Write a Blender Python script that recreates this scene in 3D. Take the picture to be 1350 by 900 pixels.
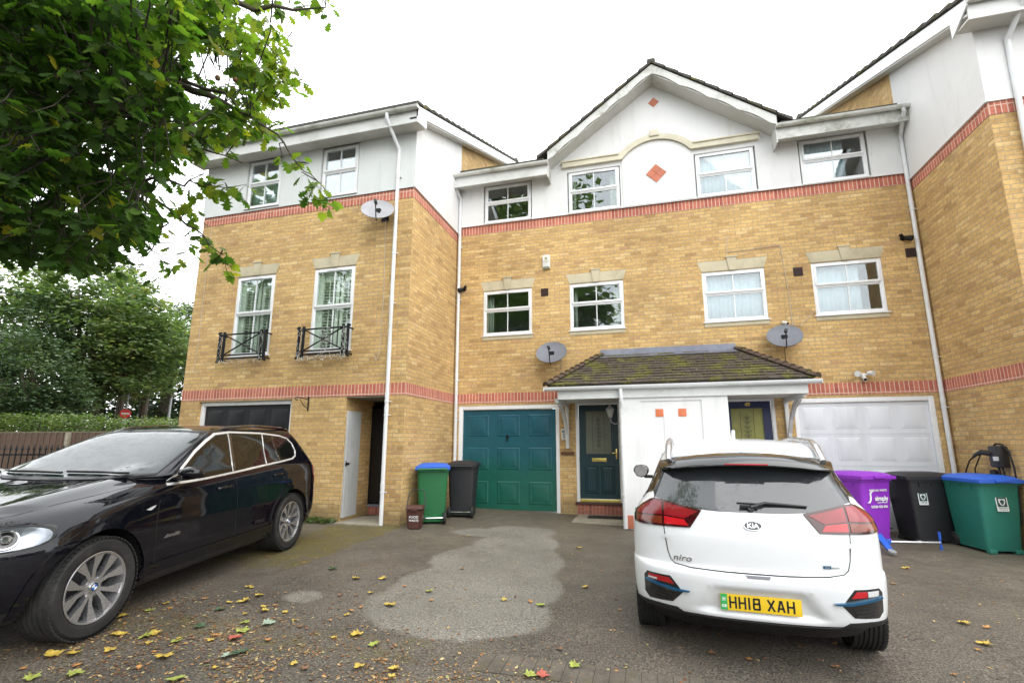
import bpy, bmesh, math, random
from math import sin, cos, pi, radians, sqrt, atan2
from mathutils import Vector, Matrix, noise
from mathutils.bvhtree import BVHTree
from mathutils.interpolate import poly_3d_calc
random.seed(7)
for o in list(bpy.data.objects): bpy.data.objects.remove(o)
scene = bpy.context.scene
COL = scene.collection
# ---------------------------------------------------------------- camera
cam_d = bpy.data.cameras.new('camera'); cam = bpy.data.objects.new('camera', cam_d); COL.objects.link(cam)
CR = Vector((0.96695209, 0.25494901, -0.00215606)); CU = Vector((0.04787962, -0.17327529, 0.98370891)); CF = Vector((-0.25042202, 0.95130262, 0.17975577))
CPOS = Vector((4.28088697, -10.05651468, 1.39030315)); FPX = 626.8093
cam.matrix_world = Matrix(((CR.x, CU.x, -CF.x, CPOS.x), (CR.y, CU.y, -CF.y, CPOS.y), (CR.z, CU.z, -CF.z, CPOS.z), (0, 0, 0, 1)))
cam_d.sensor_fit = 'HORIZONTAL'; cam_d.sensor_width = 36.0; cam_d.lens = FPX/1350*36
cam_d.shift_x = -14.87/1350; cam_d.shift_y = 19.61/1350
cam_d.clip_start = 0.05; cam_d.clip_end = 2000
scene.camera = cam
# ---------------------------------------------------------------- sky, sun, exposure
SUN_EL, SUN_AZ = radians(48), radians(128)      # azimuth clockwise from +Y: from the front right
world = bpy.data.worlds.new('World'); scene.world = world; world.use_nodes = True
wn = world.node_tree.nodes; wl = world.node_tree.links; wn.clear()
wo = wn.new('ShaderNodeOutputWorld'); bg = wn.new('ShaderNodeBackground'); bg.inputs[1].default_value = 0.10
sk = wn.new('ShaderNodeTexSky'); sk.sky_type = 'NISHITA'; sk.sun_disc = False
sk.sun_elevation = SUN_EL; sk.sun_rotation = SUN_AZ; sk.air_density = 1.0; sk.dust_density = 3.0
cl = wn.new('ShaderNodeTexNoise'); cl.inputs['Scale'].default_value = 1.6; cl.inputs['Detail'].default_value = 5
cr = wn.new('ShaderNodeValToRGB'); cr.color_ramp.elements[0].position = .3; cr.color_ramp.elements[1].position = .75
cr.color_ramp.elements[0].color = (.84, .87, .90, 1); cr.color_ramp.elements[1].color = (1, 1, .99, 1)
tcw = wn.new('ShaderNodeTexCoord'); wl.new(tcw.outputs['Generated'], cl.inputs['Vector']); wl.new(cl.outputs['Fac'], cr.inputs['Fac'])
sc_ = wn.new('ShaderNodeMix'); sc_.data_type = 'RGBA'; sc_.blend_type = 'MULTIPLY'; sc_.inputs[0].default_value = 1
wl.new(cr.outputs[0], sc_.inputs[6]); sc_.inputs[7].default_value = (24, 24.2, 24.4, 1)
mx = wn.new('ShaderNodeMix'); mx.data_type = 'RGBA'; mx.inputs[0].default_value = 0.93
wl.new(sk.outputs[0], mx.inputs[6]); wl.new(sc_.outputs[2], mx.inputs[7]); wl.new(mx.outputs[2], bg.inputs[0]); wl.new(bg.outputs[0], wo.inputs[0])
sd = bpy.data.lights.new('sun', 'SUN'); sd.energy = 1.5; sd.angle = radians(75); sd.color = (1, .97, .92)
so = bpy.data.objects.new('sun', sd); COL.objects.link(so)
sdir = Vector((sin(SUN_AZ)*cos(SUN_EL), cos(SUN_AZ)*cos(SUN_EL), sin(SUN_EL)))
so.rotation_euler = sdir.to_track_quat('Z', 'Y').to_euler(); so.location = sdir*60
vs = scene.view_settings; vs.view_transform = 'Standard'; vs.look = 'None'; vs.exposure = 0.38; vs.gamma = 1.0; vs.use_curve_mapping = False

# ---------------------------------------------------------------- helpers
def gz(x, y):
    "height of the sloping drive"
    return .03 + .017*max(min(y, 0), -13) - (.023*min(x, 7.2) if x > 0 else .01*max(x, -6))
def ray(u, v):
    return (CR*((u-689.87)/FPX) - CU*((v-469.61)/FPX) + CF)
def tag(o, label=None, cat=None, group=None, kind=None):
    if label: o['label'] = label
    if cat: o['category'] = cat
    if group: o['group'] = group
    if kind: o['kind'] = kind
    return o
def empty(name, loc=(0, 0, 0), rz=0, label=None, cat=None, group=None):
    o = bpy.data.objects.new(name, None); COL.objects.link(o); o.empty_display_size = .2
    o.location = loc; o.rotation_euler = (0, 0, rz)
    return tag(o, label, cat, group)
class MB:
    def __init__(s): s.bm = bmesh.new(); s.uv = None
    def face(s, pts, m=0, smooth=False):
        vs_ = [s.bm.verts.new(p) for p in pts]
        f = s.bm.faces.new(vs_); f.material_index = m; f.smooth = smooth; return f
    def box(s, x0, x1, y0, y1, z0, z1, m=0, M=None, bev=0):
        if x0 > x1: x0, x1 = x1, x0
        if y0 > y1: y0, y1 = y1, y0
        if z0 > z1: z0, z1 = z1, z0
        c = [Vector((x, y, z)) for x in (x0, x1) for y in (y0, y1) for z in (z0, z1)]
        if M is not None: c = [M @ p for p in c]
        v = [s.bm.verts.new(p) for p in c]
        fs = []
        for idx in ((0, 1, 3, 2), (4, 6, 7, 5), (0, 4, 5, 1), (2, 3, 7, 6), (0, 2, 6, 4), (1, 5, 7, 3)):
            f = s.bm.faces.new([v[i] for i in idx]); f.material_index = m; fs.append(f)
        if bev > 0:
            es = list({e for f in fs for e in f.edges})
            bmesh.ops.bevel(s.bm, geom=es, offset=bev, segments=2, affect='EDGES', profile=.6)
        return s
    def prism(s, pts, vec, m=0, smooth=False):
        "polygon pts (3D) extruded along vec"
        vec = Vector(vec); a = [s.bm.verts.new(p) for p in pts]; b = [s.bm.verts.new(Vector(p)+vec) for p in pts]
        n = len(pts); fs = [s.bm.faces.new(a[::-1]), s.bm.faces.new(b)]
        for i in range(n): fs.append(s.bm.faces.new((a[i], a[(i+1) % n], b[(i+1) % n], b[i])))
        for f in fs: f.material_index = m
        bmesh.ops.recalc_face_normals(s.bm, faces=fs)
        return s
    def tube(s, path, r, seg=8, m=0, cap=True, radii=None):
        path = [Vector(p) for p in path]; rings = []; up = Vector((0, 0, 1)); prev = None
        for i, p in enumerate(path):
            if i == 0: t = path[1]-path[0]
            elif i == len(path)-1: t = path[-1]-path[-2]
            else: t = (path[i+1]-path[i]).normalized()+(path[i]-path[i-1]).normalized()
            if t.length < 1e-9: t = Vector((0, 0, 1))
            t.normalize()
            if prev is None:
                a = t.cross(up)
                if a.length < .01: a = t.cross(Vector((1, 0, 0)))
            else:
                a = prev - t*prev.dot(t)
                if a.length < 1e-6: a = t.orthogonal()
            a.normalize(); prev = a; b = t.cross(a)
            rr = radii[i] if radii else r
            rings.append([s.bm.verts.new(p+(a*cos(2*pi*k/seg)+b*sin(2*pi*k/seg))*rr) for k in range(seg)])
        fs = []
        for i in range(len(rings)-1):
            for k in range(seg):
                fs.append(s.bm.faces.new((rings[i][k], rings[i][(k+1) % seg], rings[i+1][(k+1) % seg], rings[i+1][k])))
        if cap:
            fs.append(s.bm.faces.new(rings[0][::-1])); fs.append(s.bm.faces.new(rings[-1]))
        for f in fs: f.material_index = m; f.smooth = True
        return s
    def lathe(s, prof, seg=32, m=0, M=None, mats=None):
        "prof: (r, h) pairs, axis Z, through matrix M"
        M = M or Matrix.Identity(4); rings = []
        for r, h in prof:
            if r < 1e-6: rings.append([s.bm.verts.new(M @ Vector((0, 0, h)))])
            else: rings.append([s.bm.verts.new(M @ Vector((r*cos(2*pi*k/seg), r*sin(2*pi*k/seg), h))) for k in range(seg)])
        for i in range(len(rings)-1):
            A, B = rings[i], rings[i+1]
            for k in range(seg):
                k2 = (k+1) % seg
                if len(A) == 1 and len(B) == 1: continue
                if len(A) == 1: f = s.bm.faces.new((A[0], B[k2], B[k]))
                elif len(B) == 1: f = s.bm.faces.new((A[k], A[k2], B[0]))
                else: f = s.bm.faces.new((A[k], A[k2], B[k2], B[k]))
                f.smooth = True; f.material_index = mats[i] if mats else m
        return s
    def frustum(s, axis_o, U, V, N, u0, u1, v0, v1, inset, h, m=0):
        "raised field on a plane: outer rect at 0 to inset rect at h (open back)"
        q = lambda u, v, d: axis_o+U*u+V*v+N*d
        a = [q(u0, v0, 0), q(u1, v0, 0), q(u1, v1, 0), q(u0, v1, 0)]; i = inset
        b = [q(u0+i, v0+i, h), q(u1-i, v0+i, h), q(u1-i, v1-i, h), q(u0+i, v1-i, h)]
        va = [s.bm.verts.new(p) for p in a]; vb = [s.bm.verts.new(p) for p in b]
        f = s.bm.faces.new(vb); f.material_index = m
        for k in range(4):
            f = s.bm.faces.new((va[k], va[(k+1) % 4], vb[(k+1) % 4], vb[k])); f.material_index = m
        return s
    def build(s, name, mats, parent=None, sharp=35, uv=False, recalc=False, local=None):
        bm = s.bm
        if recalc: bmesh.ops.recalc_face_normals(bm, faces=bm.faces)
        if uv:
            L = bm.loops.layers.uv.verify()
            for f in bm.faces:
                f.normal_update(); n = f.normal; ax, ay, az = abs(n.x), abs(n.y), abs(n.z)
                for l in f.loops:
                    c = l.vert.co
                    if az > .8: l[L].uv = (c.x, c.y)
                    elif ax > ay: l[L].uv = (c.y+.04, c.z)
                    else: l[L].uv = (c.x, c.z)
        me = bpy.data.meshes.new(name); bm.to_mesh(me); bm.free()
        for mm in (mats if isinstance(mats, (list, tuple)) else [mats]): me.materials.append(mm)
        if sharp is not None and len(me.polygons):
            me.polygons.foreach_set('use_smooth', [True]*len(me.polygons)); me.set_sharp_from_angle(angle=radians(sharp))
        o = bpy.data.objects.new(name, me); COL.objects.link(o)
        if parent is not None:
            o.parent = parent
            if local is not True:      # mesh given in world coordinates under an unrotated empty
                o.location = -WORLD_OF(parent)
        return o
def WORLD_OF(o):
    v = Vector(o.location)
    p = o.parent
    while p is not None: v += p.location; p = p.parent
    return v
def poly2(pts, z=0): return [Vector((a, b, z)) for a, b in pts]
def text_mb(mb, txt, size, M, depth=.002, m=0, bold=0.0, sx=1.0, sp=1.0):
    "lettering as solid mesh, laid by matrix M (x right, y up), centred"
    c = bpy.data.curves.new('t', 'FONT'); c.body = txt; c.size = size; c.extrude = depth; c.offset = bold; c.resolution_u = 3; c.space_character = sp
    c.align_x = 'CENTER'; c.align_y = 'CENTER'
    o = bpy.data.objects.new('t', c); COL.objects.link(o)
    dg = bpy.context.evaluated_depsgraph_get(); me = bpy.data.meshes.new_from_object(o.evaluated_get(dg))
    b2 = bmesh.new(); b2.from_mesh(me)
    mp = {}
    for v in b2.verts: mp[v.index] = mb.bm.verts.new(M @ Vector((v.co.x*sx, v.co.y, v.co.z)))
    for f in b2.faces:
        try: nf = mb.bm.faces.new([mp[v.index] for v in f.verts]); nf.material_index = m
        except ValueError: pass
    b2.free(); bpy.data.objects.remove(o); bpy.data.curves.remove(c); bpy.data.meshes.remove(me)
def copy_tree(o, parent=None):
    c = o.copy(); COL.objects.link(c); c.parent = parent
    for ch in o.children: copy_tree(ch, c)
    return c

# ---------------------------------------------------------------- materials
def new_mat(name):
    m = bpy.data.materials.new(name); m.use_nodes = True; nt = m.node_tree
    return m, nt, nt.nodes['Principled BSDF']
def nd(nt, t, **kw):
    n = nt.nodes.new(t)
    for k, v in kw.items():
        if k.startswith('i_'): n.inputs[int(k[2:])].default_value = v
        else: setattr(n, k, v)
    return n
def math_(nt, op, a, b=None, c=None):
    n = nt.nodes.new('ShaderNodeMath'); n.operation = op
    for i, q in enumerate((a, b, c)):
        if q is None: continue
        if isinstance(q, (int, float)): n.inputs[i].default_value = q
        else: nt.links.new(q, n.inputs[i])
    return n.outputs[0]
def mixc(nt, fac, a, b, mode='MIX'):
    n = nt.nodes.new('ShaderNodeMix'); n.data_type = 'RGBA'; n.blend_type = mode
    for i, q in ((0, fac), (6, a), (7, b)):
        if isinstance(q, (int, float)): n.inputs[i].default_value = q
        elif isinstance(q, tuple): n.inputs[i].default_value = (*q[:3], 1)
        else: nt.links.new(q, n.inputs[i])
    return n.outputs[2]
def noise_(nt, scale, detail=4, rough=.55, vec=None, w=None):
    n = nt.nodes.new('ShaderNodeTexNoise'); n.inputs['Scale'].default_value = scale; n.inputs['Detail'].default_value = detail; n.inputs['Roughness'].default_value = rough
    if vec is not None: nt.links.new(vec, n.inputs['Vector'])
    return n.outputs['Fac']
def objco(nt, scale=None):
    t = nt.nodes.new('ShaderNodeTexCoord'); o = t.outputs['Object']
    if scale:
        mp = nt.nodes.new('ShaderNodeMapping'); mp.inputs['Scale'].default_value = scale; nt.links.new(o, mp.inputs['Vector']); o = mp.outputs[0]
    return o
def ramp(nt, fac, stops, interp='LINEAR'):
    n = nt.nodes.new('ShaderNodeValToRGB'); cr_ = n.color_ramp; cr_.interpolation = interp
    while len(cr_.elements) < len(stops): cr_.elements.new(.5)
    for e, (p, c) in zip(cr_.elements, stops): e.position = p; e.color = (*c, 1) if len(c) == 3 else c
    nt.links.new(fac, n.inputs[0]); return n.outputs[0]
def sstep(nt, v, a, b):
    n = nt.nodes.new('ShaderNodeMapRange'); n.interpolation_type = 'SMOOTHSTEP'
    n.inputs[1].default_value = a; n.inputs[2].default_value = b
    nt.links.new(v, n.inputs[0]); return n.outputs[0]
def bump(nt, bs, h, strength=.3, dist=.01):
    n = nt.nodes.new('ShaderNodeBump'); n.inputs['Strength'].default_value = strength; n.inputs['Distance'].default_value = dist
    nt.links.new(h, n.inputs['Height']); nt.links.new(n.outputs[0], bs.inputs['Normal'])
def pmat(name, col, rough=.5, var=.15, vs=6.0, metal=0, dirt=None, dirt_amt=.3, bmp=0, bs_=60, coat=0, spec=None, stretch=None, emit=None):
    m, nt, b = new_mat(name); co = objco(nt, stretch)
    f = noise_(nt, vs, 5, .6, co)
    c2 = tuple(max(0, x*(1-var)) for x in col); c1 = tuple(min(1, x*(1+var)) for x in col)
    c = ramp(nt, f, [(.3, c2), (.7, c1)])
    if dirt:
        d = sstep(nt, noise_(nt, vs*.37, 7, .7, co), .48, .7)
        c = mixc(nt, math_(nt, 'MULTIPLY', d, dirt_amt), c, dirt)
    nt.links.new(c, b.inputs['Base Color']); b.inputs['Metallic'].default_value = metal
    rr = ramp(nt, noise_(nt, vs*1.7, 4, .6, co), [(.3, (rough*.85,)*3), (.7, (min(1, rough*1.15),)*3)])
    nt.links.new(rr, b.inputs['Roughness'])
    if coat: b.inputs['Coat Weight'].default_value = coat; b.inputs['Coat Roughness'].default_value = .03
    if spec is not None: b.inputs['Specular IOR Level'].default_value = spec
    if bmp: bump(nt, b, noise_(nt, bs_, 4, .6, co), bmp, .004)
    if emit: b.inputs['Emission Color'].default_value = (*emit[:3], 1); b.inputs['Emission Strength'].default_value = emit[3]
    return m
def brick_mat(name, stops, bw=.225, bh=.075, mortar=(.34, .26, .16), half=.5, voff=0.0, mw=.0085):
    m, nt, b = new_mat(name)
    uvn = nt.nodes.new('ShaderNodeUVMap'); sp = nt.nodes.new('ShaderNodeSeparateXYZ'); nt.links.new(uvn.outputs[0], sp.inputs[0])
    u, v = sp.outputs[0], math_(nt, 'ADD', sp.outputs[1], voff)
    vr = math_(nt, 'DIVIDE', v, bh); row = math_(nt, 'FLOOR', vr)
    off = math_(nt, 'MULTIPLY', math_(nt, 'MODULO', math_(nt, 'ABSOLUTE', row), 2), half)
    ur = math_(nt, 'ADD', math_(nt, 'DIVIDE', u, bw), off); colm = math_(nt, 'FLOOR', ur)
    fu = math_(nt, 'FRACT', ur); fv = math_(nt, 'FRACT', vr)
    du = math_(nt, 'MULTIPLY', math_(nt, 'MINIMUM', fu, math_(nt, 'SUBTRACT', 1, fu)), bw)
    dv = math_(nt, 'MULTIPLY', math_(nt, 'MINIMUM', fv, math_(nt, 'SUBTRACT', 1, fv)), bh)
    edge = math_(nt, 'MINIMUM', du, dv)
    wob = noise_(nt, 55, 3, .6, uvn.outputs[0]); edge = math_(nt, 'ADD', edge, math_(nt, 'MULTIPLY', math_(nt, 'SUBTRACT', wob, .5), .005))
    mask = sstep(nt, edge, mw*.45, mw*.95)
    cb = nt.nodes.new('ShaderNodeCombineXYZ'); nt.links.new(colm, cb.inputs[0]); nt.links.new(row, cb.inputs[1])
    wnz = nt.nodes.new('ShaderNodeTexWhiteNoise'); wnz.noise_dimensions = '2D'; nt.links.new(cb.outputs[0], wnz.inputs[0])
    c = ramp(nt, wnz.outputs[0], stops)
    vb = ramp(nt, noise_(nt, 18, 6, .75, uvn.outputs[0]), [(.25, (.60, .58, .55)), (.5, (1, 1, 1)), (.75, (1.30, 1.26, 1.15))]); c = mixc(nt, 1, c, vb, 'MULTIPLY')
    big = ramp(nt, noise_(nt, .55, 5, .62, uvn.outputs[0]), [(.3, (.78, .76, .74)), (.7, (1.12, 1.11, 1.08))])
    hm = nt.nodes.new('ShaderNodeMapping'); hm.inputs['Scale'].default_value = (1.1, 9, 1); nt.links.new(uvn.outputs[0], hm.inputs[0])
    c = mixc(nt, 1, c, ramp(nt, noise_(nt, 1.0, 4, .7, hm.outputs[0]), [(.3, (.84, .80, .76)), (.7, (1.12, 1.10, 1.06))]), 'MULTIPLY')
    c = mixc(nt, mask, mortar, c); c = mixc(nt, 1, c, big, 'MULTIPLY')
    st = nt.nodes.new('ShaderNodeMapping'); st.inputs['Scale'].default_value = (2.2, .35, 1); nt.links.new(uvn.outputs[0], st.inputs[0])
    strk = sstep(nt, noise_(nt, 1.0, 6, .7, st.outputs[0]), .55, .8)
    c = mixc(nt, math_(nt, 'MULTIPLY', strk, .3), c, (.17, .14, .10))
    # courses turn darker and browner near the ground, with an uneven upper edge
    low = sstep(nt, math_(nt, 'ADD', v, math_(nt, 'MULTIPLY', noise_(nt, 3, 4, .6, uvn.outputs[0]), -.5)), .25, -.25)
    c = mixc(nt, math_(nt, 'MULTIPLY', low, .55), c, (.10, .085, .05))
    hs = nt.nodes.new("ShaderNodeHueSaturation"); hs.inputs["Saturation"].default_value = .91; hs.inputs["Value"].default_value = 1.17; nt.links.new(c, hs.inputs["Color"]); c = hs.outputs[0]
    nt.links.new(c, b.inputs['Base Color']); b.inputs['Roughness'].default_value = .85; b.inputs['Specular IOR Level'].default_value = .25
    h = math_(nt, 'ADD', math_(nt, 'MULTIPLY', mask, .8), math_(nt, 'MULTIPLY', noise_(nt, 120, 3, .6, uvn.outputs[0]), .35))
    bump(nt, b, h, .55, .006)
    return m
YB = [(0, (.40, .245, .080)), (.12, (.475, .305, .100)), (.35, (.53, .345, .115)), (.6, (.57, .385, .135)), (.8, (.50, .31, .105)), (.93, (.62, .45, .19)), (1, (.43, .25, .105))]
M = {}
M['brick'] = brick_mat('buff_brick', YB)
M['soldier'] = brick_mat('red_soldier_brick', [(0, (.40, .10, .06)), (.4, (.46, .125, .075)), (.75, (.52, .155, .09)), (1, (.37, .09, .06))], bw=.075, bh=.4, half=0, mortar=(.62, .42, .33), voff=.1, mw=.011)
M['redbrick'] = brick_mat('red_brick', [(0, (.30, .07, .045)), (.5, (.40, .10, .06)), (1, (.25, .06, .045))], bw=.075, bh=.5, half=0, mortar=(.35, .24, .2), voff=.2)
def render_mat(name, base, g1, amt, dark):
    m, nt, b = new_mat(name); co = objco(nt)
    c = ramp(nt, noise_(nt, 1.3, 6, .65, co), [(.3, tuple(x*.93 for x in base)), (.7, base)])
    s1 = sstep(nt, noise_(nt, 1.0, 8, .72, objco(nt, (3.5, 3.5, .45))), .5, .78)
    c = mixc(nt, math_(nt, 'MULTIPLY', s1, amt), c, g1)
    s2 = sstep(nt, noise_(nt, 2.2, 8, .75, co), .58, .75)
    c = mixc(nt, math_(nt, 'MULTIPLY', s2, amt*.7), c, dark)
    nt.links.new(c, b.inputs['Base Color']); b.inputs['Roughness'].default_value = .9
    bump(nt, b, noise_(nt, 90, 4, .65, co), .4, .004)
    return m
M['render'] = render_mat('painted_render', (.76, .76, .755), (.55, .55, .52), .62, (.46, .47, .44))
M['render_grimy_shaded'] = render_mat('grimy_shaded_render', (.69, .715, .71), (.50, .53, .50), .65, (.38, .41, .37))  # grime, plus the shade of the left front put into a greyer base
M['upvc'] = pmat('white_upvc', (.80, .81, .82), .28, .04, 2, dirt=(.5, .52, .48), dirt_amt=.18)
M['pipe'] = pmat('white_plastic_pipe', (.72, .73, .74), .35, .06, 3, dirt=(.36, .38, .32), dirt_amt=.35)
M['gutter'] = pmat('weathered_white_gutter', (.62, .63, .60), .45, .12, 4, dirt=(.22, .24, .15), dirt_amt=.85)
M['fascia'] = pmat('white_fascia_board', (.66, .67, .66), .5, .06, 2, dirt=(.34, .35, .30), dirt_amt=.5)
M['fascia_rot'] = pmat('flaking_white_paint', (.60, .61, .58), .6, .1, 5, dirt=(.20, .20, .15), dirt_amt=.8)
M['soffit'] = pmat('soffit_board', (.55, .55, .52), .6, .08, 2, dirt=(.33, .32, .26), dirt_amt=.6)
M['stone_pale'] = pmat('pale_cast_stone', (.64, .60, .47), .85, .08, 3, dirt=(.42, .40, .30), dirt_amt=.5, bmp=.3)
M['stone'] = pmat('cream_cast_stone', (.55, .49, .345), .85, .10, 3, dirt=(.30, .27, .18), dirt_amt=.5, bmp=.3)
M['lead'] = pmat('lead_flashing', (.19, .20, .25), .5, .2, 4, metal=.3, dirt=(.36, .36, .38), dirt_amt=.5, bmp=.2, bs_=8)
M['black_metal'] = pmat('black_painted_metal', (.010, .010, .011), .6, .2, 20, spec=.25)
M['dark_hole'] = pmat('dark_vent', (.045, .02, .018), .7, .3, 20)
M['brass'] = pmat('brass', (.75, .55, .17), .3, .1, 10, metal=.9)
M['chrome'] = pmat('chrome', (.75, .76, .78), .12, .05, 10, metal=1)
M['rubber'] = pmat('black_rubber', (.014, .014, .014), .75, .25, 12, dirt=(.05, .045, .04), dirt_amt=.5)
M['plastic_black'] = pmat('black_plastic', (.018, .018, .019), .45, .2, 12)
M['concrete'] = pmat('concrete_slab', (.30, .27, .21), .9, .15, 6, dirt=(.13, .12, .08), dirt_amt=.6, bmp=.3)
def glass_mat(name, tint, refl, extra=.7, rough=.01):
    m, nt, b = new_mat(name); nt.nodes.remove(b)
    out = nt.nodes['Material Output']; t = nd(nt, 'ShaderNodeBsdfTransparent'); t.inputs[0].default_value = (*tint, 1)
    g = nd(nt, 'ShaderNodeBsdfGlossy'); g.inputs['Roughness'].default_value = rough; g.inputs[0].default_value = (.93, .97, 1, 1)
    fr = nd(nt, 'ShaderNodeFresnel'); fr.inputs[0].default_value = 1.5
    f = math_(nt, 'ADD', math_(nt, 'MULTIPLY', fr.outputs[0], extra), refl)
    bn = nd(nt, 'ShaderNodeBump'); bn.inputs['Strength'].default_value = .08; bn.inputs['Distance'].default_value = .02
    nt.links.new(noise_(nt, 1.6, 2, .5, objco(nt)), bn.inputs['Height']); nt.links.new(bn.outputs[0], g.inputs['Normal'])
    mxs = nd(nt, 'ShaderNodeMixShader'); nt.links.new(f, mxs.inputs[0]); nt.links.new(t.outputs[0], mxs.inputs[1]); nt.links.new(g.outputs[0], mxs.inputs[2])
    nt.links.new(mxs.outputs[0], out.inputs[0]); return m
M['glass'] = glass_mat('window_glass', (.95, .98, .97), .085)
M['glass_clear'] = glass_mat('clear_window_glass', (.96, .99, .98), .025, .45)
M['room'] = pmat('dim_room', (.40, .43, .40), .9, .3, 1.5)
M['curtain'] = pmat('pale_curtain', (.60, .66, .56), .9, .15, 3, stretch=(20, 20, .5))
M['pale_sheet'] = pmat('pale_blue_sheet', (.62, .72, .80), .9, .08, 3, stretch=(25, 25, .5))  # pale blue puts mirrored sky behind the right-hand panes; the blind shares it
M['shutter'] = pmat('white_shutters', (.82, .88, .76), .5, .05, 5)
def tile_mat(name, base, moss_amt, lich=.5):
    m, nt, b = new_mat(name); co = objco(nt)
    c = ramp(nt, noise_(nt, 9, 6, .7, co), [(.3, tuple(x*.6 for x in base)), (.7, tuple(x*1.4 for x in base))])
    mo = sstep(nt, math_(nt, 'ADD', noise_(nt, 2.4, 4, .65, co), math_(nt, 'MULTIPLY', noise_(nt, 26, 5, .8, co), .75)), .98-moss_amt*.13, 1.08-moss_amt*.13); mo = math_(nt, 'MULTIPLY', mo, .85)
    mc = ramp(nt, noise_(nt, 30, 4, .7, co), [(.3, (.05, .055, .010)), (.5, (.13, .125, .018)), (.75, (.22, .19, .03))])
    c = mixc(nt, mo, c, mc)
    li = sstep(nt, noise_(nt, 26, 2, .5, co), .70, .74); c = mixc(nt, math_(nt, 'MULTIPLY', li, lich), c, (.45, .46, .42))
    nt.links.new(c, b.inputs['Base Color']); b.inputs['Roughness'].default_value = .9
    bump(nt, b, math_(nt, 'ADD', noise_(nt, 60, 5, .75, co), math_(nt, 'MULTIPLY', mo, .8)), .8, .012)
    return m
M['tile_moss'] = tile_mat('mossy_brown_roof_tiles', (.070, .054, .042), .85, .9)
M['tile_hip'] = tile_mat('brown_hip_tiles', (.085, .055, .038), .35, .3)
M['tile'] = tile_mat('grey_brown_roof_tiles', (.075, .07, .06), .45, .4)
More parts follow.
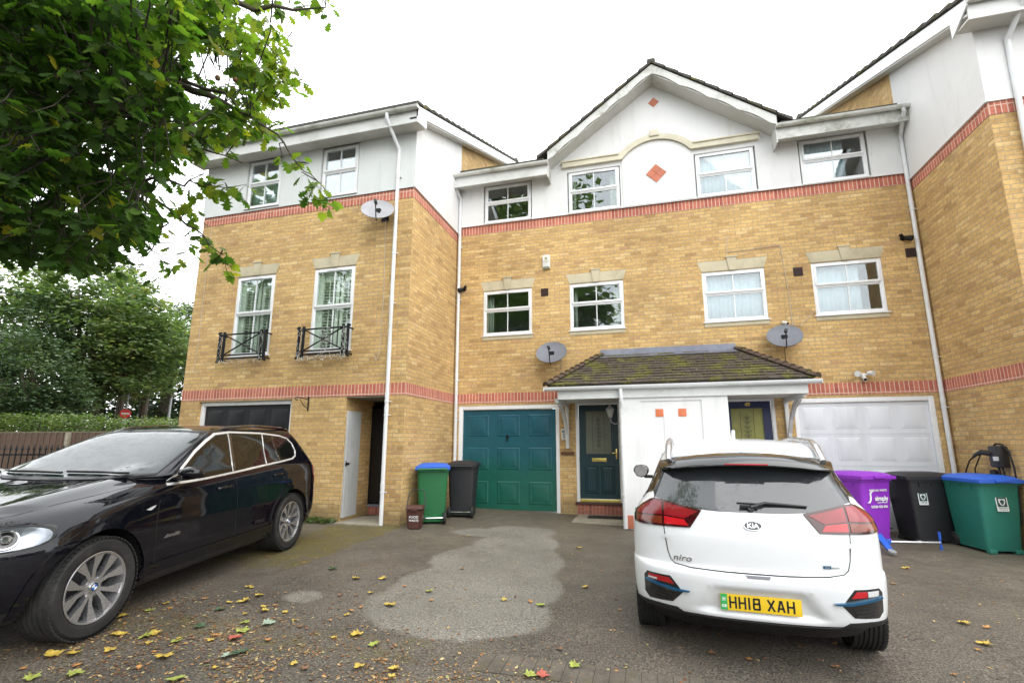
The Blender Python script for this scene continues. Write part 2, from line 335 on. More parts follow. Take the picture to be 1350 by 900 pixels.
# ================================================================ ground
def ground_material():
    m, nt, b = new_mat('wet_speckled_asphalt'); co = objco(nt); sp = nd(nt, 'ShaderNodeSeparateXYZ'); nt.links.new(co, sp.inputs[0]); X, Y = sp.outputs[0], sp.outputs[1]
    ag = noise_(nt, 62, 3, .75, co)
    c = ramp(nt, ag, [(.34, (.040, .036, .032)), (.47, (.085, .075, .064)), (.57, (.145, .131, .112)), (.70, (.26, .235, .20))])
    big = ramp(nt, noise_(nt, .9, 7, .68, co), [(.32, (.62, .60, .57)), (.68, (1.25, 1.2, 1.12))]); c = mixc(nt, 1, c, big, 'MULTIPLY')
    # silt washed over the bays near the houses
    silt = math_(nt, 'MULTIPLY', sstep(nt, math_(nt, 'ADD', Y, math_(nt, 'MULTIPLY', noise_(nt, .8, 5, .6, co), 3.0)), -4.4, .6), .62)
    c = mixc(nt, silt, c, ramp(nt, noise_(nt, 5, 6, .7, co), [(.3, (.085, .074, .052)), (.7, (.17, .15, .105))]))
    # moss growing by the corner of the left house and along the block edging
    def band(v, a, b_, c_, d): return math_(nt, 'MULTIPLY', sstep(nt, v, a, b_), sstep(nt, v, d, c_))
    nz = noise_(nt, 4.5, 7, .75, co); n2 = noise_(nt, 30, 3, .7, co)
    m1 = math_(nt, 'MULTIPLY', band(X, -1.9, -.9, .05, .32), band(Y, -6.6, -4.6, -2.2, -1.9))
    m2 = math_(nt, 'MULTIPLY', band(math_(nt, 'ADD', Y, math_(nt, 'MULTIPLY', X, -.045)), -6.92, -6.8, -6.42, -6.34), sstep(nt, X, 4.4, 2.6))
    m2 = math_(nt, 'MULTIPLY', m2, .84)
    mm = math_(nt, 'MAXIMUM', m1, m2)
    mk = sstep(nt, math_(nt, 'ADD', math_(nt, 'MULTIPLY', mm, .55), math_(nt, 'ADD', math_(nt, 'MULTIPLY', nz, .55), math_(nt, 'MULTIPLY', n2, .2))), .80, 1.0)
    mk = math_(nt, 'MULTIPLY', mk, math_(nt, 'GREATER_THAN', mm, .01))
    c = mixc(nt, math_(nt, 'MULTIPLY', mk, .85), c, ramp(nt, n2, [(.3, (.05, .045, .012)), (.55, (.14, .115, .022)), (.75, (.22, .16, .03))]))
    # the patch where a parked car kept the rain off: an irregular stain with a firm edge
    wob = math_(nt, 'ADD', math_(nt, 'MULTIPLY', math_(nt, 'SUBTRACT', noise_(nt, 2.2, 4, .6, co), .5), .42), math_(nt, 'MULTIPLY', math_(nt, 'SUBTRACT', noise_(nt, 13, 3, .6, co), .5), .08)); pm = None
    for (cx, cy, rx, ry) in ((1.48, -2.30, .46, .34), (2.10, -2.02, .62, .42), (2.28, -2.9, .62, .8), (2.32, -3.9, .86, 1.0), (2.42, -4.9, .92, 1.0), (2.46, -5.55, .92, .72), (.88, -5.75, .19, .17)):
        dx = math_(nt, 'DIVIDE', math_(nt, 'SUBTRACT', X, cx), rx); dy = math_(nt, 'DIVIDE', math_(nt, 'SUBTRACT', Y, cy), ry)
        d = math_(nt, 'SUBTRACT', 1.0, math_(nt, 'SQRT', math_(nt, 'ADD', math_(nt, 'MULTIPLY', dx, dx), math_(nt, 'MULTIPLY', dy, dy)))); d = math_(nt, 'MULTIPLY', d, min(rx, ry))
        pm = d if pm is None else math_(nt, 'MAXIMUM', pm, d)
    pm = sstep(nt, math_(nt, 'ADD', pm, math_(nt, 'MULTIPLY', wob, .55)), -.03, .06)
    dry = ramp(nt, ag, [(.36, (.105, .097, .082)), (.5, (.20, .185, .158)), (.68, (.36, .34, .29))]); dry = mixc(nt, 1, dry, ramp(nt, noise_(nt, 1.3, 6, .7, co), [(.3, (.72,)*3), (.7, (1.12,)*3)]), 'MULTIPLY')
    c = mixc(nt, math_(nt, 'MULTIPLY', pm, .85), c, dry)
    nt.links.new(c, b.inputs['Base Color'])
    r = ramp(nt, noise_(nt, 1.4, 5, .6, co), [(.3, (.42,)*3), (.7, (.78,)*3)]); nt.links.new(r, b.inputs['Roughness']); b.inputs['Specular IOR Level'].default_value = .35
    bump(nt, b, math_(nt, 'ADD', ag, math_(nt, 'MULTIPLY', mk, .8)), 1.0, .009); return m
M['asphalt'] = ground_material()
def speckle(name, c0, c1, c2, rough=.85):
    m, nt, b = new_mat(name); co = objco(nt); ag = noise_(nt, 62, 3, .75, co)
    c = ramp(nt, ag, [(.36, c0), (.5, c1), (.68, c2)]); c = mixc(nt, 1, c, ramp(nt, noise_(nt, 1.7, 6, .7, co), [(.3, (.70,)*3), (.7, (1.15,)*3)]), 'MULTIPLY')
    nt.links.new(c, b.inputs['Base Color']); b.inputs['Roughness'].default_value = rough; bump(nt, b, ag, .6, .005); return m
M['dry'] = speckle('dry_pale_asphalt', (.10, .09, .075), (.19, .175, .145), (.34, .31, .26))
def axis_vals(lo, hi, a, b, st):
    v = [lo, lo*.5+a*.5, a-8, a-3]; x = a
    while x < b+1e-6: v.append(x); x += st
    return v+[b+3, b+8, hi*.5+b*.5, hi]
xs = axis_vals(-400, 400, -14, 14, .5); ys = axis_vals(-400, 600, -15, 3, .5)
g = MB(); gv = [[g.bm.verts.new((x, y, gz(x, y))) for y in ys] for x in xs]
for i in range(len(xs)-1):
    for j in range(len(ys)-1):
        g.bm.faces.new((gv[i][j], gv[i+1][j], gv[i+1][j+1], gv[i][j+1])).smooth = True
tag(g.build('ground', M['asphalt'], sharp=None), kind='structure')
def sheet(name, poly, lift, mat, n=10, wig=.0, seed=0):
    "patch lying on the sloping drive, edge wobbled"
    rnd = random.Random(seed); pts = []
    P_ = poly
    for i in range(len(P_)):
        p0, p1, p2, p3 = P_[i-1], P_[i], P_[(i+1) % len(P_)], P_[(i+2) % len(P_)]
        for k in range(n):
            t = k/n
            q = [.5*((2*p1[a])+(-p0[a]+p2[a])*t+(2*p0[a]-5*p1[a]+4*p2[a]-p3[a])*t*t+(-p0[a]+3*p1[a]-3*p2[a]+p3[a])*t**3) for a in (0, 1)]
            w = wig*noise.noise(Vector((q[0]*5, q[1]*5, seed)))*1.6+wig*.5*noise.noise(Vector((q[0]*21, q[1]*21, seed)))
            pts.append((q[0]+w, q[1]+w*.7))
    mb = MB(); f = mb.face([(x, y, 0) for x, y in pts]); bmesh.ops.triangulate(mb.bm, faces=[f])
    x0 = min(p[0] for p in pts); x1 = max(p[0] for p in pts); y0 = min(p[1] for p in pts); y1 = max(p[1] for p in pts)
    x = x0+.4
    while x < x1: bmesh.ops.bisect_plane(mb.bm, geom=mb.bm.verts[:]+mb.bm.edges[:]+mb.bm.faces[:], plane_co=(x, 0, 0), plane_no=(1, 0, 0)); x += .4
    for v in mb.bm.verts: v.co.z = gz(v.co.x, v.co.y)+lift
    for f in mb.bm.faces:
        f.normal_update()
        if f.normal.z < 0: f.normal_flip()
    return tag(mb.build(name, mat, sharp=None), kind='structure')
#sheet('dry_driveway_patch', [(1.04, -2.64), (1.43, -1.84), (2.17, -1.51), (2.62, -1.75), (2.78, -2.15), (2.80, -2.99), (3.10, -3.9), (3.25, -4.59), (3.33, -5.28), (3.24, -5.86), (2.91, -6.09), (2.45, -6.23), (2.08, -6.28), (1.80, -6.04), (1.60, -5.56), (1.56, -5.18), (1.62, -4.85), (1.46, -4.02), (1.55, -3.43), (1.35, -3.0)], .004, M['dry'], 8, .035, 3)
#sheet('pale_driveway_spot', [(.71, -5.83), (.72, -5.66), (.84, -5.60), (.97, -5.58), (1.05, -5.70), (1.0, -5.8), (.90, -5.92), (.80, -5.84)], .004, M['dry'], 5, .02, 5)
# block paving edging, one course of blocks set flush across the mouth of the drive
def block_mat():
    m, nt, b = new_mat('worn_edging_blocks'); uvn = objco(nt)
    c = ramp(nt, noise_(nt, 6, 5, .7, uvn), [(.3, (.062, .052, .040)), (.7, (.125, .105, .082))])
    c = mixc(nt, 1, c, ramp(nt, noise_(nt, 90, 2, .6, uvn), [(.3, (.7,)*3), (.7, (1.3,)*3)]), 'MULTIPLY')
    mo = sstep(nt, noise_(nt, 7, 6, .75, uvn), .5, .66); c = mixc(nt, math_(nt, 'MULTIPLY', mo, .5), c, (.075, .065, .02))
    nt.links.new(c, b.inputs['Base Color']); b.inputs['Roughness'].default_value = .85; bump(nt, b, noise_(nt, 90, 3, .6, uvn), .5, .004); return m
M['blocks'] = block_mat()
mb = MB(); x = 3.0; rnd = random.Random(5)
while x < 9:
    yt = -6.50+.045*x; w = .1015; dz = rnd.uniform(.0, .004); sk_ = .0045*sin(x)
    for (ya, yb) in ((yt, yt-.135), (yt-.142, yt-.28)):
        a = [Vector((x+.0025, ya, 0)), Vector((x+w, ya+sk_, 0)), Vector((x+w, yb+sk_, 0)), Vector((x+.0025, yb, 0))]
        for p in a: p.z = gz(p.x, p.y)-.03
        if ya == yt: a[2].y = yt-.28; a[3].y = yt-.28; mb.prism(a, (0, 0, .0325+dz*.6)); break
    x += .104
for v in mb.bm.verts: v.co.z += .002*noise.noise(v.co*9)
tag(mb.build('block_edging', M['blocks'], sharp=20), kind='structure')
mb = MB(); mb.prism([(2.80, -.92, gz(3.2, -.5)-.05), (3.76, -.92, gz(3.2, -.5)-.05), (3.76, 0, gz(3.2, -.5)-.05), (2.80, 0, gz(3.2, -.5)-.05)], (0, 0, .075))
tag(mb.build('door_slab', M['concrete'], sharp=20), kind='structure')
mb = MB(); mb.prism([(-1.2, -2.42, -.05), (-.35, -2.42, -.05), (-.35, -1.3, -.05), (-1.2, -1.3, -.05)], (0, 0, .065))
tag(mb.build('alley_slab', M['concrete'], sharp=20), kind='structure')

# ================================================================ houses
def wall_y(mb, y, x0, x1, z0, z1, holes=(), depth=.1, m=0, mrev=None):
    "wall facing -Y with rectangular holes and their reveals"
    X = sorted({x0, x1, *[min(max(h[i], x0), x1) for h in holes for i in (0, 1)]}); Z = sorted({z0, z1, *[min(max(h[i], z0), z1) for h in holes for i in (2, 3)]})
    for i in range(len(X)-1):
        for j in range(len(Z)-1):
            cx, cz = (X[i]+X[i+1])/2, (Z[j]+Z[j+1])/2
            if any(h[0] < cx < h[1] and h[2] < cz < h[3] for h in holes): continue
            mb.face([(X[i], y, Z[j]), (X[i+1], y, Z[j]), (X[i+1], y, Z[j+1]), (X[i], y, Z[j+1])], m)
    mr = m if mrev is None else mrev
    for h in holes:
        a, b, c, d = max(h[0], x0), min(h[1], x1), max(h[2], z0), min(h[3], z1)
        if a >= b or c >= d: continue
        Y = y+(h[4] if len(h) > 4 else depth)
        mb.face([(a, y, c), (a, y, d), (a, Y, d), (a, Y, c)], mr); mb.face([(b, y, d), (b, y, c), (b, Y, c), (b, Y, d)], mr)
        if d >= h[3]-1e-6: mb.face([(a, y, d), (b, y, d), (b, Y, d), (a, Y, d)], mr)
        if c <= h[2]+1e-6: mb.face([(a, y, c), (a, Y, c), (b, Y, c), (b, y, c)], mr)
def window(par, x0, x1, z0, z1, y, zr, inner='dark', sill=True, vent=True, label=None):
    "white framed top-hung window facing -Y, centre glazing bars"
    f = MB(); t = .052; d = .06; U = M['upvc']
    f.box(x0, x0+t, y, y+d, z0, z1, bev=.006); f.box(x1-t, x1, y, y+d, z0, z1, bev=.006)
    f.box(x0+t, x1-t, y+.001, y+d, z0, z0+t, bev=.006); f.box(x0+t, x1-t, y+.001, y+d, z1-t, z1, bev=.006)
    f.box(x0+t, x1-t, y+.002, y+d, zr-.022, zr+.022, bev=.005)
    # opening top sash stands a little proud
    s = .042; a, b, c, e = x0+t-.012, x1-t+.012, zr+.004, z1-t+.012
    for q in ((a, a+s, c, e), (b-s, b, c, e), (a+s, b-s, c, c+s), (a+s, b-s, e-s, e)): f.box(q[0], q[1], y-.016, y+.03, q[2], q[3], bev=.005)
    # bottom light beads
    for q in ((x0+t, x0+t+.02, z0+t, zr-.022), (x1-t-.02, x1-t, z0+t, zr-.022), (x0+t+.02, x1-t-.02, z0+t, z0+t+.02), (x0+t+.02, x1-t-.02, zr-.042, zr-.022)): f.box(q[0], q[1], y+.012, y+.04, q[2], q[3])
    xm = (x0+x1)/2
    f.box(xm-.009, xm+.009, y+.001, y+.03, c+s, e-s); f.box(xm-.009, xm+.009, y+.018, y+.04, z0+t+.02, zr-.042)
    if vent: f.box(xm-.17, xm+.17, y-.026, y+.0, e-.03, e+.002, bev=.004)
    w = f.build('window', U, par); 
    if label: w['label'] = label
    p = MB(); p.box(a+s, b-s, y+.008, y+.016, c+s, e-s); p.build('pane', M['glass_clear' if inner == 'shutters' else 'glass'], w)
    p = MB(); p.box(x0+t+.02, x1-t-.02, y+.024, y+.032, z0+t+.02, zr-.042); p.build('pane', M['glass_clear' if inner == 'shutters' else 'glass'], w)
    if sill:
        q = MB(); q.prism([(x0-.03, y-.05, z0-.022), (x0-.03, y+.05, z0-.012), (x0-.03, y+.05, z0+.004), (x0-.03, y-.05, z0-.004)], (x1-x0+.06, 0, 0)); q.build('sill', U, w)
    r = MB(); o = .25                                     # the room behind
    r.box(x0-o, x1+o, y+.075, y+2.0, z0-.35, z1+.3)
    for fc in list(r.bm.faces):
        if fc.calc_center_median().y < y+.1: r.bm.faces.remove(fc)
    # jambs close the gap between frame and room
    r.box(x0-o, x0+.03, y+.062, y+.074, z0-.3, z1+.2); r.box(x1-.03, x1+o, y+.062, y+.074, z0-.3, z1+.2)
    r.box(x0+.03, x1-.03, y+.062, y+.074, z0-.3, z0+.03); r.box(x0+.03, x1-.03, y+.062, y+.074, z1-.03, z1+.25)
    r.build('room', M['room'], w)
    def hang(mat, xa, xb, za, zb, yy, nm='curtain', amp=.02, n=None):
        cu = MB(); n = n or max(8, int((xb-xa)/.012)); pv = None
        for i in range(n+1):
            xx = xa+(xb-xa)*i/n; yy_ = yy+amp*sin(i*.9)+amp*.5*sin(i*.37)
            v = (cu.bm.verts.new((xx, yy_, za)), cu.bm.verts.new((xx, yy_, zb)))
            if pv: cu.bm.faces.new((pv[0], v[0], v[1], pv[1])).smooth = True
            pv = v
        ob = cu.build(nm, mat, w, sharp=None); so_ = ob.modifiers.new('s', 'SOLIDIFY'); so_.thickness = .004
    if inner == 'curtain': hang(M['curtain'], x0+.03, x0+.2, z0, z1, y+.2)
    elif inner == 'curtains': hang(M['curtain'], x0+.03, x0+.14, z0, z1, y+.2); hang(M['curtain'], x1-.22, x1-.03, z0, z1, y+.2)
    elif inner == 'pale_sheet': hang(M['pale_sheet'], x0+.03, x1-.03, z0, z1, y+.12, 'pale_blue_sheet', .008)  # sheet behind the glass in place of its sky reflection
    elif inner == 'half_pale_sheet': hang(M['pale_sheet'], x0+.03, x0+.70*(x1-x0), z0, z1, y+.12, 'pale_blue_sheet', .008)
    elif inner == 'blind': hang(M['pale_sheet'], x0+.03, x1-.03, z0, zr+.1, y+.12, 'blind', .002)
    elif inner == 'shutters':
        sh = MB(); Y = y+.125
        for (xa, xb) in ((x0+.10, x0+.52), (x0+.56, x1-.03)):
            sh.box(xa, xa+.07, Y-.012, Y+.012, z0, z1); sh.box(xb-.07, xb, Y-.012, Y+.012, z0, z1); sh.box((xa+xb)/2-.008, (xa+xb)/2+.008, Y-.03, Y-.02, z0+.1, z1-.2)
            z = z0+.08
            while z < z1-.22:
                sh.box(xa+.07, xb-.07, -.032, .032, -.004, .004, M=Matrix.Translation((0, Y, z)) @ Matrix.Rotation(radians(-12), 4, 'X')); z += .062
            sh.box(xa+.04, xb-.04, Y-.012, Y+.012, z1-.24, z1)
        sh.box(x0+.02, x0+.18, Y-.05, Y-.03, z0, z1)
        sh.build('shutters', M['shutter'], w)
    return w
def lintel(par, x0, x1, z0, z1, y, sill_z=None):
    l = MB(); xm = (x0+x1)/2
    l.prism([(x0, y-.006, z0), (x1, y-.006, z0), (x1+.075, y-.006, z1), (x0-.075, y-.006, z1)], (0, .05, 0))
    l.build('lintel', M['stone'], par, sharp=20)
    k = MB(); k.prism([(xm-.055, y-.03, z0-.01), (xm+.055, y-.03, z0-.01), (xm+.10, y-.03, z1+.05), (xm-.10, y-.03, z1+.05)], (0, .06, 0))
    k.box(xm-.115, xm+.115, y-.042, y+.01, z1+.05, z1+.075); k.build('keystone', M['stone'], par, sharp=20)
    if sill_z:
        s = MB(); s.box(x0-.01, x1+.01, y-.012, y+.05, sill_z-.095, sill_z-.004, bev=.004); s.build('stone_sill', M['stone'], par, sharp=20)
def gutter_x(mb, x0, x1, y, z, r=.055):
    pts = [(y-r, z)]+[(y-r*cos(a), z-r*1.15*sin(a)) for a in [pi*k/10 for k in range(1, 10)]]+[(y+r, z)]
    pts += [(y+r-.007, z)]+[(y-(r-.007)*cos(a), z-(r-.007)*1.1*sin(a)) for a in [pi*k/10 for k in range(9, 0, -1)]]+[(y-r+.007, z)]
    mb.prism([(x0, a, b) for a, b in pts], (x1-x0, 0, 0))
    mb.box(x0-.006, x0+.002, y-r-.004, y+r+.004, z-r*1.15, z+.004); mb.box(x1-.002, x1+.006, y-r-.004, y+r+.004, z-r*1.15, z+.004)
    x = x0+.7
    while x < x1-.3: mb.prism([(x, a+(.004 if a > y else -.004), b-.004) for a, b in pts[:11]], (.035, 0, 0)); x += .9
def roof_slab(mb, x0, x1, ya, za, yb, zb, t=.05, rows=20):
    "tiled slope as overlapping courses, running in x; (ya,za) eave to (yb,zb) ridge"
    dy, dz = (yb-ya)/rows, (zb-za)/rows
    for i in range(rows):
        y0_, z0_ = ya+dy*i, za+dz*i
        mb.prism([(x0, y0_, z0_-t*.3), (x0, y0_+dy*1.12, z0_+dz*1.12-t*.75), (x0, y0_+dy*1.12, z0_+dz*1.12-t*.1), (x0, y0_, z0_+t*.7)], (x1-x0, 0, 0))
def side_roof(par, nm, x0, x1, ye, ze, yr, zr, yback):
    mb = MB(); roof_slab(mb, x0, x1, ye, ze, yr, zr, .06, 22); roof_slab(mb, x0, x1, yback, ze, yr, zr, .06, 12)
    mb.box(x0, x1, yr-.12, yr+.12, zr-.06, zr+.07, bev=.03); return mb.build(nm, M['tile'], par, sharp=20)
SL = .446
# ---------------- middle pair of houses
H = empty('terraced_house', (4.69, 0, 0), 0, 'yellow brick middle pair of houses with white rendered gable and a shared mossy porch', 'house')
GX = 4.69
w = MB(); up_h = [(.66, 1.86, 6.53, 7.9), (2.70, 3.90, 6.53, 7.60), (5.48, 6.70, 6.53, 7.60), (7.50, 8.74, 6.53, 7.9)]
gh = [(.13, 2.42, -.6, 2.215), (2.77, 3.71, -.6, 2.255), (5.67, 6.61, -.6, 2.255), (6.94, 9.20, -.6, 2.215)]
fh = [(.68, 1.84, 3.80, 4.865), (2.70, 3.87, 3.80, 4.865), (5.47, 6.66, 3.80, 4.865), (7.50, 8.70, 3.80, 4.865)]
w.bm.loops.layers.uv.verify()
wall_y(w, 0, 0, 9.37, -.6, 6.52, [h+(.16,) for h in gh]+[h+(.09,) for h in fh], .1)
w.build('wall', M['brick'], H, uv=True, sharp=20)
for q in ((-.004, 2.27, 2.49), (-.006, 6.30, 6.515)): w = MB(); w.box(0, 9.37, q[0], -.0005, q[1], q[2]); w.build('brick_band', M['soldier'], H, uv=True, sharp=20)
w = MB(); wall_y(w, -.03, 0, 9.37, 6.515, 7.56, up_h, .06)
za = 9.72; sl = .731; zt = lambda x: za-.11-sl*abs(x-GX)
w.prism([(2.25, -.03, 7.56), (7.13, -.03, 7.56), (7.13, -.03, zt(7.13)), (GX, -.03, za-.11), (2.25, -.03, zt(2.25))], (0, .1, 0))
w.prism([(0, -.03, 7.56), (2.25, -.03, 7.56), (2.25, -.03, 7.62), (0, -.03, 7.62)], (0, .1, 0)); w.prism([(7.13, -.03, 7.56), (9.37, -.03, 7.56), (9.37, -.03, 7.62), (7.13, -.03, 7.62)], (0, .1, 0))
w.box(-.0, 9.37, -.045, -.028, 6.512, 6.53)
w.build('render_wall', M['render'], H, sharp=20)
# arched centre panel
arc = lambda R, n=16: [(GX+R*sin(a), 7.12+R*cos(a)) for a in [(-.93+1.86*k/n) for k in range(n+1)]]
w = MB(); pa = [p for p in arc(.905) if p[1] > 7.66]
w.prism([(3.955, -.052, 6.532), (5.425, -.052, 6.532), (5.425, -.052, 7.66)]+[(x, -.052, z) for x, z in pa[::-1]]+[(3.955, -.052, 7.66)], (0, .02, 0)); w.build('render_panel', M['render'], H, sharp=20)
w = MB(); a1 = [p for p in arc(.91, 24) if p[1] > 7.665]; a2 = [p for p in arc(1.04, 24) if p[1] > 7.76]
lo = [(2.60, 7.665), (3.955, 7.665)]+a1[1:-1]+[(5.425, 7.665), (6.78, 7.665)]; hi = [(6.78, 7.785), (5.55, 7.785)]+a2[::-1][1:-1]+[(3.83, 7.785), (2.60, 7.785)]
w.prism([(x, -.10, z) for x, z in lo+hi], (0, .08, 0)); w.box(2.57, 3.90, -.125, -.03, 7.785, 7.815); w.box(5.48, 6.81, -.125, -.03, 7.785, 7.815); w.box(GX-.11, GX+.09, -.13, -.02, 8.10, 8.25, bev=.005)
w.build('arched_moulding', M['stone_pale'], H, sharp=25)
M['redtile'] = pmat('red_clay_tile', (.50, .16, .09), .7, .15, 7)
def diamond(cx, cz, r, quad, nm='diamond_tile'):
    w = MB(); R45 = Matrix.Translation((cx, 0, cz)) @ Matrix.Rotation(radians(45), 4, 'Y'); s = r*.7071
    if quad:
        for a in (-1, 1):
            for b in (-1, 1): w.box(min(0, a*s)+.003, max(0, a*s)-.003, -.066 if quad == 1 else -.04, -.02, min(0, b*s)+.003, max(0, b*s)-.003, M=R45)
    else: w.box(-s, s, -.042, -.02, -s, s, M=R45)
    w.build(nm, M['redtile'], H, sharp=20)
diamond(4.68, 7.225, .22, 1); diamond(4.71, 8.985, .115, 0)
window(H, .69, 1.83, 6.55, 7.50, -.005, 7.06, 'dark', vent=False); window(H, 2.73, 3.88, 6.55, 7.56, -.005, 7.06, 'curtains'); window(H, 5.51, 6.67, 6.55, 7.56, -.005, 7.06, 'pale_sheet', vent=False); window(H, 7.53, 8.71, 6.55, 7.52, -.005, 7.06, 'half_pale_sheet', vent=False)
for (a, b, c, d), inn in zip(fh, ('curtain', 'curtains', 'pale_sheet', 'half_pale_sheet')):
    window(H, a, b, c+.005, d, .012, 4.40, inn, vent=b < 5); lintel(H, a, b, 4.88, 5.095, 0, 3.795)
# eaves either side of the gable
def eave(par, x0, x1, yw, ye, zf0, zf1, zs, rot=False, gm='gutter'):
    w = MB(); w.box(x0, x1, ye, ye+.02, zf0, zf1); w.build('fascia', M['fascia_rot' if rot else 'fascia'], par, sharp=20)
    w = MB(); w.prism([(x0+.002, ye+.02, zf0+.01), (x0+.002, yw, zs), (x0+.002, yw, zs+.03), (x0+.002, ye+.02, zf0+.04)], (x1-x0-.004, 0, 0)); w.build('soffit', M['soffit'], par, sharp=20)
    w = MB(); gutter_x(w, x0-.02, x1+.02, ye-.056, zf1+.03); w.build('gutter', M[gm], par, sharp=30)
eave(H, .0, 2.30, -.03, -.36, 7.40, 7.66, 7.50, False); eave(H, 7.06, 9.35, -.03, -.36, 7.42, 7.68, 7.52, True)
for q in ((2.30, 7.33), (7.035, 7.35)): w = MB(); w.box(q[0], q[0]+.025, -.37, -.03, q[1], q[1]+.37); w.build('eave_end', M['fascia_rot'], H, sharp=20)
mb = MB(); roof_slab(mb, 0.2, 2.24, -.42, 7.73, 4.6, 7.73+SL*5.02, .06, 16); roof_slab(mb, 7.12, 9.15, -.42, 7.73, 4.6, 7.73+SL*5.02, .06, 16); roof_slab(mb, 2.24, 7.12, .2, 7.73+SL*.62, 4.6, 7.73+SL*5.02, .06, 16); roof_slab(mb, 0.2, 9.15, 9.4, 7.73, 4.6, 7.73+SL*5.02, .06, 10)
def rake(mb, s, x_end, yf, yb, ztop, n, t=.05):
    dx = (x_end-GX)/n
    for i in range(n):
        xa, xb = GX+dx*i, GX+dx*(i+1.10); z1 = ztop-sl*abs(xa-GX); z2 = ztop-sl*abs(xb-GX)
        mb.prism([(xa, yf, z1-t), (xb, yf, z2-t*.9), (xb, yf, z2+t*.55), (xa, yf, z1-.005)], (0, yb-yf, 0))
rake(mb, 1, 7.32, -.46, 4.6, za, 10); rake(mb, -1, 2.10, -.46, 4.6, za, 10); mb.box(GX-.09, GX+.09, -.47, 4.5, za-.05, za+.05, bev=.03)
mb.build('roof', M['tile'], H, sharp=20)
# scalloped bargeboards and the sloping soffit behind them
for s, xe in ((-1, 2.32), (1, 7.06)):
    L_ = abs(xe-GX); top = lambda d: (GX+s*d, za-.075-sl*d); n = 60; bot = []
    for k in range(n+1):
        d = L_*k/n; ph = (d/.56) % 1.0; sc = .045*sin(pi*ph)
        bot.append((GX+s*d, za-.075-sl*d-.23+sc))
    w = MB(); w.prism([(p[0], -.425, p[1]) for p in [top(0), top(L_)]+bot[::-1]], (0, .022, 0)); w.build('bargeboard', M['fascia_rot'], H, sharp=20)
    w = MB(); w.prism([(GX, -.40, za-.30), (GX+s*L_, -.40, za-.30-sl*L_), (GX+s*L_, -.40, za-.27-sl*L_), (GX, -.40, za-.27)], (0, .37, 0)); w.build('soffit', M['soffit'], H, sharp=20)
# downpipes with swan necks and clips
def downpipe(par, top, x, y, ztop, zbot, x2=None, clips=(1.0, 2.9, 4.9, 6.1), r=.036, name='downpipe', side=1):
    x2 = x if x2 is None else x2
    mb = MB(); mb.tube([top, (top[0], top[1], top[2]-.10), (x, y, ztop+.0), (x, y, ztop-.12), (x2, y, zbot+.06), (x2, y, zbot)], r, 14)
    for c in clips:
        t = (ztop-c)/(ztop-zbot); xx = x+(x2-x)*t
        mb.tube([(xx, y, c-.02), (xx, y, c+.02)], r+.006, 14); mb.box(xx, xx+.075*side, y-.008, y+.03, c-.008, c+.008)
        mb.tube([(xx, y, c+.05), (xx, y, c+.16)], r+.004, 14)
    return mb.build(name, M['pipe'], par, sharp=35)
downpipe(H, (.02, -.41, 7.66), .075, -.055, 7.25, gz(.1, 0)-.02, clips=(1.9, 2.8, 4.7, 6.0))
downpipe(H, (9.24, -.41, 7.68), 9.30, -.055, 7.28, -.2, clips=(2.0, 2.9, 5.75), side=1)
w = MB()
for (x, z) in ((2.05, 4.64), (7.18, 4.63), (9.11, 4.82)):
    w.box(x, x+.17, -.008, .01, z, z+.18)
    for k in range(6): w.box(x+.012, x+.158, -.016, -.007, z+.02+k*.026, z+.034+k*.026)
w.build('air_vent', M['dark_hole'], H, sharp=20)
# garage doors
def panel_teal(name, x0, x1, z0, z1, y, mat, cols, rows_, fr_mat, fx0, fx1, ftop, kind=0, handle=None, label=None):
    f = MB(); f.box(fx0, x0, y-.045, y+.05, z0-.1, ftop, bev=.005); f.box(x1, fx1, y-.045, y+.05, z0-.1, ftop, bev=.005); f.box(x0, x1, y-.044, y+.05, z1, ftop, bev=.005)
    fr = f.build('garage_frame', M['upvc'], H if fx0 > -1 else HL, sharp=25)
    d = MB(); d.box(x0+.004, x1-.004, y, y+.04, z0, z1-.01); O = Vector((0, y, 0)); U, V, N = Vector((1, 0, 0)), Vector((0, 0, 1)), Vector((0, -1, 0))
    W_, H_ = (x1-x0), (z1-z0)
    if kind == 0:
        # sunk moulding ring then a pyramid field
        for c in range(cols):
            for r in range(rows_):
                a = x0+W_*(c+.5)/cols; b = z0+H_*(r+.5)/rows_; hw, hh = W_/cols*.36, H_/rows_*.33
                for k in (0,):
                    d.frustum(O, U, V, N, a-hw, a+hw, b-hh, b+hh, .020, .010)
                    d.frustum(O+N*.0141, U, V, N, a-hw+.075, a+hw-.075, b-hh+.06, b+hh-.06, .05, .010)
    else:
        rz = [z0, z0+H_*.25, z0+H_*.50, z0+H_*.75, z1-.01]
        for r in range(4):
            if r: d.box(x0+.01, x1-.01, y-.006, y, rz[r]-.004, rz[r]+.004)
            for c in range(cols):
                a = x0+W_*(c+.5)/cols; hw = W_/cols*.37
                d.frustum(O, U, V, N, a-hw, a+hw, rz[r]+.08, rz[r+1]-.08, .018, .005); d.frustum(O+N*.0051, U, V, N, a-hw+.03, a+hw-.03, rz[r]+.11, rz[r+1]-.11, .03, .006)
    g_ = d.build('garage_door', mat, H if fx0 > -1 else HL, sharp=15)
    if label: g_['label'] = label
    if handle:
        h = MB(); h.box(handle[0]-.03, handle[0]+.03, y-.03, y-.003, handle[1]-.02, handle[1]+.05, bev=.01); h.box(handle[0]+.0, handle[0]+.02, y-.06, y-.028, handle[1]-.09, handle[1]+.03, bev=.006); h.build('handle', M['black_metal'], g_)
    return g_
M['teal'] = pmat('faded_teal_paint', (.010, .135, .150), .42, .13, 1.2, dirt=(.03, .20, .19), dirt_amt=.35)
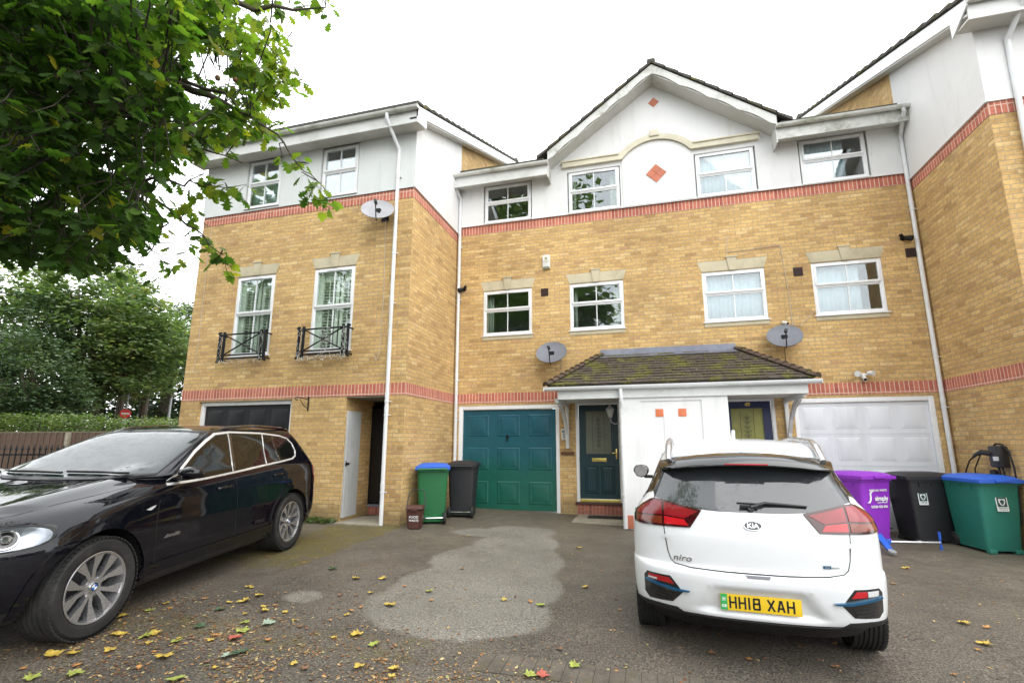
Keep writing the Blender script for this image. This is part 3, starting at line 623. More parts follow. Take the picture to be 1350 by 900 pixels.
def teal_fade():
    m, nt, b = new_mat('weathered_teal_green_paint'); co = objco(nt); sp = nd(nt, 'ShaderNodeSeparateXYZ'); nt.links.new(co, sp.inputs[0])
    t = math_(nt, 'ADD', sp.outputs[2], math_(nt, 'MULTIPLY', noise_(nt, 2.0, 5, .6, co), .7))
    c = ramp(nt, math_(nt, 'DIVIDE', t, 2.6), [(.1, (.007, .105, .065)), (.42, (.006, .10, .075)), (.58, (.004, .088, .112)), (.9, (.005, .080, .120))])
    c = mixc(nt, 1, c, ramp(nt, noise_(nt, 7, 6, .7, co), [(.3, (.85,)*3), (.7, (1.15,)*3)]), 'MULTIPLY')
    nt.links.new(c, b.inputs['Base Color']); b.inputs['Roughness'].default_value = .45; return m
M['teal_fade'] = teal_fade()
M['garage_white'] = pmat('white_garage_steel', (.72, .75, .79), .38, .03, 1.5, dirt=(.50, .52, .52), dirt_amt=.4, stretch=(3, 3, .6))
HL = None
panel_teal('teal', .22, 2.345, 0.0, 2.13, .05, M['teal_fade'], 3, 3, M['upvc'], .13, 2.42, 2.215, 0, (1.26, 1.52), 'teal green panelled up-and-over garage door')
panel_teal('white', 7.01, 9.12, -.16, 2.13, .05, M['garage_white'], 4, 4, M['upvc'], 6.94, 9.20, 2.215, 1, None, 'white sectional garage door with four rows of panels')
# front doors
def fdoor(x0, x1, zb, zt, y, mat, glassmat, label, letter=None, number=None):
    f = MB(); t = .06
    f.box(x0, x0+t, y-.05, y+.06, zb, zt, bev=.005); f.box(x1-t, x1, y-.05, y+.06, zb, zt, bev=.005); f.box(x0+t, x1-t, y-.049, y+.06, zt-t, zt, bev=.005); f.build('door_frame', M['upvc'], H)
    d = MB(); a, b = x0+t+.003, x1-t-.003; ga, gb, g0, g1 = a+(.085 if number else .13), b-.14, zb+.95, zt-.19
    wall_y(d, y, a, b, zb+.06, zt-t-.004, [(ga, gb, g0, g1)], .03); O = Vector((0, y, 0)); U, V, N = Vector((1, 0, 0)), Vector((0, 0, 1)), Vector((0, -1, 0))
    xm = (a+b)/2
    for (p, q) in ((a+.10, xm-.03), (xm+.03, b-.10)): d.frustum(O, U, V, N, p, q, zb+.16, zb+.72, .02, -.0+.012); d.frustum(O+N*.0121, U, V, N, p+.04, q-.04, zb+.20, zb+.68, .02, .008)
    for q in ((ga-.02, ga+.01, g0-.02, g1+.02), (gb-.01, gb+.02, g0-.02, g1+.02)): d.box(q[0], q[1], y-.018, y+.002, q[2], q[3])
    for q in ((ga+.01, gb-.01, g0-.02, g0+.01), (ga+.01, gb-.01, g1-.01, g1+.02)): d.box(q[0], q[1], y-.018, y+.002, q[2], q[3])
    dd = d.build('front_door', mat, H, sharp=15); dd['label'] = label
    gl = MB(); gl.box(ga+.008, gb-.008, y+.012, y+.02, g0+.008, g1-.008); gl.build('glass_panel', glassmat, dd)
    et = MB(); cx = (ga+gb)/2                      # leaded spray of leaves
    for k in range(7):
        z = g0+.18+k*.085; sz = .07*(1-.35*abs(k-3)/3)
        for s_ in (-1, 1): et.tube([(cx, y+.008, z), (cx+s_*sz*.6, y+.008, z+.035), (cx+s_*sz, y+.008, z+.02), (cx+s_*sz*.6, y+.008, z-.005), (cx, y+.008, z-.02)], .0045, 5)
    et.tube([(cx-.02, y+.008, g0+.12), (cx, y+.008, g0+.16), (cx, y+.008, g1-.12)], .004, 5)
    for s_ in (-1, 1): et.tube([(cx+s_*.12, y+.008, g0+.03), (cx+s_*.12, y+.008, g1-.03)], .003, 4)
    et.build('leading', M['leading'], dd)
    br = MB(); br.box(x0+t, x1-t, y-.045, y+.02, zb, zb+.055, bev=.006); br.build('threshold', M['brass_dull'], dd)
    if letter: l = MB(); l.box(xm-.15, xm+.15, y-.012, y, zb+.80, zb+.875, bev=.006); l.build('letterbox', M['brass_dull'], dd)
    h = MB(); h.box(b-.07, b-.04, y-.012, y, zb+.86, zb+1.06, bev=.004); h.tube([(b-.055, y-.01, zb+.98), (b-.055, y-.05, zb+.98), (b-.14, y-.055, zb+.975)], .009, 8); h.build('handle', M['brass'], dd)
    if number:
        n_ = MB(); text_mb(n_, number, .10, Matrix.Translation((xm, y-.004, zt-.125)) @ Matrix.Rotation(pi/2, 4, 'X'), .004, bold=.004); n_.build('door_number', M['brass'], dd)
M['leading'] = pmat('grey_leading', (.09, .10, .08), .5, .2, 20)
M['brass_dull'] = pmat('polished_brass', (.62, .50, .14), .35, .15, 9, metal=.55)
M['door_teal'] = pmat('dark_teal_door', (.004, .034, .045), .35, .1, 2)
M['door_blue'] = pmat('navy_blue_door', (.012, .020, .085), .35, .1, 2)
M['glass_olive'] = pmat('obscured_glass_grey_green', (.16, .17, .12), .35, .12, 3, bmp=.3, bs_=40)
M['glass_yellow'] = pmat('obscured_yellow_glass', (.30, .30, .07), .35, .2, 3, bmp=.3, bs_=40)
fdoor(2.77, 3.71, .215, 2.25, .05, M['door_teal'], M['glass_olive'], 'dark teal front door with brass letterbox', True, None)
fdoor(5.67, 6.61, .215, 2.25, .05, M['door_blue'], M['glass_yellow'], 'navy blue front door with yellowish glass', True, '49')
for (a, b) in ((2.74, 3.75), (5.64, 6.64)):
    w = MB(); w.box(a+.03, b-.03, -.02, .06, -.3, .165); w.build('step_riser', M['redbrick'], H, uv=True, sharp=20)
    w = MB(); w.box(a, b, -.05, .09, .165, .213, bev=.006); w.build('step_tread', pmat('dark_quarry_tile', (.07, .03, .022), .5, .2, 9), H)
w = MB(); w.box(2.45, 2.735, -.035, .02, 1.15, 1.215, bev=.005); w.build('brick_ledge', pmat('brown_brick', (.11, .055, .035), .85, .2, 9), H, sharp=20)
# ---- porch
px0, px1, pyf = 3.755, 5.60, -1.24
w = MB(); w.box(px0, px1, pyf, -.002, -.5, 2.22)
w.build('porch_wall', M['render'], H, sharp=20)
w = MB(); zt_ = 2.13                                   # timber-look framing on the front: raised margins round a sunk panel and slots
w.box(px0+.01, 4.13, pyf-.022, pyf+.001, 0.0, 2.215); w.box(5.17, px1-.01, pyf-.022, pyf+.001, 0.0, 2.215); w.box(4.13, 5.17, pyf-.022, pyf+.001, zt_, 2.215)
w.box(4.53, 4.77, pyf-.012, pyf+.001, 0, 1.84); w.build('porch_panel', M['render'], H, sharp=20)
w = MB()
for x in (4.39, 4.775): w.box(x, x+.135, pyf-.012, pyf+.001, 1.85, 1.985, bev=.003)
w.build('orange_tile', pmat('orange_clay_tile', (.62, .17, .07), .6, .12, 12), H, sharp=20)
w = MB(); w.box(3.80, 3.935, pyf-.04, pyf-.02, -.06, .16, bev=.003); w.build('corner_tile', M['redtile'], H, sharp=20)
w = MB(); w.box(2.64, 6.84, -1.30, -1.28, 2.195, 2.40); w.box(2.64, 2.66, -1.28, 0, 2.195, 2.40); w.box(6.82, 6.84, -1.28, 0, 2.195, 2.40)
w.box(2.66, 6.82, -1.28, -.002, 2.225, 2.245); w.build('porch_fascia', M['fascia'], H, sharp=20)
w = MB(); gutter_x(w, 2.40, 7.02, -1.365, 2.415, .06); pg = w.build('gutter', M['pipe'], H, sharp=30)
w = MB(); E0 = Vector((2.46, -1.40, 2.44)); E1 = Vector((6.94, -1.40, 2.44)); T0 = Vector((3.36, .0, 3.22)); T1 = Vector((6.02, 0, 3.22)); B0 = Vector((2.46, 0, 2.44)); B1 = Vector((6.94, 0, 2.44))
w.bm.faces.new([w.bm.verts.new(p) for p in (E0, E1, T1, T0)]); w.bm.faces.new([w.bm.verts.new(p) for p in (E0, T0, B0)]); w.bm.faces.new([w.bm.verts.new(p) for p in (E1, B1, T1)])
w.bm.faces.new([w.bm.verts.new(p) for p in (E0, B0, B1, E1)])
rnd = random.Random(2); NR = 12
fn = (E1-E0).cross(T0-E0).normalized()
for r in range(NR):
    t0, t1 = r/NR, min(1.0, (r+1.25)/NR); A0, A1 = E0.lerp(T0, t0), E1.lerp(T1, t0); Bz0, Bz1 = E0.lerp(T0, t1), E1.lerp(T1, t1)
    x = A0.x-.02-(.0825 if r % 2 else 0)
    while x < A1.x:
        xa, xb = max(x, A0.x), min(x+.162, A1.x); x += .165
        if xb-xa < .02: continue
        l1 = rnd.uniform(.022, .036); l2 = .008
        xat, xbt = max(xa, Bz0.x), min(xb, Bz1.x)
        if xbt-xat < .01: xat, xbt = (xa, xa+.01) if xa > GX else (xb-.01, xb)
        p = [Vector((xa, A0.y, A0.z)), Vector((xb, A0.y, A0.z)), Vector((xbt, Bz0.y, Bz0.z)), Vector((xat, Bz0.y, Bz0.z))]
        jj = rnd.uniform(-.012, .012); p[0].y += jj; p[1].y += jj+rnd.uniform(-.004, .004)
        q = [p[0]+fn*l1, p[1]+fn*(l1+rnd.uniform(-.004, .004)), p[2]+fn*l2, p[3]+fn*l2]
        vv = [w.bm.verts.new(c) for c in p+q]
        for idx in ((4, 5, 6, 7), (0, 1, 5, 4), (1, 2, 6, 5), (3, 0, 4, 7)): w.bm.faces.new([vv[k] for k in idx])
# side hips, coarser
for (E, T, B, s) in ((E0, T0, B0, -1), (E1, T1, B1, 1)):
    for r in range(NR):
        t0, t1 = r/NR, min(1.0, (r+1.2)/NR); a, b = E.lerp(T, t0), B.lerp(T, t0); c, d = B.lerp(T, t1), E.lerp(T, t1); nn = Vector((s*.65, 0, .76))
        w.prism([a, b, c, d] if s > 0 else [a, d, c, b], nn*.025)
porch = w.build('porch_roof', M['tile_moss'], H, sharp=12)
w = MB()
for (E, T, s) in ((E0, T0, -1), (E1, T1, 1)):
    w = MB(); d = (T-E); L_ = d.length; d.normalize(); nH = 11; yy = Vector((s*.5, -.4, .75)); yy = (yy-d*yy.dot(d)).normalized(); xx = d.cross(yy)
    for k in range(nH):
        p0, p1 = E+d*(L_*k/nH-.02), E+d*(L_*(k+1.15)/nH)
        for (pp, lift, rr) in ((p0, .035, .078), (p1, .0, .062)):
            pass
        ringA = [p0+xx*(.085*cos(a))+yy*(.02+.075*sin(a)) for a in [pi*q/8 for q in range(9)]]; ringB = [p1+xx*(.066*cos(a))+yy*(.005+.055*sin(a)) for a in [pi*q/8 for q in range(9)]]
        ringC = [p0+xx*(.070*cos(a))+yy*(.02+.060*sin(a)) for a in [pi*q/8 for q in range(9)]]
        A, B, Cc = [[w.bm.verts.new(v) for v in rg] for rg in (ringA, ringB, ringC)]
        for q in range(8):
            w.bm.faces.new((A[q], A[q+1], B[q+1], B[q])).smooth = True; w.bm.faces.new((A[q+1], A[q], Cc[q], Cc[q+1]))
        w.bm.faces.new(Cc)
    w.build('hip_tiles', M['tile_hip'], H, sharp=40)
w = MB(); w.prism([(3.34, -.004, 3.345), (3.34, -.004, 3.19), (3.34, -.20, 3.135), (3.34, -.205, 3.15), (3.34, -.02, 3.215), (3.34, -.018, 3.345)], (1.33, 0, 0)); w.prism([(4.66, -.008, 3.342), (4.66, -.008, 3.19), (4.66, -.205, 3.138), (4.66, -.21, 3.153), (4.66, -.024, 3.218), (4.66, -.022, 3.342)], (1.34, 0, 0)); w.build('lead_flashing', M['lead'], H, sharp=25)
for xb in (2.60, 6.80):
    w = MB(); w.box(xb-.035, xb+.035, -.07, -.002, 1.28, 2.20, bev=.005); w.box(xb-.03, xb+.03, -1.2, -.07, 2.14, 2.22, bev=.004)
    pth = [(xb, -.06, 1.36), (xb, -.16, 1.62), (xb, -.33, 1.86), (xb, -.58, 2.04), (xb, -.95, 2.16)]
    for i in range(4):
        a, b = Vector(pth[i]), Vector(pth[i+1]); w.prism([(xb-.028, a.y, a.z-.05), (xb-.028, b.y, b.z-.05), (xb-.028, b.y, b.z+.045), (xb-.028, a.y, a.z+.045)], (.056, 0, 0))
    w.build('porch_bracket', M['fascia'], H, sharp=25)
mb = MB(); mb.tube([(3.80, -1.365, 2.36), (3.80, -1.365, 2.20), (3.815, -1.33, 2.10), (3.80, -1.285, 2.0), (3.80, -1.285, 1.9), (3.80, -1.285, -.06)], .034, 14)
for c in (1.95, 1.35, .5): mb.tube([(3.80, -1.285, c-.02), (3.80, -1.285, c+.02)], .041, 14)
mb.box(3.74, 3.83, -1.29, -1.25, .49, .51); mb.build('downpipe', M['pipe'], H)

# ---------------- left house
HL = empty('corner_house', (-2.6, -2.25, 0), 0, 'left yellow brick house with black garage door and two railed windows', 'house')
LF = -2.25; x0L, x1L = -5.18, 0.0
w = MB(); w.bm.loops.layers.uv.verify()
hl = [(-4.70, -2.43, -.6, 2.24), (-1.22, -.40, -.6, 2.255)]; fl = [(-4.06, -3.09, 3.16, 4.87), (-2.15, -1.20, 3.16, 4.87)]
wall_y(w, LF, x0L, x1L, -.6, 6.37, [h+(.12,) for h in hl]+[h+(.09,) for h in fl], .1)
w.face([(0, LF, -.6), (0, 11.4, -.6), (0, 11.4, 6.155), (0, LF, 6.155)])
rz = lambda y: 7.80+SL*(y+2.62) if y < 4.6 else 7.80+SL*7.22-SL*(y-4.6)
w.face([(0, .05, 6.155), (0, 11.4, 6.155), (0, 11.4, 7.9), (0, 4.6, rz(4.6)), (0, .05, rz(.05))])
w.face([(x0L, LF, -.6), (x0L, LF, 7.6), (x0L, 4.6, rz(4.6)), (x0L, 11.4, 7.9), (x0L, 11.4, -.6)]); w.face([(x0L, 11.4, -.6), (0, 11.4, -.6), (0, 11.4, 7.9), (x0L, 11.4, 7.9)])
# recess to the side door
w.box(-1.32, -1.22, LF+.12, -1.3, -.6, 2.255); w.box(-.40, -.36, LF+.12, -1.3, -.6, 2.255); w.box(-1.32, -.36, -1.30, -1.2, -.6, .16)
w.build('wall', M['brick'], HL, uv=True, sharp=20)
for e, z0_, z1_ in ((.004, 2.27, 2.49), (.006, 6.155, 6.36)): w = MB(); w.prism([(x0L, LF-e, z0_), (e, LF-e, z0_), (e, .0, z0_), (.0005, .0, z0_), (.0005, LF-.0005, z0_), (x0L, LF-.0005, z0_)], (0, 0, z1_-z0_)); w.build('brick_band', M['soldier'], HL, uv=True, sharp=20)
w = MB(); tl = [(-4.08, -3.16, 6.40, 7.9), (-2.18, -1.26, 6.40, 7.9)]; wall_y(w, LF-.03, x0L-.02, .03, 6.36, 7.57, tl, .06)
w.build('render_wall', M['render_grimy_shaded'], HL, sharp=20)
w = MB(); w.prism([(.032, LF-.028, 6.36), (.032, .05, 6.36), (.032, .05, rz(.05)), (.032, LF-.028, rz(LF))], (-.05, 0, 0)); w.box(.0, .045, LF-.03, .05, 6.355, 6.372); w.build('render_wall', M['render'], HL, sharp=20)
window(HL, -4.05, -3.19, 6.43, 7.55, LF-.005, 7.0, 'blind', vent=False); window(HL, -2.15, -1.29, 6.43, 7.55, LF-.005, 7.0, 'dark', vent=False)
for (a, b, c, d) in fl: window(HL, a, b, c, d, LF+.012, 4.06, 'shutters'); lintel(HL, a, b, 4.885, 5.10, LF)
eave(HL, -5.35, .22, LF-.03, -2.60, 7.53, 7.80, 7.56)
w = MB(); w.prism([(.205, -2.63, 7.50), (.205, LF, 7.60), (.205, LF, 7.95), (.205, -2.63, 7.80)], (.025, 0, 0)); w.build('eave_end', M['fascia'], HL, sharp=20)
w = MB(); w.prism([(.205, -2.63, 7.84), (.205, 4.6, 7.84+SL*7.23), (.205, 4.6, 7.62+SL*7.23), (.205, -2.63, 7.62)], (.024, 0, 0)); w.build('bargeboard', M['upvc'], HL, sharp=20)
w = MB(); w.prism([(.04, -2.6, 7.64), (.04, 4.6, 7.64+SL*7.2), (.04, 4.6, 7.60+SL*7.2), (.04, -2.6, 7.60)], (.165, 0, 0)); w.build('soffit', M['soffit'], HL, sharp=20)
side_roof(HL, 'roof', -5.4, .25, -2.68, 7.88, 4.6, 7.88+SL*7.28, 11.8)
downpipe(HL, (-.43, -2.66, 7.78), -.33, LF-.06, 7.20, gz(-.3, -2.3)-.0, x2=-.33, clips=(.55, 1.9, 2.15, 4.0, 5.0, 6.6))
M['garage_black'] = pmat('black_garage_door', (.010, .010, .013), .45, .2, 2)
_x = panel_teal('black', -4.62, -2.50, .02, 2.16, LF+.10, M['garage_black'], 4, 4, M['upvc'], -4.70, -2.43, 2.24, 1, None, 'black panelled garage door')
M['door_black'] = pmat('black_side_door', (.009, .009, .011), .4, .2, 3)
M['plank'] = pmat('white_plank_door', (.55, .57, .58), .5, .05, 2, dirt=(.33, .34, .33), dirt_amt=.4)
w = MB(); w.box(-1.23, -.41, -1.34, -1.305, .24, 2.10, bev=.004); w.box(-1.26, -1.215, -1.36, -1.30, .20, 2.15); dr = w.build('side_door', M['door_black'], HL, sharp=25); dr['label'] = 'black side door at the back of the recess'
w = MB(); w.box(-1.21, -.41, -1.37, -1.28, .165, .215); w.build('threshold', M['lead'], dr)
w = MB(); w.box(-1.20, -.41, -1.36, -1.305, -.1, .165); w.build('step_riser', M['redbrick'], HL, uv=True)
w = MB(); w.box(-1.22, -.40, LF+.0, -1.3, 2.245, 2.27); w.build('lintel', M['concrete'], HL, sharp=20)
w = MB(); Mx = Matrix.Translation((-1.185, LF+.02, 0)) @ Matrix.Rotation(radians(4), 4, 'Z')
for k in range(8): w.box(-.02, .0, .02+k*.103, .02+k*.103+.097, .07, 2.0, M=Mx, bev=.003)
w.box(-.03, -.012, 0.02, .85, .07, 2.0, M=Mx); pd = w.build('plank_door', M['plank'], HL, sharp=25); pd['label'] = 'white plank door on the left side of the recess'
w = MB(); w.box(0, .012, .03, .14, 1.0, 1.045, M=Mx); w.tube([Mx @ Vector((.012, .02, .98)), Mx @ Vector((.03, .02, 1.03)), Mx @ Vector((.012, .02, 1.08))], .007, 6); w.tube([Mx @ Vector((.03, -.03, 1.03)), Mx @ Vector((.03, .14, 1.03))], .008, 6); w.build('latch', M['black_metal'], pd)
# Juliet balconies
def juliet(x0, x1, z0, z1, y):
    w = MB(); p = y-.16; t = .021
    for x in (x0, x0+.10, x1-.10, x1): w.box(x-t, x+t, p-t, p+t, z0-.03, z1+.03, bev=.004); 
    for x in (x0, x1):
        for z in (z0+.02, z1-.04): w.box(x-.012, x+.012, p, y+.0, z-.012, z+.012)
        for z in (z0-.03, z1-.0): w.lathe([(0, -.028), (.02, -.02), (.028, 0), (.02, .02), (0, .028)], 10, M=Matrix.Translation((x+.03*(1 if x > x0 else -1), p, z)))
    for z in (z0+.03, z1-.03, z0+.10): w.box(x0, x1, p-.013, p+.013, z-.014, z+.014)
    a, b = x0+.10, x1-.10
    for (q, r) in (((a, z0+.10), (b, z1-.03)), ((a, z1-.03), (b, z0+.10))): w.tube([(q[0], p, q[1]), (r[0], p, r[1])], .014, 6)
    w.build('balcony_railing', M['black_metal'], HL)
juliet(-4.17, -3.06, 3.06, 3.62, LF); juliet(-2.26, -1.17, 3.05, 3.61, LF)

# ---------------- right house
HR = empty('corner_house', (12, -2.2, 0), 0, 'right yellow brick house seen from its side wall, cut off by the frame', 'house')
RF = -2.21; xr = 9.37
w = MB(); w.bm.loops.layers.uv.verify()
w.face([(xr, 11.4, -.6), (xr, RF, -.6), (xr, RF, 6.155), (xr, 11.4, 6.155)])
w.face([(xr, .08, 6.155), (xr, .08, rz(.08)), (xr, 4.6, rz(4.6)), (xr, 11.4, 7.9), (xr, 11.4, 6.155)][::-1])
wall_y(w, RF, xr, 15, -.6, 6.155, [], .1); w.face([(15, RF, -.6), (15, 11.4, -.6), (15, 11.4, 7.8), (15, RF, 7.6)])
w.build('wall', M['brick'], HR, uv=True, sharp=20)
for e, z0_, z1_ in ((.004, 2.27, 2.49), (.006, 6.155, 6.36)): w = MB(); w.prism([(15, RF-e, z0_), (xr-e, RF-e, z0_), (xr-e, .0, z0_), (xr-.0005, .0, z0_), (xr-.0005, RF-.0005, z0_), (15, RF-.0005, z0_)], (0, 0, z1_-z0_)); w.build('brick_band', M['soldier'], HR, uv=True, sharp=20)
w = MB(); w.box(xr-.028, 15, RF-.03, RF+.05, 6.36, 7.60); w.prism([(xr-.03, RF-.027, 6.36), (xr-.03, .08, 6.36), (xr-.03, .08, rz(.08)), (xr-.03, RF-.027, rz(RF))], (.05, 0, 0)); w.box(xr-.045, xr, RF-.03, .06, 6.355, 6.372); w.build('render_wall', M['render'], HR, sharp=20)
eave(HR, 9.13, 15.2, RF-.03, -2.56, 7.53, 7.80, 7.56)
w = MB(); w.prism([(9.10, -2.60, 7.84), (9.10, 4.6, 7.84+SL*7.2), (9.10, 4.6, 7.62+SL*7.2), (9.10, -2.2, 7.62+SL*.38), (9.10, -2.2, 7.53), (9.10, -2.60, 7.74)], (.024, 0, 0)); w.build('bargeboard', M['upvc'], HR, sharp=20)
w = MB(); w.prism([(9.124, -2.55, 7.64), (9.124, 4.6, 7.64+SL*7.15), (9.124, 4.6, 7.60+SL*7.15), (9.124, -2.55, 7.60)], (.21, 0, 0)); w.build('soffit', M['soffit'], HR, sharp=20)
side_roof(HR, 'roof', 9.06, 15.4, -2.66, 7.88, 4.6, 7.88+SL*7.26, 11.8)
downpipe(HR, (9.80, -2.62, 7.80), 9.72, RF-.06, 7.30, -.3, x2=9.60, clips=(1.2, 3.2, 5.2), r=.038)
# ================================================================ things fixed to the walls
M['dish'] = pmat('grey_dish_enamel', (.15, .16, .185), .5, .12, 6)
M['dish_pale'] = pmat('pale_grey_dish', (.34, .34, .36), .5, .12, 6)
M['white_plastic'] = pmat('white_plastic', (.70, .70, .68), .4, .08, 6, dirt=(.4, .38, .32), dirt_amt=.4)
M['cable'] = pmat('cream_cable', (.50, .46, .40), .6, .1, 9)
def dish(x, y, z, R, aim, label, mat, cable_dx=.1):
    root = empty('satellite_dish', (x, y, z), 0, label, 'satellite dish', 'satellite dishes on the walls')
    aim = Vector(aim).normalized(); U = Vector((0, 0, 1)).cross(aim).normalized(); V = aim.cross(U); c = Vector((0, -.24, 0))
    T = Matrix(((U.x*1.12, V.x, aim.x, c.x), (U.y*1.12, V.y, aim.y, c.y), (U.z*1.12, V.z, aim.z, c.z), (0, 0, 0, 1)))
    w = MB(); prof = [(R*t, .16*R*t*t*1.3-.0) for t in [k/10 for k in range(11)]]; back = [(r, h-.008) for r, h in prof[::-1]]
    w.lathe(prof+[(R+.006, prof[-1][1]+.002), (R+.006, prof[-1][1]-.012)]+back, 40, M=T); w.build('reflector', mat, root, local=True, sharp=40)
    a = MB(); p0 = c-V*R*.95+aim*.02; p1 = c-V*R*.35+aim*R*1.05
    a.tube([p0-aim*.04, p0+aim*.06, p1], .011, 8); a.tube([p1-(c-p1).normalized()*.05, p1+(c-p1).normalized()*.05], .03, 12); a.tube([p1-(c-p1).normalized()*.02, p1+(c-p1).normalized()*.075], .02, 12)
    a.build('feed_arm', M['plastic_black'], root, local=True)
    b = MB(); b.tube([c-aim*.03, (0.02, -.12, -.02), (.02, -.01, -.02)], .018, 8); b.box(-.06, .10, -.012, 0, -.10, .08, bev=.003); b.box(-.05, .05, -.26, -.2, -.05, .05); b.build('wall_bracket', M['black_metal'], root, local=True)
    return root
dish(2.33, 0, 3.27, .29, (-.02, -.84, .52), 'grey satellite dish left of the porch roof, under the gap between two windows', M['dish'])
dish(6.84, 0, 3.36, .27, (-.12, -.84, .52), 'dark grey satellite dish right of the porch roof below a window', M['dish'])
dish(-.62, LF, 5.82, .27, (.35, -.83, .45), 'pale grey satellite dish beside the downpipe high on the left house', M['dish_pale'])
def cable(pts, label, r=.005, mat='cable', grp=None):
    w = MB(); w.tube(pts, r, 6); o = w.build('wall_cable', M[mat], None); tag(o, label, 'cable', grp); return o
cable([(6.02, -.008, 5.62), (5.97, -.008, 5.07)], 'short pale cable coming down to the keystone of the third first-floor window')
cable([(6.0, -.012, 5.26), (6.98, -.012, 5.30), (7.0, -.012, 5.24), (7.05, -.012, 4.3), (7.07, -.012, 3.25)], 'pale cable running down the brick between the two right windows')
cable([(6.96, -.03, 3.67), (7.2, -.012, 3.62), (7.42, -.012, 3.85), (7.5, -.012, 3.9)], 'thin white wire from the small camera to the rightmost first-floor window')
cable([(2.5, -.012, 3.2), (2.5, -.012, 2.62)], 'thin cable hanging below the left grey dish', .004)
cable([(6.86, -.10, 3.2), (6.88, -.012, 2.95), (6.92, -.012, 2.66)], 'dark cable dangling from the right dish to the hip tiles', .006, 'plastic_black')
cable([(-.58, LF-.01, 5.75), (-.54, LF-.012, 4.2), (-.56, LF-.012, 3.1), (-.62, LF-.03, 2.92), (-.66, LF-.02, 3.02)], 'white cable hanging beside the downpipe of the left house')
cable([(-4.93, LF-.012, 6.1), (-4.92, LF-.012, 4.6), (-4.90, LF-.012, 3.2), (-4.95, LF-.02, 2.92), (-4.86, LF-.02, 2.84), (-4.80, LF-.02, 2.93)], 'white cable with loose end near the far left corner of the left house')
r = empty('burglar_alarm', (2.19, 0, 5.43), 0, 'white burglar alarm box on the brick above the first-floor windows', 'alarm box')
w = MB(); w.box(-.085, .085, -.075, 0, -.16, .16, bev=.02); w.build('alarm_case', M['white_plastic'], r, local=True)
w = MB(); w.box(-.07, .07, -.078, -.07, -.155, -.12, bev=.003); w.build('strobe_lens', pmat('bluegrey_lens', (.2, .25, .2), .2), r, local=True)
w = MB(); Mt = Matrix.Rotation(pi/2, 4, 'X'); text_mb(w, 'SECURITY', .03, Matrix.Translation((0, -.077, .0)) @ Mt, .002); w.lathe([(.0, .003), (.035, .003), (.035, 0), (0, 0)], 6, M=Matrix.Translation((0, -.077, .07)) @ Mt); w.build('alarm_badge', pmat('olive_print', (.30, .30, .10), .5), r, local=True)
# black wall fittings
def flood(x, z, lab, s):
    r = empty('outside_light', (x, 0, z), 0, lab, 'wall light', 'small black wall lights')
    w = MB(); w.lathe([(0, .0), (.045, 0), (.045, .03), (0, .03)], 16, M=Matrix.Rotation(pi/2, 4, 'X')); w.tube([(0, -.03, 0), (s*.03, -.06, -.01)], .015, 8); w.build('mount', M['black_metal'], r, local=True)
    w = MB(); w.tube([(s*.0, -.05, 0.0), (s*.05, -.09, -.03), (s*.09, -.13, -.06)], .04, 14, radii=[.03, .05, .055]); w.tube([(-s*.01, -.05, .0), (-s*.07, -.09, .05)], .03, 12); w.build('lamp_head', M['black_metal'], r, local=True)
flood(.20, 4.96, 'small black wall light beside the middle downpipe', -1); flood(9.10, 5.20, 'small black wall light beside the right downpipe', 1)
r = empty('security_camera', (6.93, 0, 3.68), 0, 'small white bullet camera above the right satellite dish', 'camera')
w = MB(); w.lathe([(0, 0), (.03, 0), (.03, .015), (0, .015)], 16, M=Matrix.Rotation(pi/2, 4, 'X')); w.tube([(0, -.01, 0), (.0, -.05, -.005)], .012, 8); w.build('mount', M['white_plastic'], r, local=True)
w = MB(); w.tube([(-.04, -.04, .02), (.02, -.13, -.025)], .032, 16); w.build('camera_body', M['white_plastic'], r, local=True)
w = MB(); w.tube([(.018, -.127, -.023), (.023, -.135, -.027)], .024, 16); w.build('lens', M['black_metal'], r, local=True)
r = empty('security_light', (8.14, 0, 2.60), 0, 'white twin-headed security light with camera over the white garage door', 'security light')
w = MB(); w.box(-.04, .04, -.05, 0, -.05, .05, bev=.012); w.build('mount', M['white_plastic'], r, local=True)
for s in (-1, 1):
    w = MB(); w.tube([(s*.03, -.05, .02), (s*.10, -.10, .03)], .014, 8); w.tube([(s*.07, -.06, .045), (s*.13, -.14, .03)], .05, 16, radii=[.035, .055]); w.build('lamp_head', M['white_plastic'], r, local=True)
w = MB(); w.tube([(0, -.05, -.03), (0, -.10, -.075)], .038, 16, radii=[.032, .04]); w.build('camera_body', M['white_plastic'], r, local=True)
w = MB(); w.tube([(0, -.099, -.074), (0, -.104, -.080)], .026, 16); w.build('lens', M['black_metal'], r, local=True)
r = empty('intercom', (2.515, 0, 1.57), 0, 'grey and white intercom box on the brick pier left of the teal front door', 'intercom')
w = MB(); w.box(-.05, .05, -.035, 0, -.11, .12, bev=.006); w.build('case', M['white_plastic'], r, local=True)
w = MB()
for k in range(3): w.box(-.012, .03, -.04, -.034, -.07+k*.035, -.05+k*.035)
w.box(-.035, .035, -.04, -.034, .04, .09); w.build('buttons', pmat('grey_buttons', (.22, .25, .28), .5), r, local=True)
r = empty('wall_lantern', (3.755, -.75, 1.95), 0, 'silver coach lantern on the porch wall by the teal front door', 'lantern')
w = MB(); w.tube([(0, 0, -.18), (-.04, 0, -.18), (-.12, 0, -.20), (-.19, 0, -.16), (-.20, 0, -.07)], .012, 8); w.lathe([(0, 0), (.05, 0), (.045, .02), (0, .02)], 16, M=Matrix.Translation((0, 0, -.18)) @ Matrix.Rotation(-pi/2, 4, 'Y')); w.build('arm', M['dish_pale'], r, local=True)
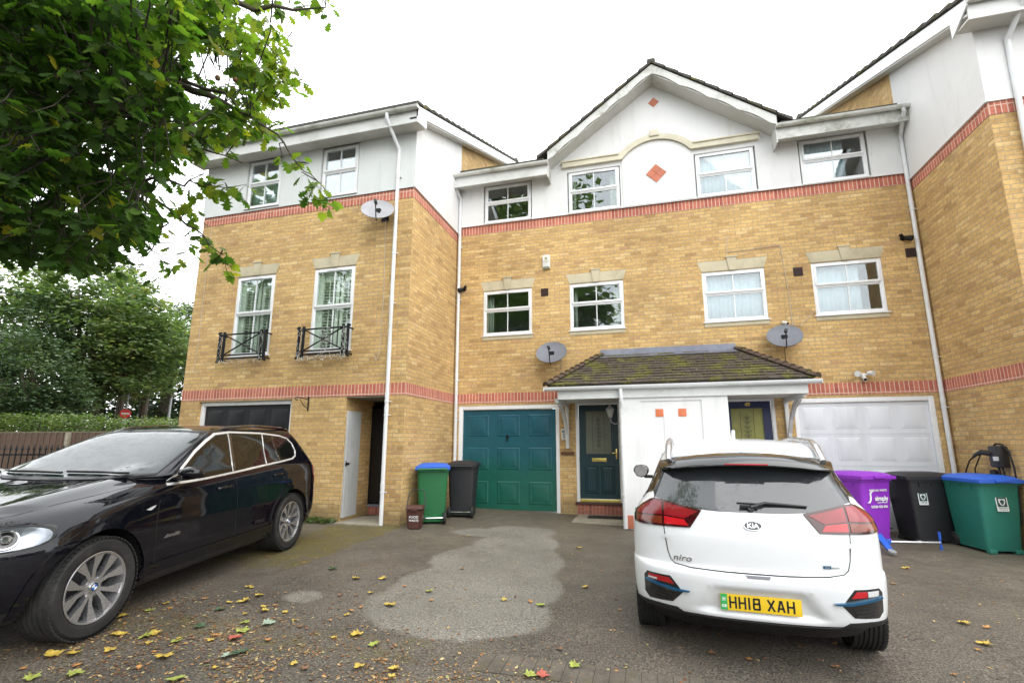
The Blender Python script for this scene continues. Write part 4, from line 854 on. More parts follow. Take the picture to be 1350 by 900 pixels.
w = MB(); T = Matrix.Translation((-.20, 0, 0)); w.lathe([(0, -.09), (.03, -.085), (.045, -.06)], 8, M=T); w.lathe([(.085, .07), (.09, .08), (.05, .12), (.02, .14), (.022, .16), (0, .18)], 8, M=T)
for k in range(4):
    a = pi/4+k*pi/2; w.tube([(-.20+.045*cos(a), .045*sin(a), -.06), (-.20+.08*cos(a), .08*sin(a), .075)], .006, 6)
w.build('lantern_frame', M['dish_pale'], r, local=True)
w = MB(); w.lathe([(.04, -.06), (.075, .072)], 8, M=T); w.build('lantern_glass', pmat('frosted_glass', (.45, .45, .42), .3), r, local=True)
r = empty('hanging_basket_bracket', (-2.05, LF, 2.15), 0, 'black scrolled basket bracket on the brick right of the black garage', 'bracket')
w = MB(); w.box(-.012, .012, -.012, 0, -.14, .14); w.tube([(0, -.01, .08), (-.02, -.30, .10)], .008, 6); w.tube([(0, -.01, -.10), (-.01, -.12, -.04), (-.015, -.22, .06)], .007, 6)
w.tube([(-.02, -.30, .10)]+[(-.02, -.30-.03*sin(a), .07+.03*cos(a)) for a in [k*pi/5 for k in range(8)]], .007, 6); w.build('scroll', M['black_metal'], r, local=True)
# string lights wound on the balconies
M['fairy'] = pmat('clear_string_light_wire', (.62, .62, .58), .4, .1, 30)
for (x0, x1, z0, z1, lab) in ((-4.17, -3.06, 3.06, 3.62, 'clear string lights trailing along the bottom of the left balcony'), (-2.26, -1.17, 3.05, 3.61, 'clear string lights looped all over the right balcony')):
    w = MB(); rnd = random.Random(int(x0*10)); p = LF-.19
    def strand(pts, r=.0025): w.tube(pts, r, 4, cap=False)
    n = 34; strand([(x0+(x1-x0)*k/n, p+rnd.uniform(-.02, .03), z0-.03+rnd.uniform(-.05, .04)) for k in range(n+1)])
    for xx in ((x0+.04, x1-.06) if x0 < -3 else (x0+.05, x0+.02, x1-.05, x1-.1, x1-.02)): strand([(xx+rnd.uniform(-.05, .05), p+rnd.uniform(-.02, .02), z0-.05+k*.05) for k in range(12)])
    if x0 > -3:
        for q in range(3): strand([(x0+.62+rnd.uniform(-.12, .12), p+rnd.uniform(-.02, .02), z0+.02+k*.04) for k in range(14)])
    for k in range(70 if x0 < -3 else 150):
        if rnd.random() < .6: cx, cz = rnd.uniform(x0, x1), z0-.04+rnd.uniform(-.06, .03)
        elif x0 > -3 and rnd.random() < .5: cx, cz = x0+.62+rnd.uniform(-.15, .15), rnd.uniform(z0, z1)
        else: cx, cz = rnd.choice((x0+.04, x1-.05))+rnd.uniform(-.05, .05), rnd.uniform(z0, z1)
        w.lathe([(0, -.010), (.006, 0), (0, .012)], 5, M=Matrix.Translation((cx, p+rnd.uniform(-.02, .02), cz)))
    tag(w.build('string_lights', M['fairy'], None), lab, 'string lights')
# EV charger with its hanging cable
r = empty('car_charger', (9.37, -1.22, 1.18), 0, 'black electric car charger with looped cable on the right side wall', 'car charger')
w = MB(); w.box(-.13, 0, -.12, .12, -.16, .16, bev=.03); w.build('case', M['plastic_black'], r, local=True)
w = MB(); w.box(-.16, -.12, -.10, -.03, -.06, .0, bev=.004); w.build('label_plate', M['white_plastic'], r, local=True)
w = MB(); w.tube([(-.10, .06, .04), (-.16, .20, .06), (-.17, .34, .02), (-.16, .42, -.02)], .03, 12, radii=[.045, .04, .026, .02]); w.lathe([(0, -.05), (.05, -.03), (.05, .03), (0, .05)], 14, M=Matrix.Translation((-.08, .14, -.24))); w.build('plug', M['plastic_black'], r, local=True)
w = MB(); w.tube([(-.16, .42, -.02), (-.15, .55, -.08), (-.12, .72, -.22), (-.12, .85, -.42), (-.10, .9, -.7)], .011, 8); w.tube([(-.14, .25, .05), (-.13, .38, -.08), (-.12, .5, -.2), (-.1, .55, -.4)], .010, 8)
w.tube([(-.06, .10, .14), (-.06, .03, .19), (-.06, -.10, .18), (-.06, -.22, .08), (-.06, -.27, -.15), (-.06, -.27, -.5), (-.06, -.24, -.8), (-.06, -.2, -.95)], .013, 8)
w.tube([(-.08, .02, -.14), (-.08, .0, -.3), (-.06, .04, -.45)], .014, 8); w.tube([(-.08, -.06, -.14), (-.08, -.09, -.3), (-.06, -.07, -.5)], .014, 8); w.build('charging_cable', M['rubber'], r, local=True)

# ================================================================ wheelie bins
def bin_mat(n, c): return pmat(n, c, .5, .07, 3, dirt=tuple(x*.6+.02 for x in c), dirt_amt=.35, bmp=.12, bs_=160)
M['bin_purple'] = bin_mat('purple_bin_plastic', (.27, .030, .50)); M['bin_black'] = bin_mat('charcoal_bin_plastic', (.018, .018, .021)); M['bin_green'] = bin_mat('green_bin_plastic', (.018, .165, .125))
M['bin_grass'] = bin_mat('grass_green_bin_plastic', (.012, .13, .042)); M['lid_blue'] = bin_mat('blue_bin_lid', (.025, .115, .55)); M['bin_brown'] = bin_mat('brown_bin_plastic', (.085, .03, .022))
M['print_white'] = pmat('white_print', (.80, .80, .80), .5, .03)
M['sticker'] = pmat('white_sticker', (.70, .72, .72), .5, .06)
M['sticker_dark'] = pmat('dark_green_sticker_print', (.02, .06, .06), .5, .06)
def wheelie(name, loc, rz, label, body, lid, W=.58, D=.72, Hb=.93, decal=None, face='front'):
    "front faces local -Y, hinge, handle and wheels at +Y"
    root = empty(name, (loc[0], loc[1], gz(loc[0], loc[1])), rz, label, 'wheelie bin')
    w = MB(); prof = [(0.035, .80), (.05, .81), (.30, .86), (.60, .92), (Hb-.10, .965), (Hb-.07, .97), (Hb-.069, 1.04), (Hb, 1.05)]; rings = []
    def ring(z, s, inset=0):
        hw, hd = W/2*s-inset, D/2*s-inset; c = .055; pts = []
        oy = .03*(1-s)*2
        for (cx, cy, a0) in ((hw-c, hd-c, 0), (-hw+c, hd-c, pi/2), (-hw+c, -hd+c, pi), (hw-c, -hd+c, 3*pi/2)):
            for k in range(5): a = a0+k*pi/8; pts.append(w.bm.verts.new((cx+c*cos(a), cy+c*sin(a)+oy-(.0 if z > .5 else 0), z)))
        return pts
    rings = [ring(z, s) for z, s in prof]+[ring(Hb, 1.05, .02), ring(.1, .82, .01)]
    for a, b in zip(rings, rings[1:]):
        for k in range(20): w.bm.faces.new((a[k], a[(k+1) % 20], b[(k+1) % 20], b[k]))
    w.bm.faces.new(rings[0][::-1]); w.bm.faces.new(rings[-1])
    for sx in (-1, 1):                                   # moulded ribs under the rim, feet at the front
        for yy in (-.2, .0, .2): w.box(sx*W/2*.97-.012, sx*W/2*.97+.012, yy-.012, yy+.012, Hb-.14, Hb-.07)
        w.box(sx*W*.30-.05, sx*W*.30+.05, -D/2*.80-.004, -D/2*.6, .0, .06, bev=.01)
    for xx in (-.18, 0, .18): w.box(xx-.010, xx+.010, -D/2*.985, -D/2*.95, Hb-.15, Hb-.07)
    b = w.build('bin_body', body, root, sharp=35, local=True)
    l = MB(); hw, hd = W/2*1.10, D/2*1.12; n = 10; m_ = 8; G = {}
    for i in range(n+1):
        for j in range(m_+1):
            x, y = -hw+2*hw*i/n, -hd+2*hd*j/m_; ex = 1-abs(x/hw)**6; ey = 1-abs(y/hd)**6
            z = Hb+.012+.055*ex*ey+.010*(1-abs(x/hw))+(.02*max(0, -y/hd)*0)
            G[i, j] = l.bm.verts.new((x, y-.012, z))
    for i in range(n):
        for j in range(m_): l.bm.faces.new((G[i, j], G[i+1, j], G[i+1, j+1], G[i, j+1])).smooth = True
    edge = [G[i, 0] for i in range(n+1)]+[G[n, j] for j in range(1, m_+1)]+[G[i, m_] for i in range(n-1, -1, -1)]+[G[0, j] for j in range(m_-1, 0, -1)]
    low = [l.bm.verts.new((v.co.x, v.co.y, Hb-.035)) for v in edge]; N = len(edge)
    for k in range(N): l.bm.faces.new((edge[k], low[k], low[(k+1) % N], edge[(k+1) % N]))
    l.bm.faces.new(low)
    l.box(-.10, .10, -hd-.045, -hd-.01, Hb-.02, Hb+.012, bev=.006)
    lo = l.build('lid', lid, root, sharp=35, local=True)
    h = MB(); yb = D/2*1.05
    for sx in (-1, 1): h.box(sx*W*.36-.02, sx*W*.36+.02, yb-.02, yb+.10, Hb-.05, Hb+.0, bev=.006)
    h.tube([(-W*.46, yb+.09, Hb-.02), (W*.46, yb+.09, Hb-.02)], .017, 10); h.build('handle', body, root, local=True)
    for sx in (-1, 1):
        wh = MB(); T = Matrix.Translation((sx*(W/2*.82+.0), D/2*.80+.03, .10)) @ Matrix.Rotation(pi/2, 4, 'Y')
        wh.lathe([(0, -.025), (.055, -.028), (.06, -.02), (.094, -.025), (.10, -.012), (.10, .012), (.094, .025), (.06, .02), (.055, .028), (0, .025)], 24, M=T); wo_ = wh.build('wheel', M['rubber'], root, local=True)
        hb = MB(); hb.lathe([(0, -.031), (.03, -.031), (.045, -.026), (.045, .026), (.03, .031), (0, .031)], 12, M=T); hb.build('hub', M['plastic_black'], wo_, local=True)
    ax = MB(); ax.tube([(-W/2*.8, D/2*.8+.03, .10), (W/2*.8, D/2*.8+.03, .10)], .012, 8); ax.build('axle', M['chrome'], root, local=True)
    return root
def on_front(root, W, D, dz_fn, side=False, x_side=1):
    "matrix lying on the sloping front face: x right, y up"
    lean = .0
    if not side: return lambda x, z: Matrix.Translation((x, -D/2*(.80+.165*z/.83)-.006, z)) @ Matrix.Rotation(pi/2-.07, 4, 'X')
    return lambda y, z: Matrix.Translation((x_side*(W/2*(.80+.165*z/.83)+.006), y, z)) @ Matrix.Rotation(pi/2*x_side, 4, 'Z') @ Matrix.Rotation(pi/2-.06, 4, 'X')
bp = wheelie('wheelie_bin', (7.53, -.84), radians(27), 'purple wheelie bin with white lettering and purple lid', M['bin_purple'], M['bin_purple'], W=.60, Hb=1.01)
F = on_front(bp, .58, .72, None); w = MB()
text_mb(w, 'RESIDUAL WASTE', .042, F(.02, .80), .001, bold=.0012)
text_mb(w, 'simply', .098, F(.075, .675), .001, bold=.003); text_mb(w, 'waste solutions', .030, F(.085, .615), .001, bold=.0006); text_mb(w, '03330 433 033', .052, F(.03, .55), .001, bold=.0015)
Fm = F(-.135, .68) @ Matrix.Translation((0, 0, .006)); S = [(.045, .085), (.02, .08), (.0, .05), (-.005, .0), (-.02, -.04), (-.05, -.055)]
w.tube([Fm @ Vector((x, y, 0)) for x, y in [(.06, .10), (.03, .098), (.005, .07), (.005, .02), (-.01, -.03), (-.035, -.06), (-.07, -.065)]], .012, 6, radii=[.006, .011, .013, .013, .013, .011, .006])
w.build('printing', M['print_white'], [c for c in bp.children if c.name.startswith('bin_body')][0], local=True)
bk = wheelie('wheelie_bin', (8.46, -.70), radians(-90+14), 'charcoal wheelie bin with white sticker between the purple and green bins', M['bin_black'], M['bin_black'], W=.56, Hb=1.0)
bg_ = wheelie('wheelie_bin', (9.01, -1.20), radians(9), 'teal green wheelie bin with blue lid and white sticker by the side wall', M['bin_green'], M['lid_blue'], W=.56, Hb=1.01)
def crest(root, Fn, x, z, s, parent_name='bin_body'):
    p = [c for c in root.children if c.name.startswith(parent_name)][0]
    w = MB(); A = Fn(x, z)
    w.box(-.075*s, .075*s, -.105*s, .095*s, -.003, .001, M=A); st = w.build('sticker', M['sticker'], p, local=True)
    w = MB(); w.box(-.062*s, .062*s, -.045*s, .083*s, .0, .003, M=A); 
    for k in range(2): w.box(-.055*s, .055*s, (-.065-.02*k)*s, (-.059-.02*k)*s, .0, .003, M=A)
    w.build('sticker_print', M['sticker_dark'], st, local=True)
    w = MB(); sh = [(-.042, .065), (.042, .065), (.042, .02), (.025, -.015), (0, -.035), (-.025, -.015), (-.042, .02)]
    w.prism([A @ Vector((a*s, b*s, .002)) for a, b in sh], (A.to_3x3() @ Vector((0, 0, .003)))); w.build('crest', M['sticker'], st, local=True)
    w = MB(); w.prism([A @ Vector((a*s*.6, b*s*.6+.007, .005)) for a, b in sh], (A.to_3x3() @ Vector((0, 0, .002)))); w.box(-.004*s, .004*s, -.03*s, .062*s, .004, .0075, M=A); w.build('crest_print', M['sticker_dark'], st, local=True)
crest(bk, on_front(bk, .56, .72, None, True, 1), -.17, .68, .95)
crest(bg_, on_front(bg_, .56, .72, None), .0, .69, 1.0)
wheelie('wheelie_bin', (.345, -1.70), radians(180+24), 'bright green wheelie bin with blue lid beside the brown food caddy', M['bin_grass'], M['lid_blue'], W=.56, D=.66, Hb=.97)
wheelie('wheelie_bin', (.64, -.92), radians(180+12), 'black wheelie bin behind the bright green bin, in front of the teal garage', M['bin_black'], M['bin_black'], W=.54, D=.60, Hb=.98)
cx, cy = .36, -2.38; r = empty('food_caddy', (cx, cy, gz(cx, cy)), radians(14), 'small brown food waste caddy with raised black handle', 'food caddy')
def tapered(mb, w0, d0, w1, d1, z0, z1, m=0, bev=.02):
    v = [Vector((a*w/2, b*d/2, z)) for z, w, d in ((z0, w0, d0), (z1, w1, d1)) for a, b in ((-1, -1), (1, -1), (1, 1), (-1, 1))]
    vs_ = [mb.bm.verts.new(p) for p in v]; fs = [mb.bm.faces.new([vs_[i] for i in q]) for q in ((3, 2, 1, 0), (4, 5, 6, 7), (0, 1, 5, 4), (1, 2, 6, 5), (2, 3, 7, 6), (3, 0, 4, 7))]
    if bev: bmesh.ops.bevel(mb.bm, geom=list({e for f in fs for e in f.edges}), offset=bev, segments=2, affect='EDGES')
w = MB(); tapered(w, .21, .20, .27, .26, 0, .32); b = w.build('bin_body', M['bin_brown'], r, local=True)
w = MB(); tapered(w, .30, .30, .27, .25, .322, .375, bev=.012); w.box(-.06, .06, -.165, -.14, .30, .35, bev=.006); w.build('lid', M['bin_brown'], r, local=True)
w = MB(); w.tube([(-.15, 0, .33), (-.15, .05, .46), (-.13, .09, .58), (-.08, .11, .62), (.08, .11, .62), (.13, .09, .58), (.15, .05, .46), (.15, 0, .33)], .009, 8); w.build('handle', M['plastic_black'], r, local=True)
w = MB(); text_mb(w, 'FOOD', .055, Matrix.Translation((0, -.122, .20)) @ Matrix.Rotation(pi/2-.09, 4, 'X'), .001, bold=.001); text_mb(w, 'WASTE', .05, Matrix.Translation((0, -.116, .145)) @ Matrix.Rotation(pi/2-.09, 4, 'X'), .001, bold=.001); w.build('printing', M['sticker'], b, local=True)
# ================================================================ scooter and child's bicycle
M['blue_paint'] = pmat('bright_blue_paint', (.02, .10, .50), .35, .1, 9); M['alu'] = pmat('aluminium_tube', (.72, .72, .76), .25, .05, 20, metal=.6)
sx, sy = 7.52, -1.62; r = empty('kick_scooter', (sx, sy, gz(sx, sy)), radians(18), 'blue kick scooter lying on its side in front of the purple bin', 'scooter')
w = MB(); w.tube([(.06, 0, .13), (.86, .0, .105)], .014, 10); w.tube([(.50, 0, .117), (.56, 0, .115)], .02, 10); w.build('steering_column', M['alu'], r, local=True)
w = MB(); w.tube([(.86, 0, -.02), (.86, 0, .24)], .012, 10); w.tube([(.86, 0, -.02), (.86, 0, .06)], .018, 10); w.tube([(.86, 0, .15), (.86, 0, .255)], .018, 10); w.build('handlebar', M['blue_paint'], r, local=True)
w = MB(); w.prism([(-.09, .06, .20), (-.01, .03, .21), (-.10, -.26, .05), (-.17, -.26, .04)], (.0, .0, .028)); w.box(.0, .07, -.05, .04, .10, .17, bev=.01); w.build('deck', M['blue_paint'], r, local=True)
for (x, y, z, rr) in ((-.08, .10, .23, .06), (-.14, -.29, .055, .05)):
    w = MB(); T = Matrix.Translation((x, y, z)) @ Matrix.Rotation(radians(20), 4, 'X'); w.lathe([(0, -.015), (rr*.6, -.015), (rr, -.012), (rr, .012), (rr*.6, .015), (0, .015)], 20, M=T); w.build('wheel', pmat('grey_wheel', (.25, .26, .28), .5, .1), r, local=True)
bx, by = 8.0, -.42; r = empty('childs_bicycle', (bx, by, gz(bx, by)), radians(78), "small black child's bicycle half hidden between two bins", 'bicycle')
for (x, nm) in ((-.22, 1), (.40, 1)):
    w = MB(); T = Matrix.Translation((x, 0, .155)) @ Matrix.Rotation(pi/2, 4, 'X')
    w.lathe([(.12, -.014), (.14, -.018), (.155, 0), (.14, .018), (.12, .014), (.12, -.014)], 28, M=T); ww = w.build('wheel', M['rubber'], r, local=True)
    w = MB(); w.lathe([(.108, -.01), (.122, -.01), (.122, .01), (.108, .01), (.108, -.01)], 28, M=T)
    for k in range(8): a = k*pi/4; w.tube([(x, 0, .155), (x+.112*cos(a), 0, .155+.112*sin(a))], .003, 4)
    w.lathe([(0, -.03), (.018, -.03), (.018, .03), (0, .03)], 10, M=T); w.build('rim', M['dish_pale'], ww, local=True)
w = MB(); w.tube([(-.22, .03, .155), (-.02, 0, .42)], .012, 8); w.tube([(-.22, -.03, .155), (-.02, 0, .42)], .012, 8); w.tube([(-.05, 0, .17), (-.03, 0, .46)], .015, 8); w.tube([(-.05, 0, .17), (.28, 0, .40)], .017, 8); w.tube([(-.03, 0, .38), (.28, 0, .44)], .015, 8); w.tube([(-.22, 0, .155), (-.05, 0, .17)], .01, 8)
w.build('frame', M['black_metal'], r, local=True)
w = MB(); w.tube([(.40, .03, .155), (.30, .03, .36), (.27, 0, .50)], .012, 8); w.tube([(.40, -.03, .155), (.30, -.03, .36), (.27, 0, .5)], .012, 8); w.tube([(.18, -.2, .62), (.24, -.1, .60), (.27, 0, .54), (.24, .1, .60), (.18, .2, .62)], .011, 8); w.build('fork', M['black_metal'], r, local=True)
w = MB(); w.tube([(-.03, 0, .46), (-.03, 0, .53)], .011, 8); w.tube([(-.14, 0, .55), (-.08, 0, .56), (.02, 0, .55), (.08, 0, .55)], .03, 10, radii=[.045, .055, .03, .015]); w.build('saddle', M['plastic_black'], r, local=True)
w = MB(); w.lathe([(0, -.006), (.05, -.006), (.05, .006), (0, .006)], 18, M=Matrix.Translation((-.05, -.04, .17)) @ Matrix.Rotation(pi/2, 4, 'X')); w.tube([(-.05, -.05, .17), (.04, -.06, .12)], .008, 6); w.box(.01, .07, -.12, -.06, .11, .13); w.build('pedals', M['plastic_black'], r, local=True)
r = empty('door_mat', (3.34, -.36, 0), 0, 'black rubber mat on the slab before the teal front door', 'door mat')
w = MB(); z = gz(3.2, -.5)+.027; w.box(3.03, 3.70, -.52, -.20, z, z+.014, bev=.004); w.build('mat', M['rubber'], r)
# ================================================================ the far left: fence, railings, sign, posts
M['fence'] = pmat('brown_fence_boards', (.12, .075, .055), .8, .25, 5, stretch=(7, 7, .4), dirt=(.05, .045, .02), dirt_amt=.5)
M['fence_top'] = pmat('mossy_rail', (.16, .14, .09), .85, .25, 9, dirt=(.09, .10, .03), dirt_amt=.7)
def fence_run(A, B, zt0, zt1, lab):
    A, B = Vector(A), Vector(B); root = empty('board_fence', (A.x, A.y, 0), 0, lab, 'fence'); d = B-A; L_ = d.length; d.normalize(); n = int(L_/.11); nrm = Vector((-d.y, d.x, 0))
    w = MB(); rnd = random.Random(4)
    for k in range(n):
        p = A+d*(L_*k/n); q = A+d*(L_*(k+.96)/n); z1 = zt0+(zt1-zt0)*k/n-.06+rnd.uniform(-.006, .004); o_ = nrm*(.012 if k % 2 else 0)
        w.prism([(p.x+o_.x, p.y+o_.y, -.6), (q.x+o_.x, q.y+o_.y, -.6), (q.x+o_.x, q.y+o_.y, z1), (p.x+o_.x, p.y+o_.y, z1)], nrm*.018)
    w.build('boards', M['fence'], root)
    w = MB(); w.prism([(A.x, A.y, zt0-.06), (B.x, B.y, zt1-.06), (B.x, B.y, zt1-.015), (A.x, A.y, zt0-.015)], nrm*.06); w.build('capping_rail', M['fence_top'], root)
    k = 0.0
    ps = [A+d*t for t in [L_*(i+.5)/5 for i in range(5)]]
    for p in ps:
        w = MB(); w.box(p.x-.06, p.x+.06, p.y-.075, p.y+.03, -.6, zt0-.05, bev=.008); w.build('fence_post', M['concrete'], root)
    return root
fence_run((-19.5, -.2, 0), (-6.6, 1.7, 0), 1.80, 1.80, 'brown closeboard fence with pale concrete posts behind the railings')
# railings
r = empty('spiked_railings', (-9, -3.0, 0), 0, 'black spear-topped railings in front of the brown fence', 'railings')
w = MB(); A = Vector((-11.5, -3.9, 0)); B = Vector((-7.05, -2.3, 0)); d = (B-A).normalized(); L_ = (B-A).length; n = int(L_/.115)
for k in range(n):
    p = A+d*(k*.115); zt1_ = 1.26
    w.tube([(p.x, p.y, -.2), (p.x, p.y, zt1_+.02)], .012, 6); w.lathe([(.012, 0), (.030, .025), (.016, .06), (0, .13)], 6, M=Matrix.Translation((p.x, p.y, zt1_+.01))); w.lathe([(0, -.014), (.016, 0), (0, .014)], 6, M=Matrix.Translation((p.x, p.y, zt1_)))
w.build('bars', M['black_metal'], r)
w = MB()
for z in (.15, 1.16): w.prism([(A.x, A.y, z), (B.x, B.y, z), (B.x, B.y, z+.035), (A.x, A.y, z+.035)], (.0, .012, 0))
w.build('rails', M['black_metal'], r)
# no entry sign and its pole
M['pole'] = pmat('galvanised_pole', (.42, .44, .46), .5, .1, 5); M['sign_red'] = pmat('sign_red', (.65, .02, .025), .4, .05); M['sign_white'] = pmat('sign_white', (.8, .8, .8), .4, .03)
sp_ = Vector((-19.1, 6.6, 0)); r = empty('no_entry_sign', sp_, radians(-62), 'round red no entry sign on a tall grey pole among the trees', 'road sign')
w = MB(); w.tube([(0, 0.05, -.3), (0, .05, 4.3)], .045, 12); w.build('pole', M['pole'], r, local=True)
Rm = Matrix.Translation((0, 0, 2.78)) @ Matrix.Rotation(pi/2, 4, 'X')
w = MB(); w.lathe([(0, 0), (.21, 0), (.21, .015), (0, .015)], 36, M=Rm); pl = w.build('sign_plate', M['sign_red'], r, local=True)
w = MB(); w.box(-.15, .15, -.022, -.014, 2.745, 2.815); w.build('white_bar', M['sign_white'], pl, local=True)
r.rotation_euler = (0, 0, atan2(-(CPOS.y-sp_.y), -(CPOS.x-sp_.x))-pi/2)
r = empty('street_lamp', (-23.0, 11.8, 0), 0, 'slim grey street lamp post beside the left house corner', 'street lamp')
w = MB(); w.tube([(0, 0, -.3), (0, 0, 4.0), (.05, -.02, 4.15)], .07, 12, radii=[.09, .06, .05]); w.build('pole', M['pole'], r, local=True)
w = MB(); w.tube([(.0, 0, 4.15), (.55, -.2, 4.3)], .05, 12, radii=[.05, .09]); w.build('lamp_head', M['white_plastic'], r, local=True)
# ================================================================ cars
def paint(name, col, rough, coat=1.0, drops=.0, metal=0, var=.03):
    m, nt, b = new_mat(name); co = objco(nt)
    c = ramp(nt, noise_(nt, 3, 5, .6, co), [(.3, tuple(x*(1-var) for x in col)), (.7, tuple(x*(1+var) for x in col))])
    nt.links.new(c, b.inputs['Base Color']); b.inputs['Metallic'].default_value = metal
    b.inputs['Roughness'].default_value = rough; b.inputs['Coat Weight'].default_value = coat; b.inputs['Coat Roughness'].default_value = .02
    if drops:
        v = nd(nt, 'ShaderNodeTexVoronoi'); v.inputs['Scale'].default_value = 105; v.feature = 'F1'; nt.links.new(co, v.inputs['Vector'])
        sel = math_(nt, 'GREATER_THAN', noise_(nt, 9, 3, .6, co), .50)
        h = math_(nt, 'MULTIPLY', sstep(nt, v.outputs['Distance'], .38, .12), sel)
        bn = nd(nt, 'ShaderNodeBump'); bn.inputs['Strength'].default_value = drops; bn.inputs['Distance'].default_value = .003; nt.links.new(h, bn.inputs['Height'])
        nt.links.new(bn.outputs[0], b.inputs['Normal']); nt.links.new(bn.outputs[0], b.inputs['Coat Normal'])
    return m
M['paint_black'] = paint('wet_black_car_paint', (.0036, .0036, .0065), .5, 1, .16)
M['paint_black'].node_tree.nodes['Principled BSDF'].inputs['Specular IOR Level'].default_value = .0
M['paint_white'] = paint('white_car_paint', (.74, .76, .78), .35, .8, .0)
M['gloss_black'] = paint('gloss_black_trim', (.006, .006, .007), .15, 1, .0)
M['screen_wet'] = paint('wet_misted_windscreen', (.012, .022, .020), .05, .1, .5)
M['car_glass'] = paint('dark_car_glass', (.030, .034, .038), .05, .0, .22)
M['car_glass'].node_tree.nodes['Principled BSDF'].inputs['Specular IOR Level'].default_value = 1.0
M['car_glass_side'] = paint('tinted_side_glass', (.004, .005, .005), .03, .0, .0)
M['trim'] = pmat('black_car_plastic', (.014, .014, .015), .5, .2, 9, dirt=(.05, .045, .04), dirt_amt=.25)
M['skid'] = pmat('grey_bumper_insert', (.12, .12, .14), .45, .1, 9)
M['lamp_red'] = paint('red_tail_lens', (.20, .006, .012), .15, .45, 0, 0, .3); M['lamp_dark'] = paint('dark_red_lens', (.04, .002, .004), .15, .45); M['lamp_bright'] = paint('bright_red_lens', (.42, .008, .014), .15, .45, 0, 0, .3)
M['lamp_amber'] = paint('amber_lens_under_red', (.17, .028, .010), .15, .45, 0, 0, .35); M['lamp_clear'] = paint('clear_lens', (.60, .60, .62), .1, 1)
M['headlamp'] = paint('headlamp_glass', (.20, .22, .25), .14, .5, .0, .7, .8); M['rim_silver'] = pmat('silver_alloy', (.55, .55, .57), .28, .06, 9, metal=.85, dirt=(.3, .29, .28), dirt_amt=.25)
M['rim_dark'] = pmat('shaded_alloy_recess', (.05, .05, .055), .5, .1, 9, metal=.4)
M['plate_yellow'] = pmat('yellow_number_plate', (.82, .55, .02), .4, .03, 9); M['plate_green'] = pmat('green_plate_band', (.03, .40, .10), .4, .03); M['ink'] = pmat('black_plate_characters', (.012, .012, .012), .5, .1)
M['trim_blue'] = paint('metallic_blue_trim', (.012, .12, .26), .25, .8, 0, .5); M['badge_blue'] = pmat('badge_blue', (.02, .13, .50), .3, .05)
M['trim_bright'] = pmat('satin_bright_trim', (.80, .80, .80), .35, .04, 9, metal=.55)
def catmull(rows, sub):
    out = []; n = len(rows)
    for i in range(n-1):
        p0, p1, p2, p3 = rows[max(i-1, 0)], rows[i], rows[i+1], rows[min(i+2, n-1)]
        for k in range(sub):
            t = k/sub; q = []
            for a, b, c, d in zip(p0, p1, p2, p3):
                # monotone-limited tangents to avoid overshoot
                m1, m2 = (c-a)/2, (d-b)/2; s = c-b
                if s == 0: m1 = m2 = 0
                else:
                    m1 = 0 if m1*s < 0 else m1 if abs(m1) < 3*abs(s) else 3*s
                    m2 = 0 if m2*s < 0 else m2 if abs(m2) < 3*abs(s) else 3*s
                q.append((2*t**3-3*t*t+1)*b+(t**3-2*t*t+t)*m1+(-2*t**3+3*t*t)*c+(t**3-t*t)*m2)
            out.append(q)
    out.append(list(rows[-1])); return out
def shell(rows, sub=5, nr=22, ns=26, nf=22, kr=2.5, kf_=2.4, deform=None):
    bm = bmesh.new(); S = catmull(rows, sub); rings = []
    for row in S:
        z, xr_, Dr, hw, xf, Df = row[:6]; kf = row[6] if len(row) > 6 else kf_; half = []
        for i in range(nr):
            a = (i/nr)*pi/2; y = hw*sin(a)**(2/kr); x = xr_+Dr*(1-cos(a)**(2/kr)); half.append((x, y))
        x0, x1 = xr_+Dr, xf-Df
        for i in range(ns+1): half.append((x0+(x1-x0)*i/ns, hw))
        for i in range(nf-1, -1, -1):
            a = (i/nf)*pi/2; y = hw*sin(a)**(2/kf); x = xf-Df*(1-cos(a)**(2/kf)); half.append((x, y))
        full = half+[(x, -y) for x, y in half[-2:0:-1]]
        ring = []
        for x, y in full:
            p = Vector((x, y, z))
            if deform: p = deform(p)
            ring.append(bm.verts.new(p))
        rings.append(ring)
    n = len(rings[0])
    for a, b in zip(rings, rings[1:]):
        for k in range(n):
            bm.faces.new((a[k], a[(k+1) % n], b[(k+1) % n], b[k]))
    def cap(r, flip):
        # strip cap between the two sides keeps quads
        h = n//2
        for k in range(h):
            a, b, c, d = r[k], r[k+1], r[(n-k-1) % n], r[(n-k) % n]
            vs_ = []
            for v in (a, b, c, d):
                if v not in vs_: vs_.append(v)
            if len(vs_) > 2: bm.faces.new(vs_[::-1] if flip else vs_)
    cap(rings[0], True); cap(rings[-1], False)
    bmesh.ops.recalc_face_normals(bm, faces=bm.faces)
    return bm
